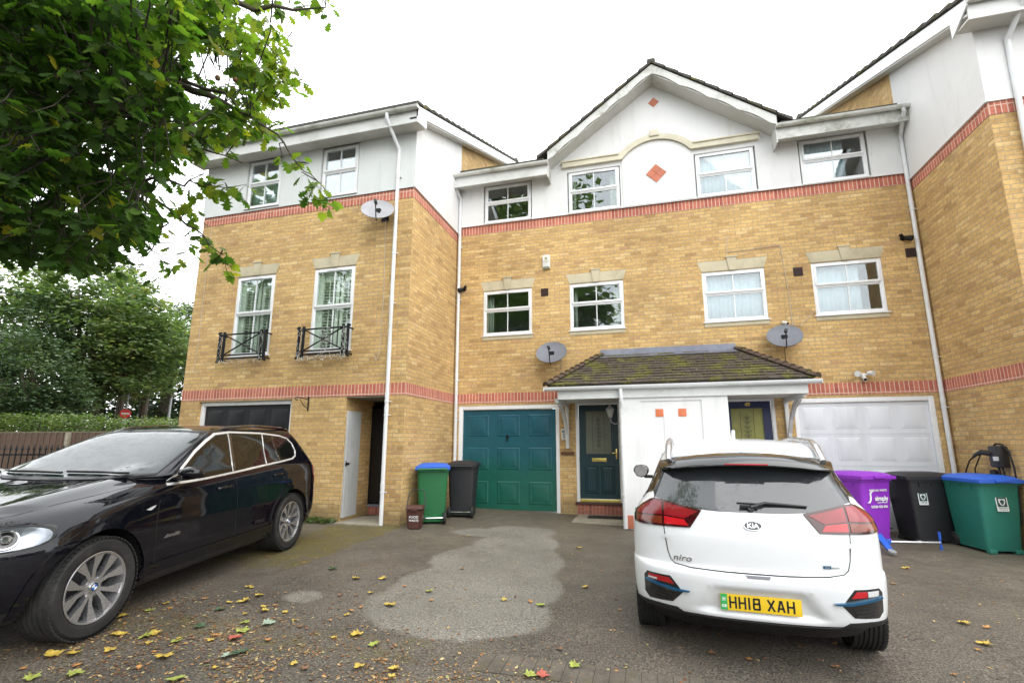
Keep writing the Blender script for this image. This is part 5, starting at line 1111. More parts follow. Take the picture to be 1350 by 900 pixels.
class Car:
    def __init__(s, root, rows, paint_mat, deform=None, **kw):
        s.root = root; bm = shell(rows, deform=deform, **kw); me = bpy.data.meshes.new('car_body'); bm.to_mesh(me)
        s.verts = [v.co.copy() for v in bm.verts]; bm.verts.ensure_lookup_table(); bm.normal_update(); s.vn = [v.normal.copy() for v in bm.verts]
        s.faces = [[v.index for v in f.verts] for f in bm.faces]; s.bvh = BVHTree.FromPolygons(s.verts, s.faces); bm.free(); s.me = me; s.paint = paint_mat
    def normal_at(s, p):
        loc, n, i, d = s.bvh.find_nearest(p)
        if i is None: return Vector((0, 0, 1)), p
        f = s.faces[i]; w = poly_3d_calc([s.verts[k] for k in f], loc); nn = Vector((0, 0, 0))
        for k, q in zip(f, w): nn += s.vn[k]*q
        return nn.normalized(), loc
    def body(s, wells, cut_r, zcut, mats, y_in=.55, name='body', zfun=None):
        o = bpy.data.objects.new(name, s.me); COL.objects.link(o)
        for m in mats: s.me.materials.append(m)
        mb = MB()
        for (x, z) in wells:
            for sy in (-1, 1): mb.lathe([(0, 0), (cut_r, 0), (cut_r, .6), (0, .6)], 48, M=Matrix.Translation((x, sy*y_in, z)) @ Matrix.Rotation(-sy*pi/2, 4, 'X'))
        c = mb.build('cut', [], None, sharp=None, recalc=True); md = o.modifiers.new('b', 'BOOLEAN'); md.operation = 'DIFFERENCE'; md.object = c; md.solver = 'EXACT'
        dg = bpy.context.evaluated_depsgraph_get(); me2 = bpy.data.meshes.new_from_object(o.evaluated_get(dg)); o.modifiers.clear(); bpy.data.objects.remove(c); o.data = me2; me2.name = name
        if not me2.materials:
            for m in mats: me2.materials.append(m)
        nrm = [None]*len(me2.loops); sm = []
        for p in me2.polygons:
            cc = p.center; inner = False
            for (x, z) in wells:
                r = sqrt((cc.x-x)**2+(cc.z-z)**2)
                if r < cut_r*1.004 and abs(cc.y) > y_in-.01 and (abs(r-cut_r) < .02 and abs(p.normal.y) < .4 or abs(abs(cc.y)-y_in) < .01): inner = True
            zc = zfun(cc) if zfun else zcut
            p.material_index = 1 if (inner or cc.z < zc) else 0; p.use_smooth = True
            for li in p.loop_indices:
                v = me2.vertices[me2.loops[li].vertex_index].co
                if inner: nrm[li] = p.normal.copy()
                else:
                    nn, loc = s.normal_at(v); nrm[li] = nn if (loc-v).length < 2e-3 and nn.dot(p.normal) > .2 else p.normal.copy()
        me2.normals_split_custom_set([tuple(n) for n in nrm])
        o.parent = s.root; s.o = o; return o
    def patch(s, name, poly, view, mat, off=.003, cell=.05, thick=.006, parent=None, smooth_n=True, holes=None):
        "2D outline projected on to the body: view 'rear' (y,z), 'front' (y,z), 'left'/'right' (x,z), 'top' (x,y)"
        bm = bmesh.new(); f = bm.faces.new([bm.verts.new((a, b, 0)) for a, b in poly])
        bmesh.ops.triangulate(bm, faces=[f])
        for ax in (0, 1):
            lo = min(p[ax] for p in poly); hi = max(p[ax] for p in poly); t = math.floor(lo/cell)*cell+cell
            while t < hi:
                co = (t, 0, 0) if ax == 0 else (0, t, 0); no = (1, 0, 0) if ax == 0 else (0, 1, 0)
                bmesh.ops.bisect_plane(bm, geom=bm.verts[:]+bm.edges[:]+bm.faces[:], plane_co=co, plane_no=no, dist=1e-5); t += cell
        bmesh.ops.remove_doubles(bm, verts=bm.verts, dist=1e-5)
        ray_ = {'rear': (lambda a, b: (Vector((-4, a, b)), Vector((1, 0, 0)))), 'front': (lambda a, b: (Vector((8, a, b)), Vector((-1, 0, 0)))), 'left': (lambda a, b: (Vector((a, 3, b)), Vector((0, -1, 0)))), 'right': (lambda a, b: (Vector((a, -3, b)), Vector((0, 1, 0)))), 'top': (lambda a, b: (Vector((a, b, 4)), Vector((0, 0, -1))))}[view]
        N = {}
        bnd = [e for e in bm.edges if e.is_boundary]
        dirv = None
        for v in bm.verts:
            o, d = ray_(v.co.x, v.co.y); dirv = d; loc, n, i, ds = s.bvh.ray_cast(o, d)
            if loc is None:
                loc, n, i, ds = s.bvh.find_nearest(o+d*3.2)
            nn, _ = s.normal_at(loc); v.co = loc+nn*off; N[v] = nn
        for fc in bm.faces: fc.normal_update()
        av = sum((fc.normal.dot(-dirv)*fc.calc_area() for fc in bm.faces))
        if av < 0: bmesh.ops.reverse_faces(bm, faces=bm.faces)
        if thick:
            r = bmesh.ops.extrude_edge_only(bm, edges=bnd)
            nv = [g for g in r['geom'] if isinstance(g, bmesh.types.BMVert)]
            # match each new vertex to its source to push it back into the body
            src = {}
            for v in nv:
                for e in v.link_edges:
                    q = e.other_vert(v)
                    if q in N: src[v] = q
            for v in nv:
                q = src.get(v)
                if q: v.co = q.co-N[q]*(thick+off*0); 
        me = bpy.data.meshes.new(name); bm.verts.index_update(); idx = {v.index: N.get(v) for v in bm.verts}; bm.to_mesh(me); bm.free(); me.materials.append(mat)
        for p in me.polygons: p.use_smooth = True
        if smooth_n:
            nr_ = []
            for p in me.polygons:
                side = any(idx[me.loops[li].vertex_index] is None for li in p.loop_indices)
                for li in p.loop_indices:
                    q = idx[me.loops[li].vertex_index]; nr_.append(tuple(p.normal if side or q is None else q))
            me.normals_split_custom_set(nr_)
        o = bpy.data.objects.new(name, me); COL.objects.link(o); o.parent = parent or s.root; return o
    def strip(s, name, line, view, w, mat, off=.004, closed=False, parent=None, cell=.05, thick=.005):
        n = len(line); L_, R_ = [], []
        for i, p in enumerate(line):
            a = line[i-1] if (i or closed) else p; b = line[(i+1) % n] if (i < n-1 or closed) else p
            tx, ty = b[0]-a[0], b[1]-a[1]; l = math.hypot(tx, ty) or 1; nx, ny = -ty/l*w/2, tx/l*w/2
            L_.append((p[0]+nx, p[1]+ny)); R_.append((p[0]-nx, p[1]-ny))
        if closed: obs = [(L_[i], L_[(i+1) % n], R_[(i+1) % n], R_[i]) for i in range(n)]
        else: obs = [(L_[i], L_[i+1], R_[i+1], R_[i]) for i in range(n-1)]
        parts = [s.patch(name, list(q), view, mat, off, cell, thick, parent) for q in obs]
        if len(parts) > 1:
            bm = bmesh.new()
            for p in parts: bm.from_mesh(p.data)
            me = bpy.data.meshes.new(name); bm.to_mesh(me); bm.free(); me.materials.append(mat)
            for p in me.polygons: p.use_smooth = True
            me.set_sharp_from_angle(angle=radians(40))
            par = parts[0].parent
            for p in parts: bpy.data.objects.remove(p)
            o = bpy.data.objects.new(name, me); COL.objects.link(o); o.parent = par; return o
        return parts[0]
    def point(s, a, b, view='rear'):
        o, d = (Vector((-4, a, b)), Vector((1, 0, 0))) if view == 'rear' else (Vector((a, 3, b)), Vector((0, -1, 0)))
        loc, n, i, ds = s.bvh.ray_cast(o, d); nn, _ = s.normal_at(loc); return loc, nn
def surf_matrix(loc, n, right):
    x = (right-n*right.dot(n)).normalized(); y = n.cross(x); return Matrix(((x.x, y.x, n.x, loc.x), (x.y, y.y, n.y, loc.y), (x.z, y.z, n.z, loc.z), (0, 0, 0, 1)))
def rounded(poly, it=2):
    for _ in range(it):
        q = []
        for i in range(len(poly)):
            a, b = poly[i], poly[(i+1) % len(poly)]; q += [(a[0]*.8+b[0]*.2, a[1]*.8+b[1]*.2), (a[0]*.2+b[0]*.8, a[1]*.2+b[1]*.8)]
        poly = q
    return poly
def wheel(root, x, y, R, rim_r, width, side, spokes=5, style='v', cap=True):
    "side +1: outer face to +Y"
    T = Matrix.Translation((x, y, R)) @ Matrix.Rotation(-side*pi/2, 4, 'X')     # local +Z = outwards
    w = MB(); h = width/2; pr = [(rim_r-.005, -h+.02), (rim_r+.015, -h), (R-.035, -h-.004), (R-.008, -h+.025)]
    ng = 5
    for k in range(ng):
        a = -h+.03+(width-.06)*k/ng; b = a+(width-.06)/ng; pr += [(R, a+.004), (R, b-.010), (R-.008, b-.008), (R-.008, b-.001)]
    pr += [(R-.008, h-.025), (R-.035, h+.004), (rim_r+.03, h+.006), (rim_r+.012, h), (rim_r-.004, h-.012), (rim_r-.012, h-.03), (rim_r-.02, -h+.02), (rim_r-.005, -h+.02)]
    w.lathe(pr, 60, M=T)
    nb = 64                                                # shoulder blocks
    for k in range(nb):
        a = 2*pi*k/nb; c, s_ = cos(a), sin(a)
        for zz in (-1, 1):
            p = Vector(((R-.010)*c, (R-.010)*s_, zz*(h-.012))); t = Vector((-s_, c, 0)); rr = Vector((c, s_, 0)); zz_ = Vector((0, 0, zz))
            q = [p+t*a1*.012+zz_*b1*.014+rr*c1 for c1 in (-.004, .0075) for a1, b1 in ((-1, -1), (1, -1), (1, 1), (-1, 1))]
            vv = [w.bm.verts.new(T @ v) for v in q]
            for ix in ((4, 5, 6, 7), (0, 1, 5, 4), (1, 2, 6, 5), (2, 3, 7, 6), (3, 0, 4, 7)): w.bm.faces.new([vv[i] for i in ix])
    ty = w.build('wheel', M['rubber'], root, sharp=30, local=True)
    r = MB(); r.lathe([(rim_r, h-.004), (rim_r-.004, h-.002), (rim_r-.016, h-.006), (rim_r-.022, h-.03), (rim_r-.035, -h+.04), (rim_r-.035, -h+.02)], 60, M=T)
    zf = h-.022; hubr = .075
    if style == 'v': # paired spokes opening outwards
        for k in range(spokes):
            for s2 in (-1, 1):
                a0 = 2*pi*k/spokes+s2*.16; a1 = 2*pi*k/spokes+s2*.34; wi, wo_ = .015, .040
                def ring_(a, rad, wd, z): d = Vector((cos(a), sin(a), 0)); t = Vector((-sin(a), cos(a), 0)); return [d*rad+t*wd+Vector((0, 0, z)), d*rad-t*wd+Vector((0, 0, z)), d*rad-t*wd*.75+Vector((0, 0, z-.045)), d*rad+t*wd*.75+Vector((0, 0, z-.045))]
                st = [ring_(a0, .05, wi, zf-.012), ring_(a0*.6+a1*.4, rim_r*.5, wi*1.05, zf-.006), ring_(a1, rim_r-.018, wo_, zf+.008)]
                vs_ = [[r.bm.verts.new(T @ p) for p in q] for q in st]
                for A, B in zip(vs_, vs_[1:]):
                    for i in range(4): r.bm.faces.new((A[i], A[(i+1) % 4], B[(i+1) % 4], B[i]))
    else:
        for k in range(spokes):
            a0 = 2*pi*k/spokes
            d = Vector((cos(a0), sin(a0), 0)); t = Vector((-sin(a0), cos(a0), 0))
            q = [(d*.05+t*.03, zf-.01), (d*.05-t*.03, zf-.01), (d*(rim_r-.018)-t*.055, zf+.006), (d*(rim_r-.018)+t*.055, zf+.006)]
            a = [r.bm.verts.new(T @ (p+Vector((0, 0, z)))) for p, z in q]; b = [r.bm.verts.new(T @ (p*.98+Vector((0, 0, z-.05)))) for p, z in q]
            r.bm.faces.new(a)
            for i in range(4): r.bm.faces.new((a[i], a[(i+1) % 4], b[(i+1) % 4], b[i]))
    r.lathe([(0, zf-.004), (.03, zf-.004), (.034, zf-.010), (hubr, zf-.016), (hubr+.004, zf-.05)], 30, M=T)
    for k in range(5): a = 2*pi*(k+.5)/5; r.lathe([(0, zf-.010), (.009, zf-.010), (.009, zf-.02)], 8, M=T @ Matrix.Translation((cos(a)*.055, sin(a)*.055, 0)))
    bmesh.ops.recalc_face_normals(r.bm, faces=r.bm.faces)
    rim = r.build('rim', M['rim_silver'], ty, sharp=35, local=True)
    dk = MB(); dk.lathe([(rim_r-.036, -h+.05), (.09, -h+.06), (.0, -h+.06)], 40, M=T); dk.lathe([(rim_r*.74, 0), (rim_r*.74, -.02), (0, -.02), (0, .0), (rim_r*.74, .0)], 40, M=T); dk.build('brake_disc', M['rim_dark'], ty, sharp=30, local=True)
    return ty, T, zf
def roundel(parent, T, zf, r):
    w = MB(); w.lathe([(0, 0), (r, 0), (r, .004), (0, .004)], 32, M=T @ Matrix.Translation((0, 0, zf-.003))); b = w.build('badge', M['gloss_black'], parent, local=True)
    for q, mt in ((0, 'badge_blue'), (1, 'sign_white'), (2, 'badge_blue'), (3, 'sign_white')):
        w = MB(); n = 8; w.prism([T @ Vector((0, 0, zf+.0012))]+[T @ Vector((r*.68*cos(q*pi/2+pi/2*k/n), r*.68*sin(q*pi/2+pi/2*k/n), zf+.0012)) for k in range(n+1)], T.to_3x3() @ Vector((0, 0, .001))); w.build('badge_quarter', M[mt], b, local=True)
    w = MB(); w.lathe([(r*.92, .0), (r, .0), (r, .0055), (r*.92, .0055), (r*.92, 0)], 32, M=T @ Matrix.Translation((0, 0, zf-.003))); w.build('badge_ring', M['chrome'], b, local=True)
def arch_poly(cx, cz, r0, r1, a0=-20, a1=200, n=22, zmin=.3):
    o = [(cx+r1*cos(radians(a0+(a1-a0)*k/n)), cz+r1*sin(radians(a0+(a1-a0)*k/n))) for k in range(n+1)]; i = [(cx+r0*cos(radians(a0+(a1-a0)*k/n)), cz+r0*sin(radians(a0+(a1-a0)*k/n))) for k in range(n+1)]
    return o, i

# ---------------- white hatchback seen from behind
def kia_deform(p):
    # sunk number plate bay in the rear bumper, tailgate shoulder and rear haunches
    if p.x < -.3:
        ay = abs(p.y); hwid = .30+(.565-p.z)*.75
        if .39 < p.z < .60:
            tz = min(1, max(0, (.575-p.z)/.03))*min(1, max(0, (p.z-.385)/.02)); ty_ = min(1, max(0, (hwid-ay)/.05)); p.x += .040*tz*ty_
        if .64 < p.z < .70 and ay < .60: pass
        if ay < .62 and .70 < p.z < 1.06: p.x -= .010*sin(pi*(p.z-.70)/.36)
    return p
KW = [(.20, -.52, .45, .80, 3.35, .6), (.31, -.66, .50, .86, 3.48, .7), (.345, -.755, .52, .885, 3.53, .7), (.45, -.795, .55, .900, 3.56, .75), (.60, -.815, .56, .905, 3.57, .78), (.655, -.805, .56, .905, 3.56, .8), (.675, -.770, .54, .902, 3.55, .8), (.70, -.755, .52, .901, 3.54, .8), (.80, -.745, .50, .900, 3.50, .8), (.90, -.735, .48, .896, 3.42, .85), (.97, -.72, .46, .886, 3.25, .9), (1.04, -.70, .44, .862, 2.95, 1.0), (1.09, -.675, .42, .832, 2.45, 1.0), (1.15, -.635, .38, .785, 2.12, .7), (1.25, -.565, .36, .735, 1.87, .6), (1.35, -.490, .34, .692, 1.62, .5), (1.45, -.420, .32, .648, 1.36, .45), (1.515, -.375, .32, .610, 1.16, .45), (1.565, -.26, .34, .545, 1.08, .5), (1.592, -.06, .36, .44, 1.02, .45), (1.608, .18, .3, .28, .95, .3), (1.612, .35, .2, .12, .8, .2)]
K = empty('parked_hatchback', (5.02, -5.36, -.19), radians(86.5), 'white hatchback parked nose-in on the drive, seen from behind with yellow plate', 'car'); K.rotation_euler = (0, -radians(.9), radians(86.5))
kc = Car(K, KW, M['paint_white'], kia_deform, sub=6, nr=30, ns=26, nf=20)
kc.body([(0, .33), (2.70, .33)], .375, .36, [M['paint_white'], M['trim']], zfun=lambda c: .352 if c.x < -.3 or c.x > 3.1 else .30)
for x in (0, 2.70):
    for s in (1, -1): wheel(K, x, s*.79, .33, .22, .21, s, 5, 'plain')
R1 = lambda pts: [(-a, b) for a, b in pts][::-1]
gl = rounded([(-.615, 1.46), (.615, 1.46), (.675, 1.30), (.715, 1.155), (.63, 1.138), (.36, 1.080), (-.36, 1.080), (-.63, 1.138), (-.715, 1.155), (-.675, 1.30)], 1)
g0 = kc.patch('rear_window', gl, 'rear', M['car_glass'], .004, .04)
for s in (1, -1):
    f = (lambda p: p) if s > 0 else R1
    out = [(.345, 1.080), (.434, .956), (.631, .950), (.80, .944), (.868, .950), (.873, .99), (.855, 1.035), (.80, 1.085), (.73, 1.130), (.70, 1.140), (.633, 1.136)]
    lt = kc.patch('tail_light', f(out), 'rear', M['lamp_dark'], .010, .03, .016)
    lt['label'] = 'left tail light' if s > 0 else 'right tail light'
    kc.patch('lens', f([(.375, 1.068), (.622, 1.118), (.622, 1.03), (.47, 1.015)]), 'rear', M['lamp_red'], .013, .03, .004, lt)
    kc.patch('lens', f([(.475, 1.008), (.622, 1.020), (.622, .966), (.445, .968)]), 'rear', M['lamp_bright'], .013, .03, .004, lt)
    kc.patch('lens', f([(.640, 1.122), (.70, 1.126), (.79, 1.075), (.845, 1.025), (.835, 1.015), (.64, 1.03)]), 'rear', M['lamp_red'], .013, .03, .004, lt)
    kc.patch('indicator', f([(.64, 1.018), (.83, 1.003), (.85, .965), (.64, .962)]), 'rear', M['lamp_amber'], .013, .03, .004, lt)
    # bumper corner units
    fu = [(.775, .602), (.600, .606), (.548, .545), (.515, .50), (.590, .420), (.765, .403), (.80, .44), (.80, .57)]
    u = kc.patch('bumper_vent', f(fu), 'rear', M['gloss_black'], .004, .03)
    kc.patch('reflector', f([(.765, .588), (.61, .592), (.575, .552), (.76, .556)] if s > 0 else [(.68, .590), (.61, .592), (.575, .552), (.68, .554)]), 'rear', M['lamp_bright'], .007, .03, .004, u)
    kc.patch('reflector', f([(.765, .570), (.70, .572), (.70, .558), (.765, .560)] if s > 0 else [(.765, .588), (.685, .590), (.685, .555), (.76, .556)]), 'rear', M['lamp_clear'], .009, .03, .004, u)
    kc.patch('trim_blade', f([(.785, .550), (.785, .535), (.56, .507), (.47, .512), (.46, .521), (.56, .525)]), 'rear', M['trim_blue'], .018, .03, .016, u)
    for k in range(3): kc.patch('vent_slat', f([(.74, .49-k*.025), (.58+.01*k, .485-k*.025), (.58+.01*k, .479-k*.025), (.74, .484-k*.025)]), 'rear', M['trim'], .010, .05, .006, u)
    kc.patch('parking_sensor', [(s*.33+.013*cos(a), .578+.013*sin(a)) for a in [k*pi/6 for k in range(12)]], 'rear', M['fascia'], .003, .05, .002)
    win = [(-.42, 1.20), (-.36, 1.30), (-.22, 1.415), (.05, 1.475), (.9, 1.485), (1.25, 1.43), (1.75, 1.23), (2.02, 1.08), (1.9, 1.045), (.9, 1.06), (.0, 1.10), (-.30, 1.15)]
    v = 'left' if s > 0 else 'right'
    sg = kc.patch('side_window', rounded(win, 1), v, M['car_glass_side'], .004, .08); kc.strip('window_trim', win, v, .016, M['gloss_black'], .007, True, sg, .2)
    for dl in ([(1.95, 1.03), (2.0, .8), (1.98, .45)], [(1.05, 1.05), (1.02, .75), (1.05, .42)], [(.05, 1.09), (.12, .80), (.40, .55)]): kc.strip('panel_gap', dl, v, .006, M['ink'], .0015, parent=sg, cell=.15, thick=.001)
    for hx in (1.22, .28):
        p, n = kc.point(hx, .935, 'left'); w = MB(); y = p.y+.022; w.tube([(hx-.10, s*(y-.02), .935), (hx-.085, s*y, .937), (hx, s*(y+.01), .94), (hx+.085, s*y, .937), (hx+.10, s*(y-.02), .935)], .013, 10); w.build('door_handle', M['chrome'], K, local=True)
    rw = MB(); rw.tube([(-.40, s*.575, 1.44), (-.25, s*.57, 1.545), (-.10, s*.572, 1.590), (.7, s*.578, 1.606), (1.20, s*.575, 1.575), (1.36, s*.57, 1.51)], .024, 12, radii=[.022, .030, .024, .022, .022, .016]); rw.build('roof_rail', M['rim_silver'], K, local=True)
    mm = MB(); T = Matrix.Translation((1.80, s*.985, 1.20)); mm.lathe([(0, -.09), (.055, -.07), (.085, -.01), (.085, .03), (.06, .07), (0, .085)], 18, M=T @ Matrix.Diagonal((.62, 1.15, .95, 1)) ); mm.box(1.78, 1.86, s*.84, s*.95, 1.11, 1.15); mi = mm.build('door_mirror', M['gloss_black'], K, local=True, sharp=50)
    q = MB(); q.lathe([(0, 0), (.07, 0), (.07, .004), (0, .004)], 18, M=Matrix.Translation((1.744, s*.985, 1.20)) @ Matrix.Rotation(-pi/2, 4, 'Y') @ Matrix.Diagonal((.95, 1.1, 1, 1))); q.build('mirror_glass', M['chrome'], mi, local=True)
kc.strip('tailgate_gap', [(.632, .950), (.622, .86), (.609, .774), (.590, .715), (.560, .690), (.45, .676), (.2, .672), (-.2, .672), (-.45, .676), (-.560, .690), (-.590, .715), (-.609, .774), (-.622, .86), (-.632, .950)], 'rear', .007, M['ink'], .0012, cell=.1, thick=.001)
for s in (1, -1): kc.strip('panel_gap', [(s*.70, 1.142), (s*.665, 1.30), (s*.63, 1.42)], 'rear', .006, M['ink'], .006, cell=.1, thick=.001)
hs = kc.patch('tailgate_handle', [(.085, .664), (-.085, .664), (-.07, .648), (.07, .648)], 'rear', M['skid'], .004, .05, .004)
kc.patch('bumper_insert', [(.50, .350), (-.50, .350), (-.56, .385), (-.70, .385), (-.86, .372), (-.82, .322), (-.46, .318), (.46, .318), (.82, .322), (.86, .372), (.70, .385), (.56, .385)][::1], 'rear', M['trim'], .006, .05, .006)
# spoiler with brake light
w = MB(); prof = [(-.375, 1.515), (-.50, 1.492), (-.585, 1.450), (-.600, 1.425), (-.585, 1.415), (-.52, 1.425), (-.44, 1.40), (-.39, 1.41)]; ys = [-.655, -.645, -.60, -.5, -.35, -.2, 0, .2, .35, .5, .60, .645, .655]
rr = []
for y in ys:
    t = abs(y)/.655; sh = 1-max(0, (t-.80)/.2)**2*.75; dz = -.062*t*t; cx_, cz_ = -.40, 1.45
    rr.append([w.bm.verts.new((cx_+(a-cx_)*sh+.10*t*t+.02*t, y, cz_+(b-cz_)*(1 if t < .9 else .75)+dz)) for a, b in prof])
for A, B in zip(rr, rr[1:]):
    for k in range(8): f = w.bm.faces.new((A[k], A[(k+1) % 8], B[(k+1) % 8], B[k])); f.smooth = True
w.bm.faces.new(rr[0]); w.bm.faces.new(rr[-1][::-1]); bmesh.ops.recalc_face_normals(w.bm, faces=w.bm.faces)
spo = w.build('spoiler', M['gloss_black'], K, local=True, sharp=40)
w = MB(); w.box(-.606, -.590, -.155, .155, 1.421, 1.431, bev=.002); w.build('brake_light', M['lamp_bright'], spo, local=True)
w = MB(); fin = [(.02, 1.60), (.26, 1.61), (.05, 1.695), (.0, 1.685)]; w.prism([(a, -.0, b) for a, b in fin], (0, .022, 0)); w.prism([(a-.01 if i in (0,) else a, .011-.03, 1.595 if i < 2 else 1.61) for i, (a, b) in enumerate(fin)], (0, .06, 0)); w.build('aerial', M['paint_white'], K, local=True, sharp=40)
# wiper, badge, lettering, plate
p, n = kc.point(0, 1.105); w = MB(); w.lathe([(0, .03), (.022, .03), (.028, 0)], 16, M=surf_matrix(p, n, Vector((0, -1, 0)))); w.box(p.x-.03, p.x-.008, -.05, .075, 1.115, 1.135, bev=.005)
q1, _ = kc.point(-.10, 1.135); q2, _ = kc.point(-.38, 1.122); w.tube([p+n*.03, q1+n*.03, q2+n*.02], .009, 8, radii=[.016, .010, .006]); q3, _ = kc.point(.09, 1.14); w.tube([q3+n*.012, q1+n*.012, q2+n*.012], .005, 6); w.build('wiper', M['plastic_black'], K, local=True)
p, n = kc.point(0, .992); Sm = surf_matrix(p+n*.004, n, Vector((0, -1, 0))); w = MB(); w.lathe([(0, .004), (.060, .004), (.063, 0)], 36, M=Sm @ Matrix.Diagonal((1, .50, 1, 1))); bd = w.build('badge', M['gloss_black'], K, local=True)
w = MB(); w.lathe([(.0585, .002), (.0585, .0075), (.065, .0075), (.066, .0), (.0585, .002)], 36, M=Sm @ Matrix.Diagonal((1, .50, 1, 1))); text_mb(w, 'KIA', .044, Sm @ Matrix.Translation((0, -.001, .005)), .0015, bold=.001, sx=1.15); w.build('badge_lettering', M['chrome'], bd, local=True)
p, n = kc.point(.50, .735); Sm = surf_matrix(p+n*.004, n, Vector((0, -1, 0))) @ Matrix(((1, .3, 0, 0), (0, 1, 0, 0), (0, 0, 1, 0), (0, 0, 0, 1))); w = MB(); text_mb(w, 'niro', .062, Sm, .003, bold=.0008, sx=1.35); w.build('lettering', M['chrome'], K, local=True)
p, n = kc.point(-.452, .738); Sm = surf_matrix(p+n*.002, n, Vector((0, -1, 0))); w = MB(); w.box(-.026, .026, -.010, .010, 0, .003, M=Sm); ec = w.build('eco_badge', M['trim_blue'], K, local=True)
p, n = kc.point(-.505, .735); Sm2 = surf_matrix(p+n*.003, n, Vector((0, -1, 0))); w = MB(); text_mb(w, 'eco', .022, Sm @ Matrix.Translation((0, 0, .0035)), .001, bold=.0005); text_mb(w, 'electric', .018, Sm2, .001, bold=.0003); w.build('eco_lettering', M['chrome'], ec, local=True)
px_ = min(kc.point(0, .42)[0].x, kc.point(.2, .50)[0].x, kc.point(0, .53)[0].x)-.012
PM = Matrix(((0, 0, -1, px_), (-1, 0, 0, 0), (0, 1, 0, .474), (0, 0, 0, 1)))
w = MB(); w.box(-.26, .26, -.0555, .0555, -.004, .002, M=PM, bev=.003); npl = w.build('number_plate', M['plate_yellow'], K, local=True, sharp=30)
w = MB(); w.box(-.258, -.214, -.0535, .0535, .002, .003, M=PM); gb = w.build('plate_band', M['plate_green'], npl, local=True)
w = MB(); text_mb(w, 'GB', .026, PM @ Matrix.Translation((-.236, -.027, .0032)), .0006, bold=.0008)
for q in ((-.25, -.222, .018, .021), (-.2375, -.2345, .005, .034)): w.box(q[0], q[1], q[2], q[3], .003, .0042, M=PM)
for k in (-1, 1): w.prism([PM @ Vector(v) for v in ((-.25, .0195-.0135*k-.0015, .003), (-.25, .0195-.0135*k+.0015, .003), (-.222, .0195+.0135*k+.0015, .003), (-.222, .0195+.0135*k-.0015, .003))], PM.to_3x3() @ Vector((0, 0, .001)))
w.build('plate_band_print', M['sign_white'], gb, local=True)
CH = {'H': [((0, 0), (0, 1)), ((1, 0), (1, 1)), ((0, .5), (1, .5))], '1': [((.5, 0), (.5, 1))], 'X': [((0, 0), (1, 1)), ((0, 1), (1, 0))], 'A': [((0, 0), (.42, 1)), ((1, 0), (.58, 1)), ((.2, .28), (.8, .28)), ((.38, .955), (.62, .955))],
      '8': [((.1, 0), (.9, 0)), ((.1, 1), (.9, 1)), ((.1, .53), (.9, .53)), ((0, .1), (0, .43)), ((1, .1), (1, .43)), ((.05, .63), (.05, .9)), ((.95, .63), (.95, .9)), ((0, .1), (.1, 0)), ((1, .1), (.9, 0)), ((0, .43), (.1, .53)), ((1, .43), (.9, .53)), ((.05, .9), (.12, 1)), ((.95, .9), (.88, 1)), ((.05, .63), (.1, .53)), ((.95, .63), (.9, .53))]}
w = MB(); x = -.196; cwid, chh, stk = .038, .067, .0125
for ch in 'HH18 XAH':
    if ch == ' ': x += .031; continue
    wd = cwid if ch != '1' else .004
    for (a, b) in CH[ch]:
        p = Vector((x+a[0]*wd, (a[1]-.5)*chh, 0)); q = Vector((x+b[0]*wd, (b[1]-.5)*chh, 0)); d = (q-p); l = d.length; d.normalize(); t = Vector((-d.y, d.x, 0))*stk/2; e = d*stk*(.5 if (abs(d.x) < .01 or abs(d.y) < .01) else .15)
        if ch in 'XA' and abs(d.x) > .01 and abs(d.y) > .01: e = d*0+d*stk*.3
        w.prism([PM @ (v+Vector((0, 0, .002))) for v in (p-t-e, q-t+e, q+t+e, p+t-e)], PM.to_3x3() @ Vector((0, 0, .0012)))
    x += (wd+.0235) if ch != '1' else .031
w.build('plate_characters', M['ink'], npl, local=True)

# ---------------- black SUV
XW = [(.24, -.78, .5, .86, 3.50, .7), (.30, -.90, .52, .915, 3.64, .75), (.45, -1.00, .55, .945, 3.74, .80), (.60, -1.02, .56, .952, 3.77, .82), (.72, -1.01, .56, .955, 3.77, .84), (.80, -1.00, .54, .950, 3.75, .86), (.88, -.985, .52, .944, 3.70, .90), (.94, -.975, .50, .938, 3.62, .95), (1.00, -.965, .48, .928, 3.46, 1.0), (1.06, -.955, .46, .915, 3.16, 1.1), (1.11, -.94, .45, .902, 2.82, 1.05), (1.145, -.92, .44, .890, 2.50, .72), (1.175, -.90, .42, .872, 2.38, .48), (1.22, -.87, .40, .848, 2.27, .40), (1.30, -.81, .38, .805, 2.09, .36), (1.40, -.74, .36, .755, 1.865, .34), (1.50, -.655, .34, .705, 1.635, .33), (1.57, -.58, .34, .665, 1.45, .33), (1.615, -.50, .34, .615, 1.28, .36), (1.645, -.40, .36, .53, 1.10, .45), (1.665, -.22, .36, .40, .90, .45), (1.675, -.02, .3, .22, .75, .3)]
XW = [r+((2.4 if r[0] < 1.12 else 2.8 if r[0] < 1.16 else 4.6),) for r in XW]
def x5_deform(p):
    s = 1 if p.y > 0 else -1
    # bonnet shoulders and door hollow
    if .45 < p.z < .95 and -.2 < p.x < 2.9 and abs(p.y) > .5: p.y -= s*.012*sin(pi*(p.z-.45)/.5)
    if .55 < p.z < 1.0 and abs(p.y) > .7:
        for cx in (2.9, .03): p.y += s*.016*math.exp(-((p.x-cx)/.42)**2)*sin(pi*(p.z-.55)/.45)
    if p.z > 1.0 and p.x > 2.2 and .35 < abs(p.y) < .75 and p.x < 3.5: p.z += .024*sin(pi*(abs(p.y)-.35)/.4)**2
    return p
XB = empty('parked_suv', (-1.52456, -4.39932, -.035), 0, 'black four by four with silver alloy wheels parked at the left, nose towards the viewer', 'car')
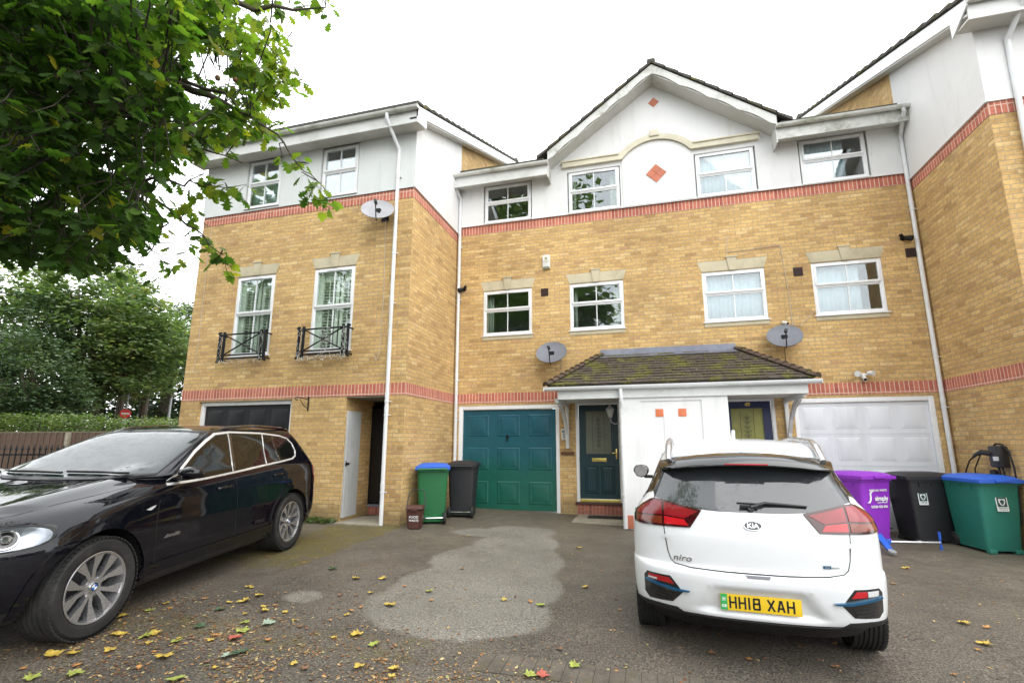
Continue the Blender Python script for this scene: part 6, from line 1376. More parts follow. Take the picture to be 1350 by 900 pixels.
fx = Vector((.21009028, -.97749852, -.01893969)); lx = Vector((.97767389, .21012797, 0)); ux = Vector((.00397976, -.01851684, .99982063))
XB.rotation_euler = Matrix(((fx.x, lx.x, ux.x), (fx.y, lx.y, ux.y), (fx.z, lx.z, ux.z))).to_euler()
xc = Car(XB, XW, M['paint_black'], x5_deform, sub=5, nr=18, ns=36, nf=28)
WX = [(.03, .375), (2.90, .375)]
xc.body(WX, .435, .0, [M['paint_black'], M['trim']], y_in=.56, zfun=lambda c: .36)
for i, (x, z) in enumerate(WX):
    for s in (1, -1):
        ty, T, zf = wheel(XB, x, s*(.955-.14 if s > 0 else .815), .378, .262, .275, s, 5, 'v'); roundel(ty, T, zf, .034)
        o, inn = arch_poly(x, z, .435, .492, -8, 190, 24); 
        v = 'left' if s > 0 else 'right'
        xc.patch('wheel_arch', o+inn[::-1], v, M['paint_black'], .014, .06, .03)
belt = [(2.235, 1.085), (1.75, 1.10), (1.244, 1.128), (.70, 1.162), (.229, 1.19), (-.08, 1.213), (-.19, 1.25), (-.245, 1.32), (-.235, 1.42), (-.15, 1.495), (.02, 1.535), (.446, 1.568), (1.066, 1.58), (1.33, 1.557), (1.52, 1.482), (1.745, 1.375), (2.01, 1.225)]
for s in (1, -1):
    v = 'left' if s > 0 else 'right'
    sg = xc.patch('side_windows', belt, v, M['car_glass_side'], .004, .07); xc.strip('chrome_trim', belt, v, .020, M['trim_bright'], .011, True, sg, .1, .008)
    xc.strip('door_pillar', [(1.085, 1.57), (1.20, 1.27), (1.262, 1.135)], v, .060, M['gloss_black'], .007, False, sg, .1); 
    xc.strip('chrome_trim', [(1.105, 1.572), (1.222, 1.27), (1.284, 1.135)], v, .012, M['trim_bright'], .011, False, sg, .1)
    xc.strip('chrome_trim', [(.418, 1.56), (.53, 1.33), (.585, 1.17)], v, .012, M['trim_bright'], .010, False, sg, .1)
    xc.strip('door_pillar', [(.215, 1.545), (.235, 1.36), (.262, 1.195)], v, .035, M['gloss_black'], .007, False, sg, .1)
    for ln in ([(2.303, 1.075), (2.35, .95), (2.365, .80), (2.355, .43)], [(1.262, 1.12), (1.225, .95), (1.215, .70), (1.235, .43)], [(.118, 1.18), (.135, 1.05), (.155, .87)], [(2.36, .425), (1.8, .41), (.62, .41)]):
        xc.strip('panel_gap', ln, v, .007, M['ink'], .0015, parent=None, cell=.12, thick=.001)
    xc.patch('sill_trim', [(2.47, .425), (.50, .425), (.52, .33), (2.50, .33)], v, M['paint_black'], .012, .1, .012)
    for hx, hz in ((1.442, .984), (.359, 1.035)):
        p, n = xc.point(hx, hz, 'left'); w = MB(); y = p.y+.020; w.tube([(hx+.115, s*(y-.02), hz-.008), (hx+.09, s*y, hz-.004), (hx, s*(y+.012), hz), (hx-.09, s*y, hz+.004), (hx-.115, s*(y-.02), hz+.008)], .016, 10); w.build('door_handle', M['paint_black'], XB, local=True)
    mm = MB(); T = Matrix.Translation((2.14, s*1.045, 1.19)); mm.lathe([(0, -.10), (.05, -.085), (.085, -.03), (.085, .03), (.06, .075), (0, .095)], 20, M=T @ Matrix.Diagonal((.95, 1.15, .70, 1)) @ Matrix.Rotation(pi/2, 4, 'X')); mm.box(2.08, 2.15, s*.86, s*1.0, 1.118, 1.142, bev=.008); mi = mm.build('door_mirror', M['paint_black'], XB, local=True, sharp=50)
    rw = MB(); rw.tube([(-.48, s*.56, 1.565), (-.36, s*.575, 1.625), (-.2, s*.585, 1.645), (.5, s*.605, 1.668), (1.05, s*.60, 1.640), (1.28, s*.595, 1.585)], .018, 8); rw.build('roof_rail', M['gloss_black'], XB, local=True)
    hl = rounded([(s*.42, .80), (s*.44, .88), (s*.56, .906), (s*.70, .913), (s*.80, .914), (s*.865, .888), (s*.892, .855), (s*.900, .81), (s*.875, .778), (s*.82, .764), (s*.52, .752)], 1)
    h = xc.patch('headlight', hl, 'front', M['headlamp'], .006, .03, .008)
    for cy_, rr_ in ((.765, .060), (.60, .052)):
        o, d = Vector((8, s*cy_, .838)), Vector((-1, 0, 0)); loc, n_, i_, _ = xc.bvh.ray_cast(o, d); nn, _q = xc.normal_at(loc); Sm = surf_matrix(loc+nn*.008, nn, Vector((0, 1, 0)))
        w = MB(); w.lathe([(0, .003), (rr_*.55, .004), (rr_*.6, .006), (rr_, .004), (rr_*1.1, 0)], 24, M=Sm); w.build('lamp_projector', M['gloss_black'], h, local=True); w = MB(); w.lathe([(rr_*.98, .004), (rr_*1.0, .010), (rr_*1.14, .008), (rr_*1.18, 0)], 28, M=Sm); w.lathe([(0, .013), (rr_*.30, .012), (rr_*.42, .006)], 20, M=Sm); w.build('lamp_ring', M['chrome'], h, local=True)
    xc.strip('headlight_gap', hl, 'front', .010, M['ink'], .009, True, h, .1, .004)
    tl = xc.patch('tail_light', [(-.62, 1.10), (-.80, 1.06), (-.90, .95), (-.88, .80), (-.66, .83), (-.60, .96)], v, M['lamp_red'], .008, .05, .01)
ws = [(-.79, 1.19), (-.4, 1.165), (0, 1.158), (.4, 1.165), (.79, 1.19), (.725, 1.35), (.655, 1.50), (.60, 1.578), (.3, 1.598), (0, 1.602), (-.3, 1.598), (-.60, 1.578), (-.655, 1.50), (-.725, 1.35)]
wsg = xc.patch('windscreen', ws, 'front', M['screen_wet'], .004, .05); xc.strip('windscreen_seal', ws, 'front', .02, M['trim'], .006, True, wsg, .1)
w = MB()
for (a, b) in (((.62, 1.19), (-.02, 1.20)), ((-.05, 1.19), (-.66, 1.21))):
    pts = []
    for k in range(9):
        t = k/8; y, z = a[0]+(b[0]-a[0])*t, a[1]+(b[1]-a[1])*t; loc, n_, i_, _ = xc.bvh.ray_cast(Vector((8, y, z)), Vector((-1, 0, 0))); nn, _q = xc.normal_at(loc); pts.append(loc+nn*.022)
    w.tube(pts, .011, 8)
w.build('wipers', M['plastic_black'], XB, local=True)
rb = MB(); xc.patch('rear_window', [(-.62, 1.22), (.62, 1.22), (.52, 1.54), (-.52, 1.54)], 'rear', M['car_glass_side'], .004, .08); xc.patch('rear_bumper_trim', [(-.80, .32), (.80, .32), (.80, .42), (-.80, .42)], 'rear', M['trim'], .006, .08)
# bonnet shut lines, grille, bumper openings
for s in (1, -1): xc.strip('bonnet_gap', [(s*.46, .925), (s*.66, .99), (s*.74, 1.06), (s*.775, 1.115)], 'front', .008, M['ink'], .0015, cell=.1, thick=.001)
gr = xc.patch('grille', rounded([(.05, .93), (.30, .90), (.34, .78), (.22, .70), (.06, .70)], 1), 'front', M['trim'], .006, .05); gr2 = xc.patch('grille', rounded([(-.05, .93), (-.06, .70), (-.22, .70), (-.34, .78), (-.30, .90)], 1), 'front', M['trim'], .006, .05)
xc.patch('lower_intake', [(-.78, .40), (.78, .40), (.70, .55), (-.70, .55)], 'front', M['trim'], .005, .06)
p, n = xc.point(2.16, .625, 'left'); Sm = surf_matrix(p+n*.003, n, Vector((-1, 0, 0))) @ Matrix(((1, .25, 0, 0), (0, 1, 0, 0), (0, 0, 1, 0), (0, 0, 0, 1))); w = MB(); text_mb(w, 'xDrive30d', .042, Sm, .002, bold=.0004, sx=1.0); w.build('lettering', M['chrome'], XB, local=True)
p, n = xc.point(2.45, .905, 'left'); Sm = surf_matrix(p+n*.004, n, Vector((-1, 0, 0))); w = MB(); w.prism([Sm @ Vector(v) for v in ((-.055, -.004, 0), (.015, .016, 0), (.055, .022, 0), (.03, .0, 0), (-.005, -.016, 0))], Sm.to_3x3() @ Vector((0, 0, .005))); w.build('side_repeater', M['lamp_clear'], XB, local=True)
# ---------------- white car beyond the railings, only its corner is in view
wx, wy = -11.25, -4.95
WC = empty('parked_car', (wx, wy, gz(wx, wy)), radians(28), 'corner of a white car just inside the left edge, behind the railings', 'car')
w_rows = [(z*.92, a, b, c*.95, d, e) for z, a, b, c, d, e in KW]; wc = Car(WC, w_rows, M['paint_white'], None, sub=4, nr=14, ns=18, nf=14)
wc.body([(0, .31), (2.6, .31)], .35, .3, [M['paint_white'], M['trim']])
for x in (0, 2.6):
    for s in (1, -1): wheel(WC, x, s*.75, .31, .2, .2, s, 5, 'plain')
wc.patch('windscreen', [(-.6, 1.03), (.6, 1.03), (.5, 1.36), (-.5, 1.36)], 'front', M['car_glass_side'], .004, .08)
for s in (1, -1): wc.patch('side_windows', [(-.2, 1.08), (0, 1.34), (1.0, 1.36), (1.9, 1.02), (.5, 1.0)], 'left' if s > 0 else 'right', M['car_glass_side'], .004, .1); wc.patch('headlight', [(s*.5, .72), (s*.8, .70), (s*.8, .82), (s*.55, .85)], 'front', M['headlamp'], .005, .05)
# ================================================================ foliage
def leaf_mat(name, cols, trans=.35, rough=.5, scale=.9):
    m, nt, b = new_mat(name); co = objco(nt); at = nd(nt, 'ShaderNodeAttribute'); at.attribute_name = 'tint'; at.attribute_type = 'GEOMETRY'
    f = at.outputs['Fac']
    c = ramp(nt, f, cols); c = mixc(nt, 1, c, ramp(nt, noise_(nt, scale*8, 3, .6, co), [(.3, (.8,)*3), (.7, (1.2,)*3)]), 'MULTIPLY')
    nt.links.new(c, b.inputs['Base Color']); b.inputs['Roughness'].default_value = rough; b.inputs['Specular IOR Level'].default_value = .3
    tr = nd(nt, 'ShaderNodeBsdfTranslucent'); nt.links.new(mixc(nt, 1, c, (1.6, 1.9, .7), 'MULTIPLY'), tr.inputs[0])
    ms = nd(nt, 'ShaderNodeMixShader'); ms.inputs[0].default_value = trans; out = nt.nodes['Material Output']
    nt.links.new(b.outputs[0], ms.inputs[1]); nt.links.new(tr.outputs[0], ms.inputs[2]); nt.links.new(ms.outputs[0], out.inputs[0]); return m
M['twig'] = pmat('dark_twig', (.040, .032, .024), .9, .3, 20)
M['bark'] = pmat('grey_brown_bark', (.075, .060, .045), .9, .3, 9, bmp=.6, bs_=25, dirt=(.07, .08, .03), dirt_amt=.5, stretch=(1, 1, .35))
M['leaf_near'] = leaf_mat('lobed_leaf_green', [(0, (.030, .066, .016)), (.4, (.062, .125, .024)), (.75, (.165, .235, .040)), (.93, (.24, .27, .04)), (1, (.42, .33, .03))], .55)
M['leaf_mid'] = leaf_mat('broadleaf_green', [(0, (.075, .115, .06)), (.5, (.14, .19, .10)), (.85, (.20, .235, .12)), (1, (.34, .25, .11))], .4)
M['leaf_dark'] = leaf_mat('conifer_green', [(0, (.045, .078, .045)), (.5, (.085, .13, .072)), (1, (.14, .18, .09))], .2)
M['leaf_hedge'] = leaf_mat('hedge_green', [(0, (.06, .10, .035)), (.5, (.11, .16, .055)), (1, (.20, .23, .08))], .3)
import array
def mesh_from(name, verts, faces, mat, tints=None, parent=None, smooth=False):
    me = bpy.data.meshes.new(name); me.from_pydata(verts, [], faces); me.materials.append(mat)
    if tints is not None:
        a = me.attributes.new('tint', 'FLOAT', 'FACE'); a.data.foreach_set('value', tints)
    o = bpy.data.objects.new(name, me); COL.objects.link(o)
    if parent is not None: o.parent = parent
    return o
LOBE = [(0, 0), (.16, .02), (.42, -.02), (.30, .18), (.55, .30), (.36, .40), (.44, .62), (.22, .60), (.18, .80), (0, 1.0), (-.18, .80), (-.22, .60), (-.44, .62), (-.36, .40), (-.55, .30), (-.30, .18), (-.42, -.02), (-.16, .02)]
OAKL = [(0, 0), (.05, .12), (.22, .17), (.11, .28), (.36, .38), (.15, .47), (.42, .64), (.20, .72), (.24, .90), (0, 1.0), (-.24, .90), (-.20, .72), (-.42, .64), (-.15, .47), (-.36, .38), (-.11, .28), (-.22, .17), (-.05, .12)]
def put_leaf(V, Fc, T, shape, pos, dirv, nrm, size, tint, cup=.15, rnd=random):
    y = dirv.normalized(); z = (nrm-y*nrm.dot(y));
    if z.length < 1e-3: z = y.orthogonal()
    z.normalize(); x = y.cross(z); n0 = len(V); cpos = pos+y*size*.42
    V.append(cpos+z*size*(-.02))
    for a, b in shape: V.append(pos+x*a*size+y*b*size+z*size*(-cup*(a*a*1.6)-cup*.5*(b-.4)**2))
    k = len(shape)
    for i in range(k): Fc.append((n0, n0+1+i, n0+1+(i+1) % k)); T.append(tint)
def blob_tree(name, loc, label, cat, trunk_h, crown, nleaf, lsz, mat, seed, trunk_r=.25, group=None, limbs=True, lean=(0, 0)):
    "crown: list of (dx,dy,z,rx,ry,rz,weight) foliage masses broken into clumps of small leaf faces"
    rnd = random.Random(seed); root = empty(name, (loc[0], loc[1], gz(loc[0], loc[1])-.1), 0, label, cat, group)
    w = MB(); top = Vector((lean[0], lean[1], trunk_h)); pts = [Vector((0, 0, -.2)), Vector((lean[0]*.2, lean[1]*.2, trunk_h*.35)), Vector((lean[0]*.6, lean[1]*.6, trunk_h*.7)), top]
    w.tube(pts, trunk_r, 10, radii=[trunk_r*1.3, trunk_r, trunk_r*.8, trunk_r*.45])
    if limbs:
        for c in crown:
            for q in range(3):
                e = Vector((c[0]+rnd.uniform(-.6, .6)*c[3], c[1]+rnd.uniform(-.6, .6)*c[4], c[2]+rnd.uniform(-.4, .4)*c[5])); s_ = pts[2].lerp(top, rnd.uniform(-.6, 1)); md = s_.lerp(e, .5)+Vector((rnd.uniform(-.3, .3), rnd.uniform(-.3, .3), rnd.uniform(-.2, .5)))
                w.tube([s_, md, e], .1, 6, radii=[trunk_r*.38, trunk_r*.22, .02])
    w.build('trunk', M['bark'], root, local=True)
    V, Fc, T = [], [], []; tot = sum(c[6] for c in crown)
    for c in crown:
        n = int(nleaf*c[6]/tot); ncl = max(6, n//60)
        for q in range(ncl):
            while True:
                d = Vector((rnd.gauss(0, 1), rnd.gauss(0, 1), rnd.gauss(0, 1)));
                if d.length > .01: break
            d.normalize(); rr = rnd.uniform(.45, 1.0)**.6*(1+.22*noise.noise(d*2.3+Vector((seed, q*.01, 0))))
            cc = Vector((c[0]+d.x*c[3]*rr, c[1]+d.y*c[4]*rr, c[2]+d.z*c[5]*rr)); cs = rnd.uniform(.18, .42)*min(c[3], c[5])*.62
            base = rnd.uniform(.15, .8)
            for k in range(n//ncl):
                e = Vector((rnd.gauss(0, 1)*cs, rnd.gauss(0, 1)*cs, rnd.gauss(0, .62)*cs)); p = cc+e
                a = rnd.uniform(0, 2*pi); dv = Vector((cos(a), sin(a), rnd.uniform(-.7, .1))); nr = Vector((rnd.uniform(-.6, .6), rnd.uniform(-.6, .6), 1)); s = lsz*rnd.uniform(.6, 1.3)
                y = dv.normalized(); z = (nr-y*nr.dot(y)).normalized(); x = y.cross(z); n0 = len(V)
                V += [p, p+x*s*.42+y*s*.45, p+y*s, p-x*s*.42+y*s*.45]; Fc.append((n0, n0+1, n0+2, n0+3)); T.append(min(1, max(0, base+rnd.uniform(-.2, .22))))
    mesh_from('crown', V, Fc, mat, T, root); return root
blob_tree('broadleaf_tree', (-20.5, 5.6), 'large light green spreading tree filling the left background above the fence', 'tree', 4.6,
          [(0, 0, 5.9, 2.6, 2.6, 2.3, 5), (-2.6, -.8, 6.6, 2.4, 2.2, 2.1, 4), (1.9, .5, 6.9, 1.9, 1.9, 1.5, 3), (-.4, 0, 8.6, 2.5, 2.2, 1.4, 3.6), (2.6, .8, 5.2, 1.6, 1.6, 1.6, 2.6), (-3.8, -1.2, 8.3, 1.7, 1.7, 1.4, 2), (1.0, .2, 4.3, 1.5, 1.5, 1.0, 1.6)], 30000, .19, M['leaf_mid'], 11, .30)
blob_tree('dark_evergreen', (-17.6, 2.3), 'dark drooping evergreen low on the left behind the fence', 'tree', 3.6, [(0, 0, 3.5, 1.5, 1.5, 1.3, 3), (-1.2, -.6, 3.0, 1.4, 1.3, 1.2, 2.4), (.7, .3, 2.7, 1.0, 1.0, .9, 1.6), (-.5, 0, 4.6, 1.1, 1.1, 1.0, 1.6)], 15000, .12, M['leaf_dark'], 12, .22)
blob_tree('dark_evergreen', (-21.4, 3.4), 'tall dark evergreen at the extreme left edge behind the big light green tree', 'tree', 5.2, [(0, 0, 4.5, 1.8, 1.8, 2.3, 3), (.6, .4, 6.4, 1.4, 1.4, 1.6, 2), (-.6, 0, 2.6, 1.8, 1.5, 1.2, 2)], 11000, .15, M['leaf_dark'], 13, .25)
blob_tree('conifer_tree', (-25.2, 13.2), 'blue green conifer close against the corner of the left house', 'tree', 6.4, [(0, 0, 6.6, 2.2, 2.2, 2.2, 3), (.6, .3, 9.0, 1.3, 1.3, 1.7, 1.6), (.2, 0, 4.4, 2.6, 2.4, 1.6, 2.6), (1.8, .6, 6.0, 1.5, 1.5, 1.6, 1.6)], 16000, .17, M['leaf_dark'], 14, .35)
blob_tree('conifer_tree', (-29, 12.0), 'tall spruce showing behind the big tree', 'tree', 8, [(0, 0, 7.0, 2.3, 2.3, 3.2, 3), (.5, 0, 11, 1.2, 1.2, 2.0, 1.3)], 9000, .2, M['leaf_dark'], 15, .35)
for i, (x, y, lab) in enumerate(((-23.5, 9.4, 'straight brown trunk of a tree right of the no entry sign'), (-20.2, 8.2, 'grey leaning trunk of a tree left of the no entry sign'))):
    blob_tree('roadside_tree', (x, y), lab, 'tree', 6.0, [(0, 0, 6.6, 2.0, 2.0, 1.5, 1), (-.8, .4, 5.2, 1.3, 1.3, .9, .6)], 8000, .19, M['leaf_mid'] if i else M['leaf_dark'], 20+i, .19)
for i, (x, y, rx, h, lab) in enumerate(((-34, 14, 8, 5.5, 'far belt of dark trees behind the road sign'),)):
    V, Fc, T = [], [], []; rnd = random.Random(31)
    for k in range(26000):
        a = rnd.uniform(-1, 1); px_ = -36+22*(a+1)/2; py_ = 6+22*(a+1)/2+rnd.uniform(-1.5, 1.5); hh = 4.5+1.3*noise.noise(Vector((a*7, 0, 3)))+1.0*noise.noise(Vector((a*23, 1, 3))); pz = rnd.uniform(-.3, 1)**1*hh
        p = Vector((px_, py_, pz)); s = .42*rnd.uniform(.6, 1.3); ang = rnd.uniform(0, 2*pi); y = Vector((cos(ang), sin(ang), rnd.uniform(-.6, .2))).normalized(); z = Vector((rnd.uniform(-.7, .7), rnd.uniform(-.7, .7), 1)); z = (z-y*z.dot(y)).normalized(); x = y.cross(z); n0 = len(V)
        V += [p, p+x*s*.45+y*s*.5, p+y*s, p-x*s*.45+y*s*.5]; Fc.append((n0, n0+1, n0+2, n0+3)); T.append(rnd.uniform(.1, .7)*(.5+.5*abs(noise.noise(p*.8))*2))
    tag(mesh_from('far_woodland', V, Fc, M['leaf_dark'], T), lab, 'woodland', None, 'stuff')
# hedge over the fence
def hedge(name, A, B, z0, z1, n, lsz, mat, lab, seed, thick=.6):
    rnd = random.Random(seed); A, B = Vector(A), Vector(B); V, Fc, T = [], [], []; root = empty(name, (A.x, A.y, 0), 0, lab, 'hedge')
    for k in range(n):
        t = rnd.random(); hh = z1+.16*noise.noise(Vector((t*9, seed, 0)))+.07*noise.noise(Vector((t*31, seed, 0))); p = A.lerp(B, t)+Vector((rnd.uniform(-.2, .2), rnd.uniform(-thick, thick), 0)); p.z = z0+(hh-z0)*rnd.random()**.55
        s = lsz*rnd.uniform(.6, 1.3); ang = rnd.uniform(0, 2*pi); y = Vector((cos(ang), sin(ang), rnd.uniform(-.2, .9))).normalized(); z = Vector((rnd.uniform(-.7, .7), rnd.uniform(-.7, .7), 1)); z = (z-y*z.dot(y)).normalized(); x = y.cross(z); n0 = len(V); p = p-A
        V += [p, p+x*s*.4+y*s*.5, p+y*s, p-x*s*.4+y*s*.5]; Fc.append((n0, n0+1, n0+2, n0+3)); T.append(min(1, max(0, .45+.5*noise.noise(p*1.2)+rnd.uniform(-.25, .3))))
    mesh_from('foliage', V, Fc, mat, T, root)
    w = MB()
    for k in range(14): p = (B-A)*((k+.5)/14); w.tube([(p.x, p.y, -.3), (p.x+rnd.uniform(-.1, .1), p.y+rnd.uniform(-.1, .1), z1-.25)], .025, 6)
    w.build('stems', M['bark'], root, local=True)
hedge('hedge', (-18.9, .9, 0), (-13.2, 1.8, 0), .3, 2.36, 9000, .085, M['leaf_hedge'], 'bushy bright green shrubs growing over the fence at the left', 3)
hedge('hedge', (-13.3, 1.75, 0), (-9.6, 2.35, 0), .3, 2.20, 6500, .075, M['leaf_hedge'], 'yellow green shrubs growing over the fence below the no entry sign', 5)
# small weeds at the foot of the left house
V, Fc, T = [], [], []; rnd = random.Random(8)
for k in range(420):
    x = -1.95+rnd.random()*.65; y = LF-.02-rnd.random()**2*.22; p = Vector((x, y, gz(x, y))); s = rnd.uniform(.03, .11)*(1 if rnd.random() > .3 else 1.5); ang = rnd.uniform(0, 2*pi); yv = Vector((cos(ang)*.6, sin(ang)*.6, rnd.uniform(.3, 1.2))).normalized(); z = yv.orthogonal().normalized(); xx = yv.cross(z); n0 = len(V)
    V += [p, p+xx*s*.25+yv*s*.5, p+yv*s, p-xx*s*.25+yv*s*.5]; Fc.append((n0, n0+1, n0+2, n0+3)); T.append(rnd.uniform(.2, .9))
tag(mesh_from('weeds', V, Fc, M['leaf_hedge'], T), 'green weeds growing at the foot of the brick pier behind the black car', 'weeds', None, 'stuff')
# two trees across the road, met only in the window reflections
for i, (x, y) in enumerate(((-9.5, -24), (-16.5, -15), (-27, -30))):
    blob_tree('street_tree', (x, y), ('tall tree across the road mirrored in the left windows', 'second tree across the road mirrored in the car windscreen', 'third tree across the road mirrored in the upper windows')[i], 'tree', 6, [(0, 0, 10, 4.6, 3, 5.4, 3), (-2.8, 0, 6.5, 3.4, 2.4, 3.4, 2), (3.0, 0, 7.5, 3.2, 2.2, 3.6, 2)], 6500, .6, M['leaf_mid'], 40+i, .4)

# ---------------- the tree overhead at top left
blob_tree('street_tree', (-3.0, -18.5), 'very tall tree behind the viewer mirrored in the upper windows', 'tree', 10, [(0, 0, 14, 4.6, 3.4, 5.4, 3), (-2.4, 0, 9.5, 3.2, 2.6, 3.0, 2), (2.2, 0, 10.5, 2.8, 2.4, 3.0, 2)], 9000, .5, M['leaf_mid'], 47, .5)
V, Fc, T = [], [], []; rnd = random.Random(91)
for k in range(16000):
    a = rnd.uniform(0, 1); ang0 = radians(165+200*a); R0 = 31+rnd.uniform(-1.5, 1.5); hh = 4.6+2.2*noise.noise(Vector((a*14, 0, 9)))+1.2*noise.noise(Vector((a*50, 1, 9))); p = Vector((4+R0*cos(ang0)*1.15, -4+R0*sin(ang0), rnd.uniform(-.8, hh)))
    s = .75*rnd.uniform(.6, 1.3); an = rnd.uniform(0, 2*pi); y = Vector((cos(an), sin(an), rnd.uniform(-.6, .2))).normalized(); z = Vector((rnd.uniform(-1, 1), rnd.uniform(-1, 1), .6)); z = (z-y*z.dot(y)).normalized(); x = y.cross(z); n0 = len(V)
    V += [p, p+x*s*.45+y*s*.5, p+y*s, p-x*s*.45+y*s*.5]; Fc.append((n0, n0+1, n0+2, n0+3)); T.append(rnd.uniform(.1, .7))
tag(mesh_from('far_woodland', V, Fc, M['leaf_dark'], T), 'unseen belt of trees added behind the viewer to darken reflections', 'woodland', None, 'stuff')  # unseen belt added to darken low reflections in glass and car paint
NT = empty('overhanging_maple', (-3.2, -9.6, gz(-3.2, -9.6)-.1), 0, 'big leafy tree overhanging the top left of the view with lobed green leaves', 'tree')
tb = Vector((-3.2, -9.6, gz(-3.2, -9.6)-.1)); rnd = random.Random(77)
def W(u, v, d): return CPOS+ray(u, v).normalized()*d
w = MB(); w.tube([(0, 0, -.2), (.05, .05, 1.2), (.1, .1, 2.6), (.2, .15, 3.9), (.4, .2, 5.4), (.6, .3, 7)], .3, 14, radii=[.42, .30, .27, .24, .16, .08])
limbs = [ # branch polylines through the crown, outer ends reach over the drive
 [(-330, 40, 6.2), (-120, 30, 5.6), (60, 60, 5.0), (200, 95, 4.6), (300, 140, 4.4), (350, 165, 4.3)],
 [(-330, 40, 6.2), (-150, -60, 5.8), (50, -50, 5.2), (220, -20, 4.9), (330, 10, 4.7), (430, 10, 4.6)],
 [(-330, 140, 6.2), (-120, 150, 5.6), (40, 200, 5.0), (150, 240, 4.7), (215, 290, 4.5), (200, 330, 4.4)],
 [(-330, 140, 6.2), (-160, 250, 5.5), (0, 300, 5.0), (90, 320, 4.8), (130, 335, 4.7)],
 [(60, 60, 5.0), (170, 20, 5.3), (270, 50, 5.2), (350, 60, 5.0), (385, 110, 5.0)],
 [(40, 200, 5.0), (140, 170, 4.2), (240, 190, 3.9), (320, 215, 3.8)],
 [(-120, 150, 5.6), (20, 120, 4.0), (110, 140, 3.5), (190, 150, 3.4), (255, 180, 3.4)],
 [(200, 95, 4.6), (290, 120, 4.2), (350, 165, 4.0), (395, 215, 3.9), (425, 245, 3.9)],
 [(150, 240, 4.7), (200, 240, 4.3), (250, 240, 4.1), (300, 248, 4.0)],
 [(150, 240, 4.7), (205, 265, 4.5), (260, 305, 4.3), (292, 335, 4.2)]]
nodes = []
for L_ in limbs:
    P = [W(*q)-tb for q in L_]; r0 = .075 if L_[0][0] < -300 else (.022 if L_[0][2] >= 4.9 else .014)
    if L_[0][0] < -300: P = [Vector((.2, .15, 3.4+rnd.uniform(-.3, .8)))]+P
    sm = []
    for i in range(len(P)-1):
        for k in range(4):
            t = k/4; sm.append(P[i].lerp(P[i+1], t)+Vector((rnd.uniform(-1, 1), rnd.uniform(-1, 1), rnd.uniform(-1, 1)))*.025)
    sm.append(P[-1]); n = len(sm); w.tube(sm, .03, 7, radii=[max(.0035, r0*(1-i/(n-1))**.8) for i in range(n)])
    nodes += [p for p in sm if p.x > 1.5 or True]
# leafy twigs: density shaped like the crown, each twig a real spray in depth
def dens(u, v):
    if v > 335+.1*u+18*noise.noise(Vector((u*.02, 3, 1))) and u < 140: return 0
    if v < 350-.02*u and u < 120: edge = 1.0
    else: edge = 0
    # right-hand limit of the mass for each height
    tab = [(-60, 400), (0, 360), (30, 350), (60, 385), (100, 400), (140, 385), (165, 365), (185, 325), (205, 275), (225, 235), (250, 200), (270, 195), (300, 225), (330, 235), (350, 215), (365, 150), (385, 60), (410, 5)]
    for (a, b), (c, d) in zip(tab, tab[1:]):
        if a <= v <= c:
            lim = b+(d-b)*(v-a)/(c-a); break
    else: return 0
    x = lim-u
    if x < 0: return 0
    f = min(1, .25+x/110)
    nz = noise.noise(Vector((u*.013, v*.013, 2.0)))*.55+noise.noise(Vector((u*.035, v*.035, 5.0)))*.35
    if u < 90: f += .3
    return max(0, f+nz*1.9-.3)
V, Fc, T = [], [], []; tw = MB()
def spray(c, size_n, lsz, bright, rnd):
    near = min(nodes, key=lambda q: (q-c).length); dv = c-near
    if dv.length > .35: near = c-dv.normalized()*rnd.uniform(.18, .34)
    mid = near.lerp(c, .5)+Vector((rnd.uniform(-.08, .08), rnd.uniform(-.08, .08), rnd.uniform(.0, .1))); tip = c+Vector((rnd.uniform(-.05, .05), rnd.uniform(-.05, .05), -.06))
    tw.tube([near, mid, c, tip], .003, 4, radii=[.0042, .0034, .0025, .0012], cap=False)
    for k in range(size_n):
        t = rnd.random()**.7; base = mid.lerp(c, t*2) if t < .5 else c.lerp(tip, (t-.5)*2)
        a = rnd.uniform(0, 2*pi); o = Vector((cos(a), sin(a), rnd.uniform(-.8, .35))).normalized(); st = base+o*rnd.uniform(.005, .055)
        tw.tube([base, st], .0011, 3, cap=False)
        dirn = (o+Vector((0, 0, -rnd.uniform(.1, .9)))).normalized(); nrm = Vector((rnd.uniform(-.7, .7), rnd.uniform(-.7, .7), 1.0))
        tint = min(.9, max(0, bright+rnd.gauss(0, .2)))
        if rnd.random() < .022: tint = rnd.uniform(.92, 1)
        put_leaf(V, Fc, T, LOBE if rnd.random() < .35 else OAKL, st, dirn, nrm, lsz*rnd.uniform(.65, 1.15), tint, .22)
cnt = 0
while cnt < 960:
    u, v = rnd.uniform(-60, 380), rnd.uniform(-60, 410)
    if rnd.random() > dens(u, v): continue
    d = rnd.uniform(3.0, 5.6) if u < 250 else rnd.uniform(3.6, 5.2); c = W(u, v, d)-tb; cnt += 1; u_ = u
    spray(c, rnd.randint(9, 15), .078*(d/4.2)**.3, .22+.55*max(0, (u-170)/200)**1.3+(.12 if v < 60 and u > 150 else 0), rnd)  # outer sprays get lighter tints: the lit edge is painted into leaf colour
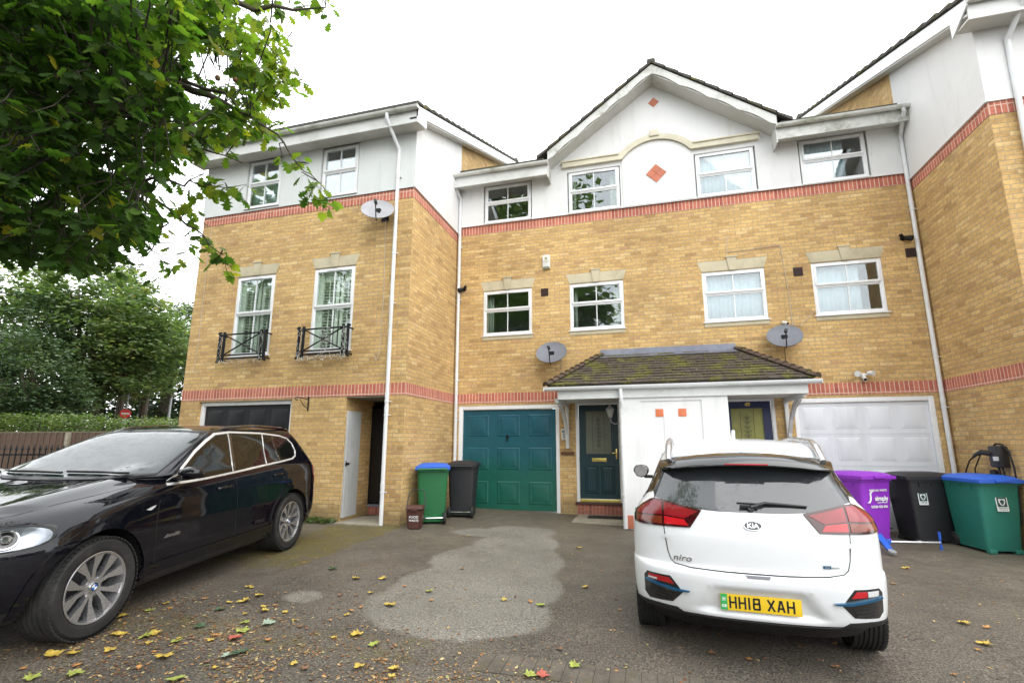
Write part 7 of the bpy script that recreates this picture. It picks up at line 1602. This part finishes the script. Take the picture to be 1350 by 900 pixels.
for (u, v, d, n) in ((372, 120, 4.4, 9), (385, 90, 4.6, 8), (395, 105, 4.6, 6), (350, 175, 4.2, 9), (340, 150, 4.2, 8), (372, 205, 4.1, 5), (395, 212, 3.95, 7), (418, 238, 3.9, 12), (408, 252, 3.9, 9), (430, 262, 3.9, 8), (372, 160, 4.3, 6), (252, 232, 4.1, 8), (275, 240, 4.1, 8), (300, 250, 4.0, 9), (312, 255, 4.0, 5), (265, 250, 4.1, 5), (262, 290, 4.4, 8), (275, 315, 4.3, 9), (290, 335, 4.2, 9), (297, 350, 4.2, 7), (255, 268, 4.4, 6), (250, 330, 4.4, 4), (340, 8, 4.8, 10), (375, 12, 4.8, 9), (400, 8, 4.8, 8), (425, 5, 4.7, 7), (440, 12, 4.7, 6), (360, 35, 4.9, 8), (352, 60, 4.8, 8), (300, 170, 4.2, 7), (225, 355, 4.5, 5), (232, 340, 4.5, 6), (210, 365, 4.5, 5), (215, 300, 4.5, 8), (225, 270, 4.5, 6)):
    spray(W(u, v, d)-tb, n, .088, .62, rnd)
tw.build('twigs', M['twig'], NT, sharp=None, local=True)
w.build('trunk', M['bark'], NT, sharp=60, local=True)
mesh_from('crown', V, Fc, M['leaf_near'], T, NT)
V, Fc, T = [], [], []; rnd = random.Random(19)          # the rest of the same crown, above and left of the view
for (cx, cy, cz, rx, ry, rz_, n) in ((-2.2, -9.2, 8.0, 3.2, 2.6, 1.5, 5200), (-4.6, -9.8, 6.6, 2.4, 2.4, 1.8, 2600), (.2, -9.4, 8.6, 2.4, 2.2, 1.1, 2600)):
    for k in range(n):
        d = Vector((rnd.gauss(0, 1), rnd.gauss(0, 1), rnd.gauss(0, 1))).normalized(); rr = rnd.uniform(.3, 1)**.5*(1+.3*noise.noise(d*2.5)); p = Vector((cx+d.x*rx*rr, cy+d.y*ry*rr, cz+d.z*rz_*rr))-tb
        if noise.noise(p*1.1) < -.12: continue
        a = rnd.uniform(0, 6.28); put_leaf(V, Fc, T, OAKL, p, Vector((cos(a), sin(a), rnd.uniform(-.8, 0))), Vector((rnd.uniform(-.6, .6), rnd.uniform(-.6, .6), 1)), rnd.uniform(.10, .17), rnd.uniform(.1, .6))
mesh_from('upper_crown', V, Fc, M['leaf_near'], T, NT)
M['conker'] = pmat('brown_seed_case', (.20, .10, .045), .6, .25, 30)
for i, (u, v, d) in enumerate(((77, 103, 3.6), (310, 105, 4.2), (307, 117, 4.2), (287, 103, 4.2), (340, 172, 4.1), (348, 174, 4.1), (235, 116, 3.9), (195, 97, 3.8), (300, 181, 4.2), (310, 146, 4.2))):
    q = MB(); c = W(u, v, d)-tb; q.lathe([(0, -.019), (.013, -.014), (.018, 0), (.013, .013), (0, .02)], 10, M=Matrix.Translation(c)); q.tube([c+Vector((0, 0, .018)), c+Vector((.005, .01, .07))], .0015, 4); q.build('seed_case', M['conker'], NT, local=True)

# ================================================================ fallen leaves and litter
LC = dict(Y=[(.50, .36, .06), 'yellow'], O=[(.42, .20, .06), 'orange brown'], G=[(.28, .33, .06), 'lime green'], B=[(.20, .10, .05), 'dry brown'], D=[(.04, .09, .04), 'dark green'], P=[(.26, .33, .25), 'pale silvery green'], R=[(.40, .09, .06), 'reddish'])
LM = {k: pmat('fallen_leaf_'+v[1].replace(' ', '_'), v[0], .6, .3, 5, dirt=(.16, .08, .03), dirt_amt=.75) for k, v in LC.items()}
LMESH = {}
for k in LC:
    for q in range(3):
        rr = random.Random(ord(k)*7+q); Vv, Ff = [Vector((0, .42, .012))], []
        sh = LOBE if k in 'YGPRD' else OAKL
        for a, b in sh: Vv.append(Vector((a*rr.uniform(.85, 1.1), b*rr.uniform(.85, 1.08), .01+.30*abs(a)*rr.uniform(.0, 1.4)+.22*rr.random()*abs(b-.4))))
        n = len(sh); Ff = [(0, 1+i, 1+(i+1) % n) for i in range(n)]
        Vv += [Vector((-.012, 0, .01)), Vector((.012, 0, .01)), Vector((.03, -.38, .05)), Vector((.01, -.38, .05))]; Ff.append((n+1, n+2, n+3, n+4))
        me = bpy.data.meshes.new('fallen_leaf'); me.from_pydata([v-Vector((0, .42, 0)) for v in Vv], [], Ff); me.materials.append(LM[k]); LMESH[k, q] = me
LEAVES = [(-0.57,-4.62,'O'),(0.09,-4.76,'O'),(0.58,-4.86,'D'),(0.19,-5.69,'Y'),(0.07,-6.1,'O'),(0.5,-5.87,'Y'),(0.48,-6.04,'Y'),(0.85,-6.18,'Y'),(1.1,-6.41,'P'),(0.9,-6.45,'G'),(1.02,-6.6,'G'),(1.07,-6.71,'R'),(1.34,-6.67,'O'),(-0.12,-6.48,'G'),(-0.01,-6.38,'O'),(-0.48,-6.41,'B'),(-0.21,-6.64,'Y'),(-0.12,-6.82,'B'),(0.16,-6.92,'Y'),(0.39,-6.89,'G'),(0.4,-6.83,'Y'),(0.69,-6.9,'G'),(0.75,-6.82,'B'),(0.85,-7.11,'Y'),(0.07,-7.31,'Y'),(0.19,-7.26,'Y'),(0.53,-7.46,'G'),(0.41,-7.38,'O'),(0.33,-7.58,'G'),(0.13,-7.51,'O'),(0.84,-7.28,'O'),(0.38,-7.15,'Y'),(1.22,-7.32,'G'),(1.29,-6.93,'D'),(1.26,-6.98,'P'),(1.31,-6.88,'D'),(1.72,-7.04,'O'),(1.9,-6.96,'B'),(0.87,-6.72,'O'),(0.1,-6.62,'O'),(0.84,-6.04,'O'),(0.44,-6.27,'D'),(0.61,-6.62,'D'),(1.38,-6.38,'B'),(1.2,-7.08,'B'),(1.07,-5.11,'Y'),(1.34,-5.02,'Y'),(1.69,-5.18,'O'),(2.01,-5.25,'G'),(2.15,-5.49,'O'),(1.84,-5.72,'Y'),(1.61,-5.84,'O'),(1.59,-5.95,'O'),(1.23,-5.62,'B'),(1.38,-5.57,'B'),(1.92,-6.38,'Y'),(2.16,-6.5,'G'),(2.25,-6.84,'Y'),(2.49,-6.8,'Y'),(2.51,-6.94,'O'),(3.08,-5.24,'O'),(3.2,-5.29,'G'),(3.53,-4.63,'Y'),(3.21,-2.89,'Y'),(3.68,-6.39,'G'),(3.42,-6.61,'G'),(3.5,-6.59,'R'),(3.53,-6.16,'B'),(3.88,-4.89,'B'),(2.02,-4.38,'B'),(5.35,-5.56,'B'),(5.62,-5.43,'O'),(7.04,-4.65,'O'),(6.68,-5.22,'O'),(6.86,-3.43,'O'),(6.78,-3.09,'B'),(7.33,-2.64,'Y'),(6.38,-4.39,'B'),(6.91,-4.59,'Y'),(6.8,-5.07,'Y'),(4.66,-5.89,'B'),(4.9,-5.92,'O'),(5.48,-5.86,'B'),(6.26,-5.74,'O')]
rnd = random.Random(55)
def where(x, y):
    if y > -3.2 and x > 6: return 'near the right bins'
    if x > 3.9: return 'around the white car'
    if 1.5 < x < 3.4 and -6.2 < y < -3: return 'on the pale dry patch'
    if y < -6.75: return 'at the bottom edge of the photo' if x > .7 else 'by the black car front wheel'
    if y < -6.2: return 'by the block edging' if x > 1.5 else 'ahead of the black car wheel' if x < .5 else 'left of the block edging'
    if x < .3: return 'beside the black car'
    return 'between black car and dry patch'
EXTRA = []
for k in range(125):
    x = rnd.uniform(-.3, 4.2); y = rnd.uniform(-7.4, -2.6)
    if rnd.random() < .72: x, y = rnd.gauss(1.0, .8), rnd.gauss(-6.6, .5)
    if x < -.2 and y > -7.5: continue
    EXTRA.append((x, y, rnd.choice('BBBBOOY')))
ORD = ['nearest the viewer']+[w_+' nearest' for w_ in 'second third fourth fifth sixth seventh eighth ninth tenth eleventh twelfth'.split()]
made = {}
for i, (x, y, k) in enumerate(LEAVES+EXTRA):
    o = bpy.data.objects.new('fallen_leaf', LMESH[k, rnd.randint(0, 2)]); COL.objects.link(o)
    s = rnd.uniform(.085, .13) if k in 'YGPDR' else rnd.uniform(.05, .085)
    s *= .9
    if i >= len(LEAVES): s *= .58
    o.location = (x, y, gz(x, y)+.010); o.scale = (s, s, s); o.rotation_euler = (rnd.uniform(-.12, .12), rnd.uniform(-.12, .12), rnd.uniform(0, 6.28))
    base = ('small ' if i >= len(LEAVES) else '')+LC[k][1]+' fallen leaf '+where(x, y); made.setdefault(base, []).append((math.hypot(x-CPOS.x, y-CPOS.y), o))
for base, L_ in made.items():
    L_.sort(key=lambda q: q[0])
    for n, (d_, o) in enumerate(L_): tag(o, base+(', '+ORD[min(n, 11)] if len(L_) > 1 else ''), 'fallen leaf', 'leaves fallen on the drive')
V, Fc, T = [], [], []
M['litter'] = leaf_mat('leaf_litter', [(0, (.12, .05, .025)), (.35, (.26, .12, .05)), (.6, (.42, .24, .09)), (.85, (.52, .42, .22)), (1, (.10, .14, .03))], .1)
for k in range(15000):
    if rnd.random() < .72: x = rnd.uniform(-.4, 3.6); y = -6.85+rnd.gauss(0, .45)-.1*x
    else: x = rnd.uniform(-.8, 9); y = rnd.uniform(-7.5, -1.6)
    if rnd.random() > .35+.65*max(0, noise.noise(Vector((x*2.2, y*2.2, 1)))*2+.4): continue
    s = rnd.choice((.005, .007, .009, .012, .018))*rnd.uniform(.7, 1.2); a = rnd.uniform(0, 6.28); p = Vector((x, y, gz(x, y)+.006)); X_ = Vector((cos(a), sin(a), rnd.uniform(-.2, .3)))*s; Y_ = Vector((-sin(a), cos(a), rnd.uniform(-.2, .3)))*s*rnd.uniform(.3, .8); n0 = len(V)
    V += [p-X_, p-Y_*.8+X_*.2, p+X_, p+Y_]; Fc.append((n0, n0+1, n0+2, n0+3)); T.append(rnd.random())
tag(mesh_from('leaf_litter', V, Fc, M['litter'], T), 'crumbled brown leaf litter and seeds scattered over the drive', 'leaf litter', None, 'stuff')
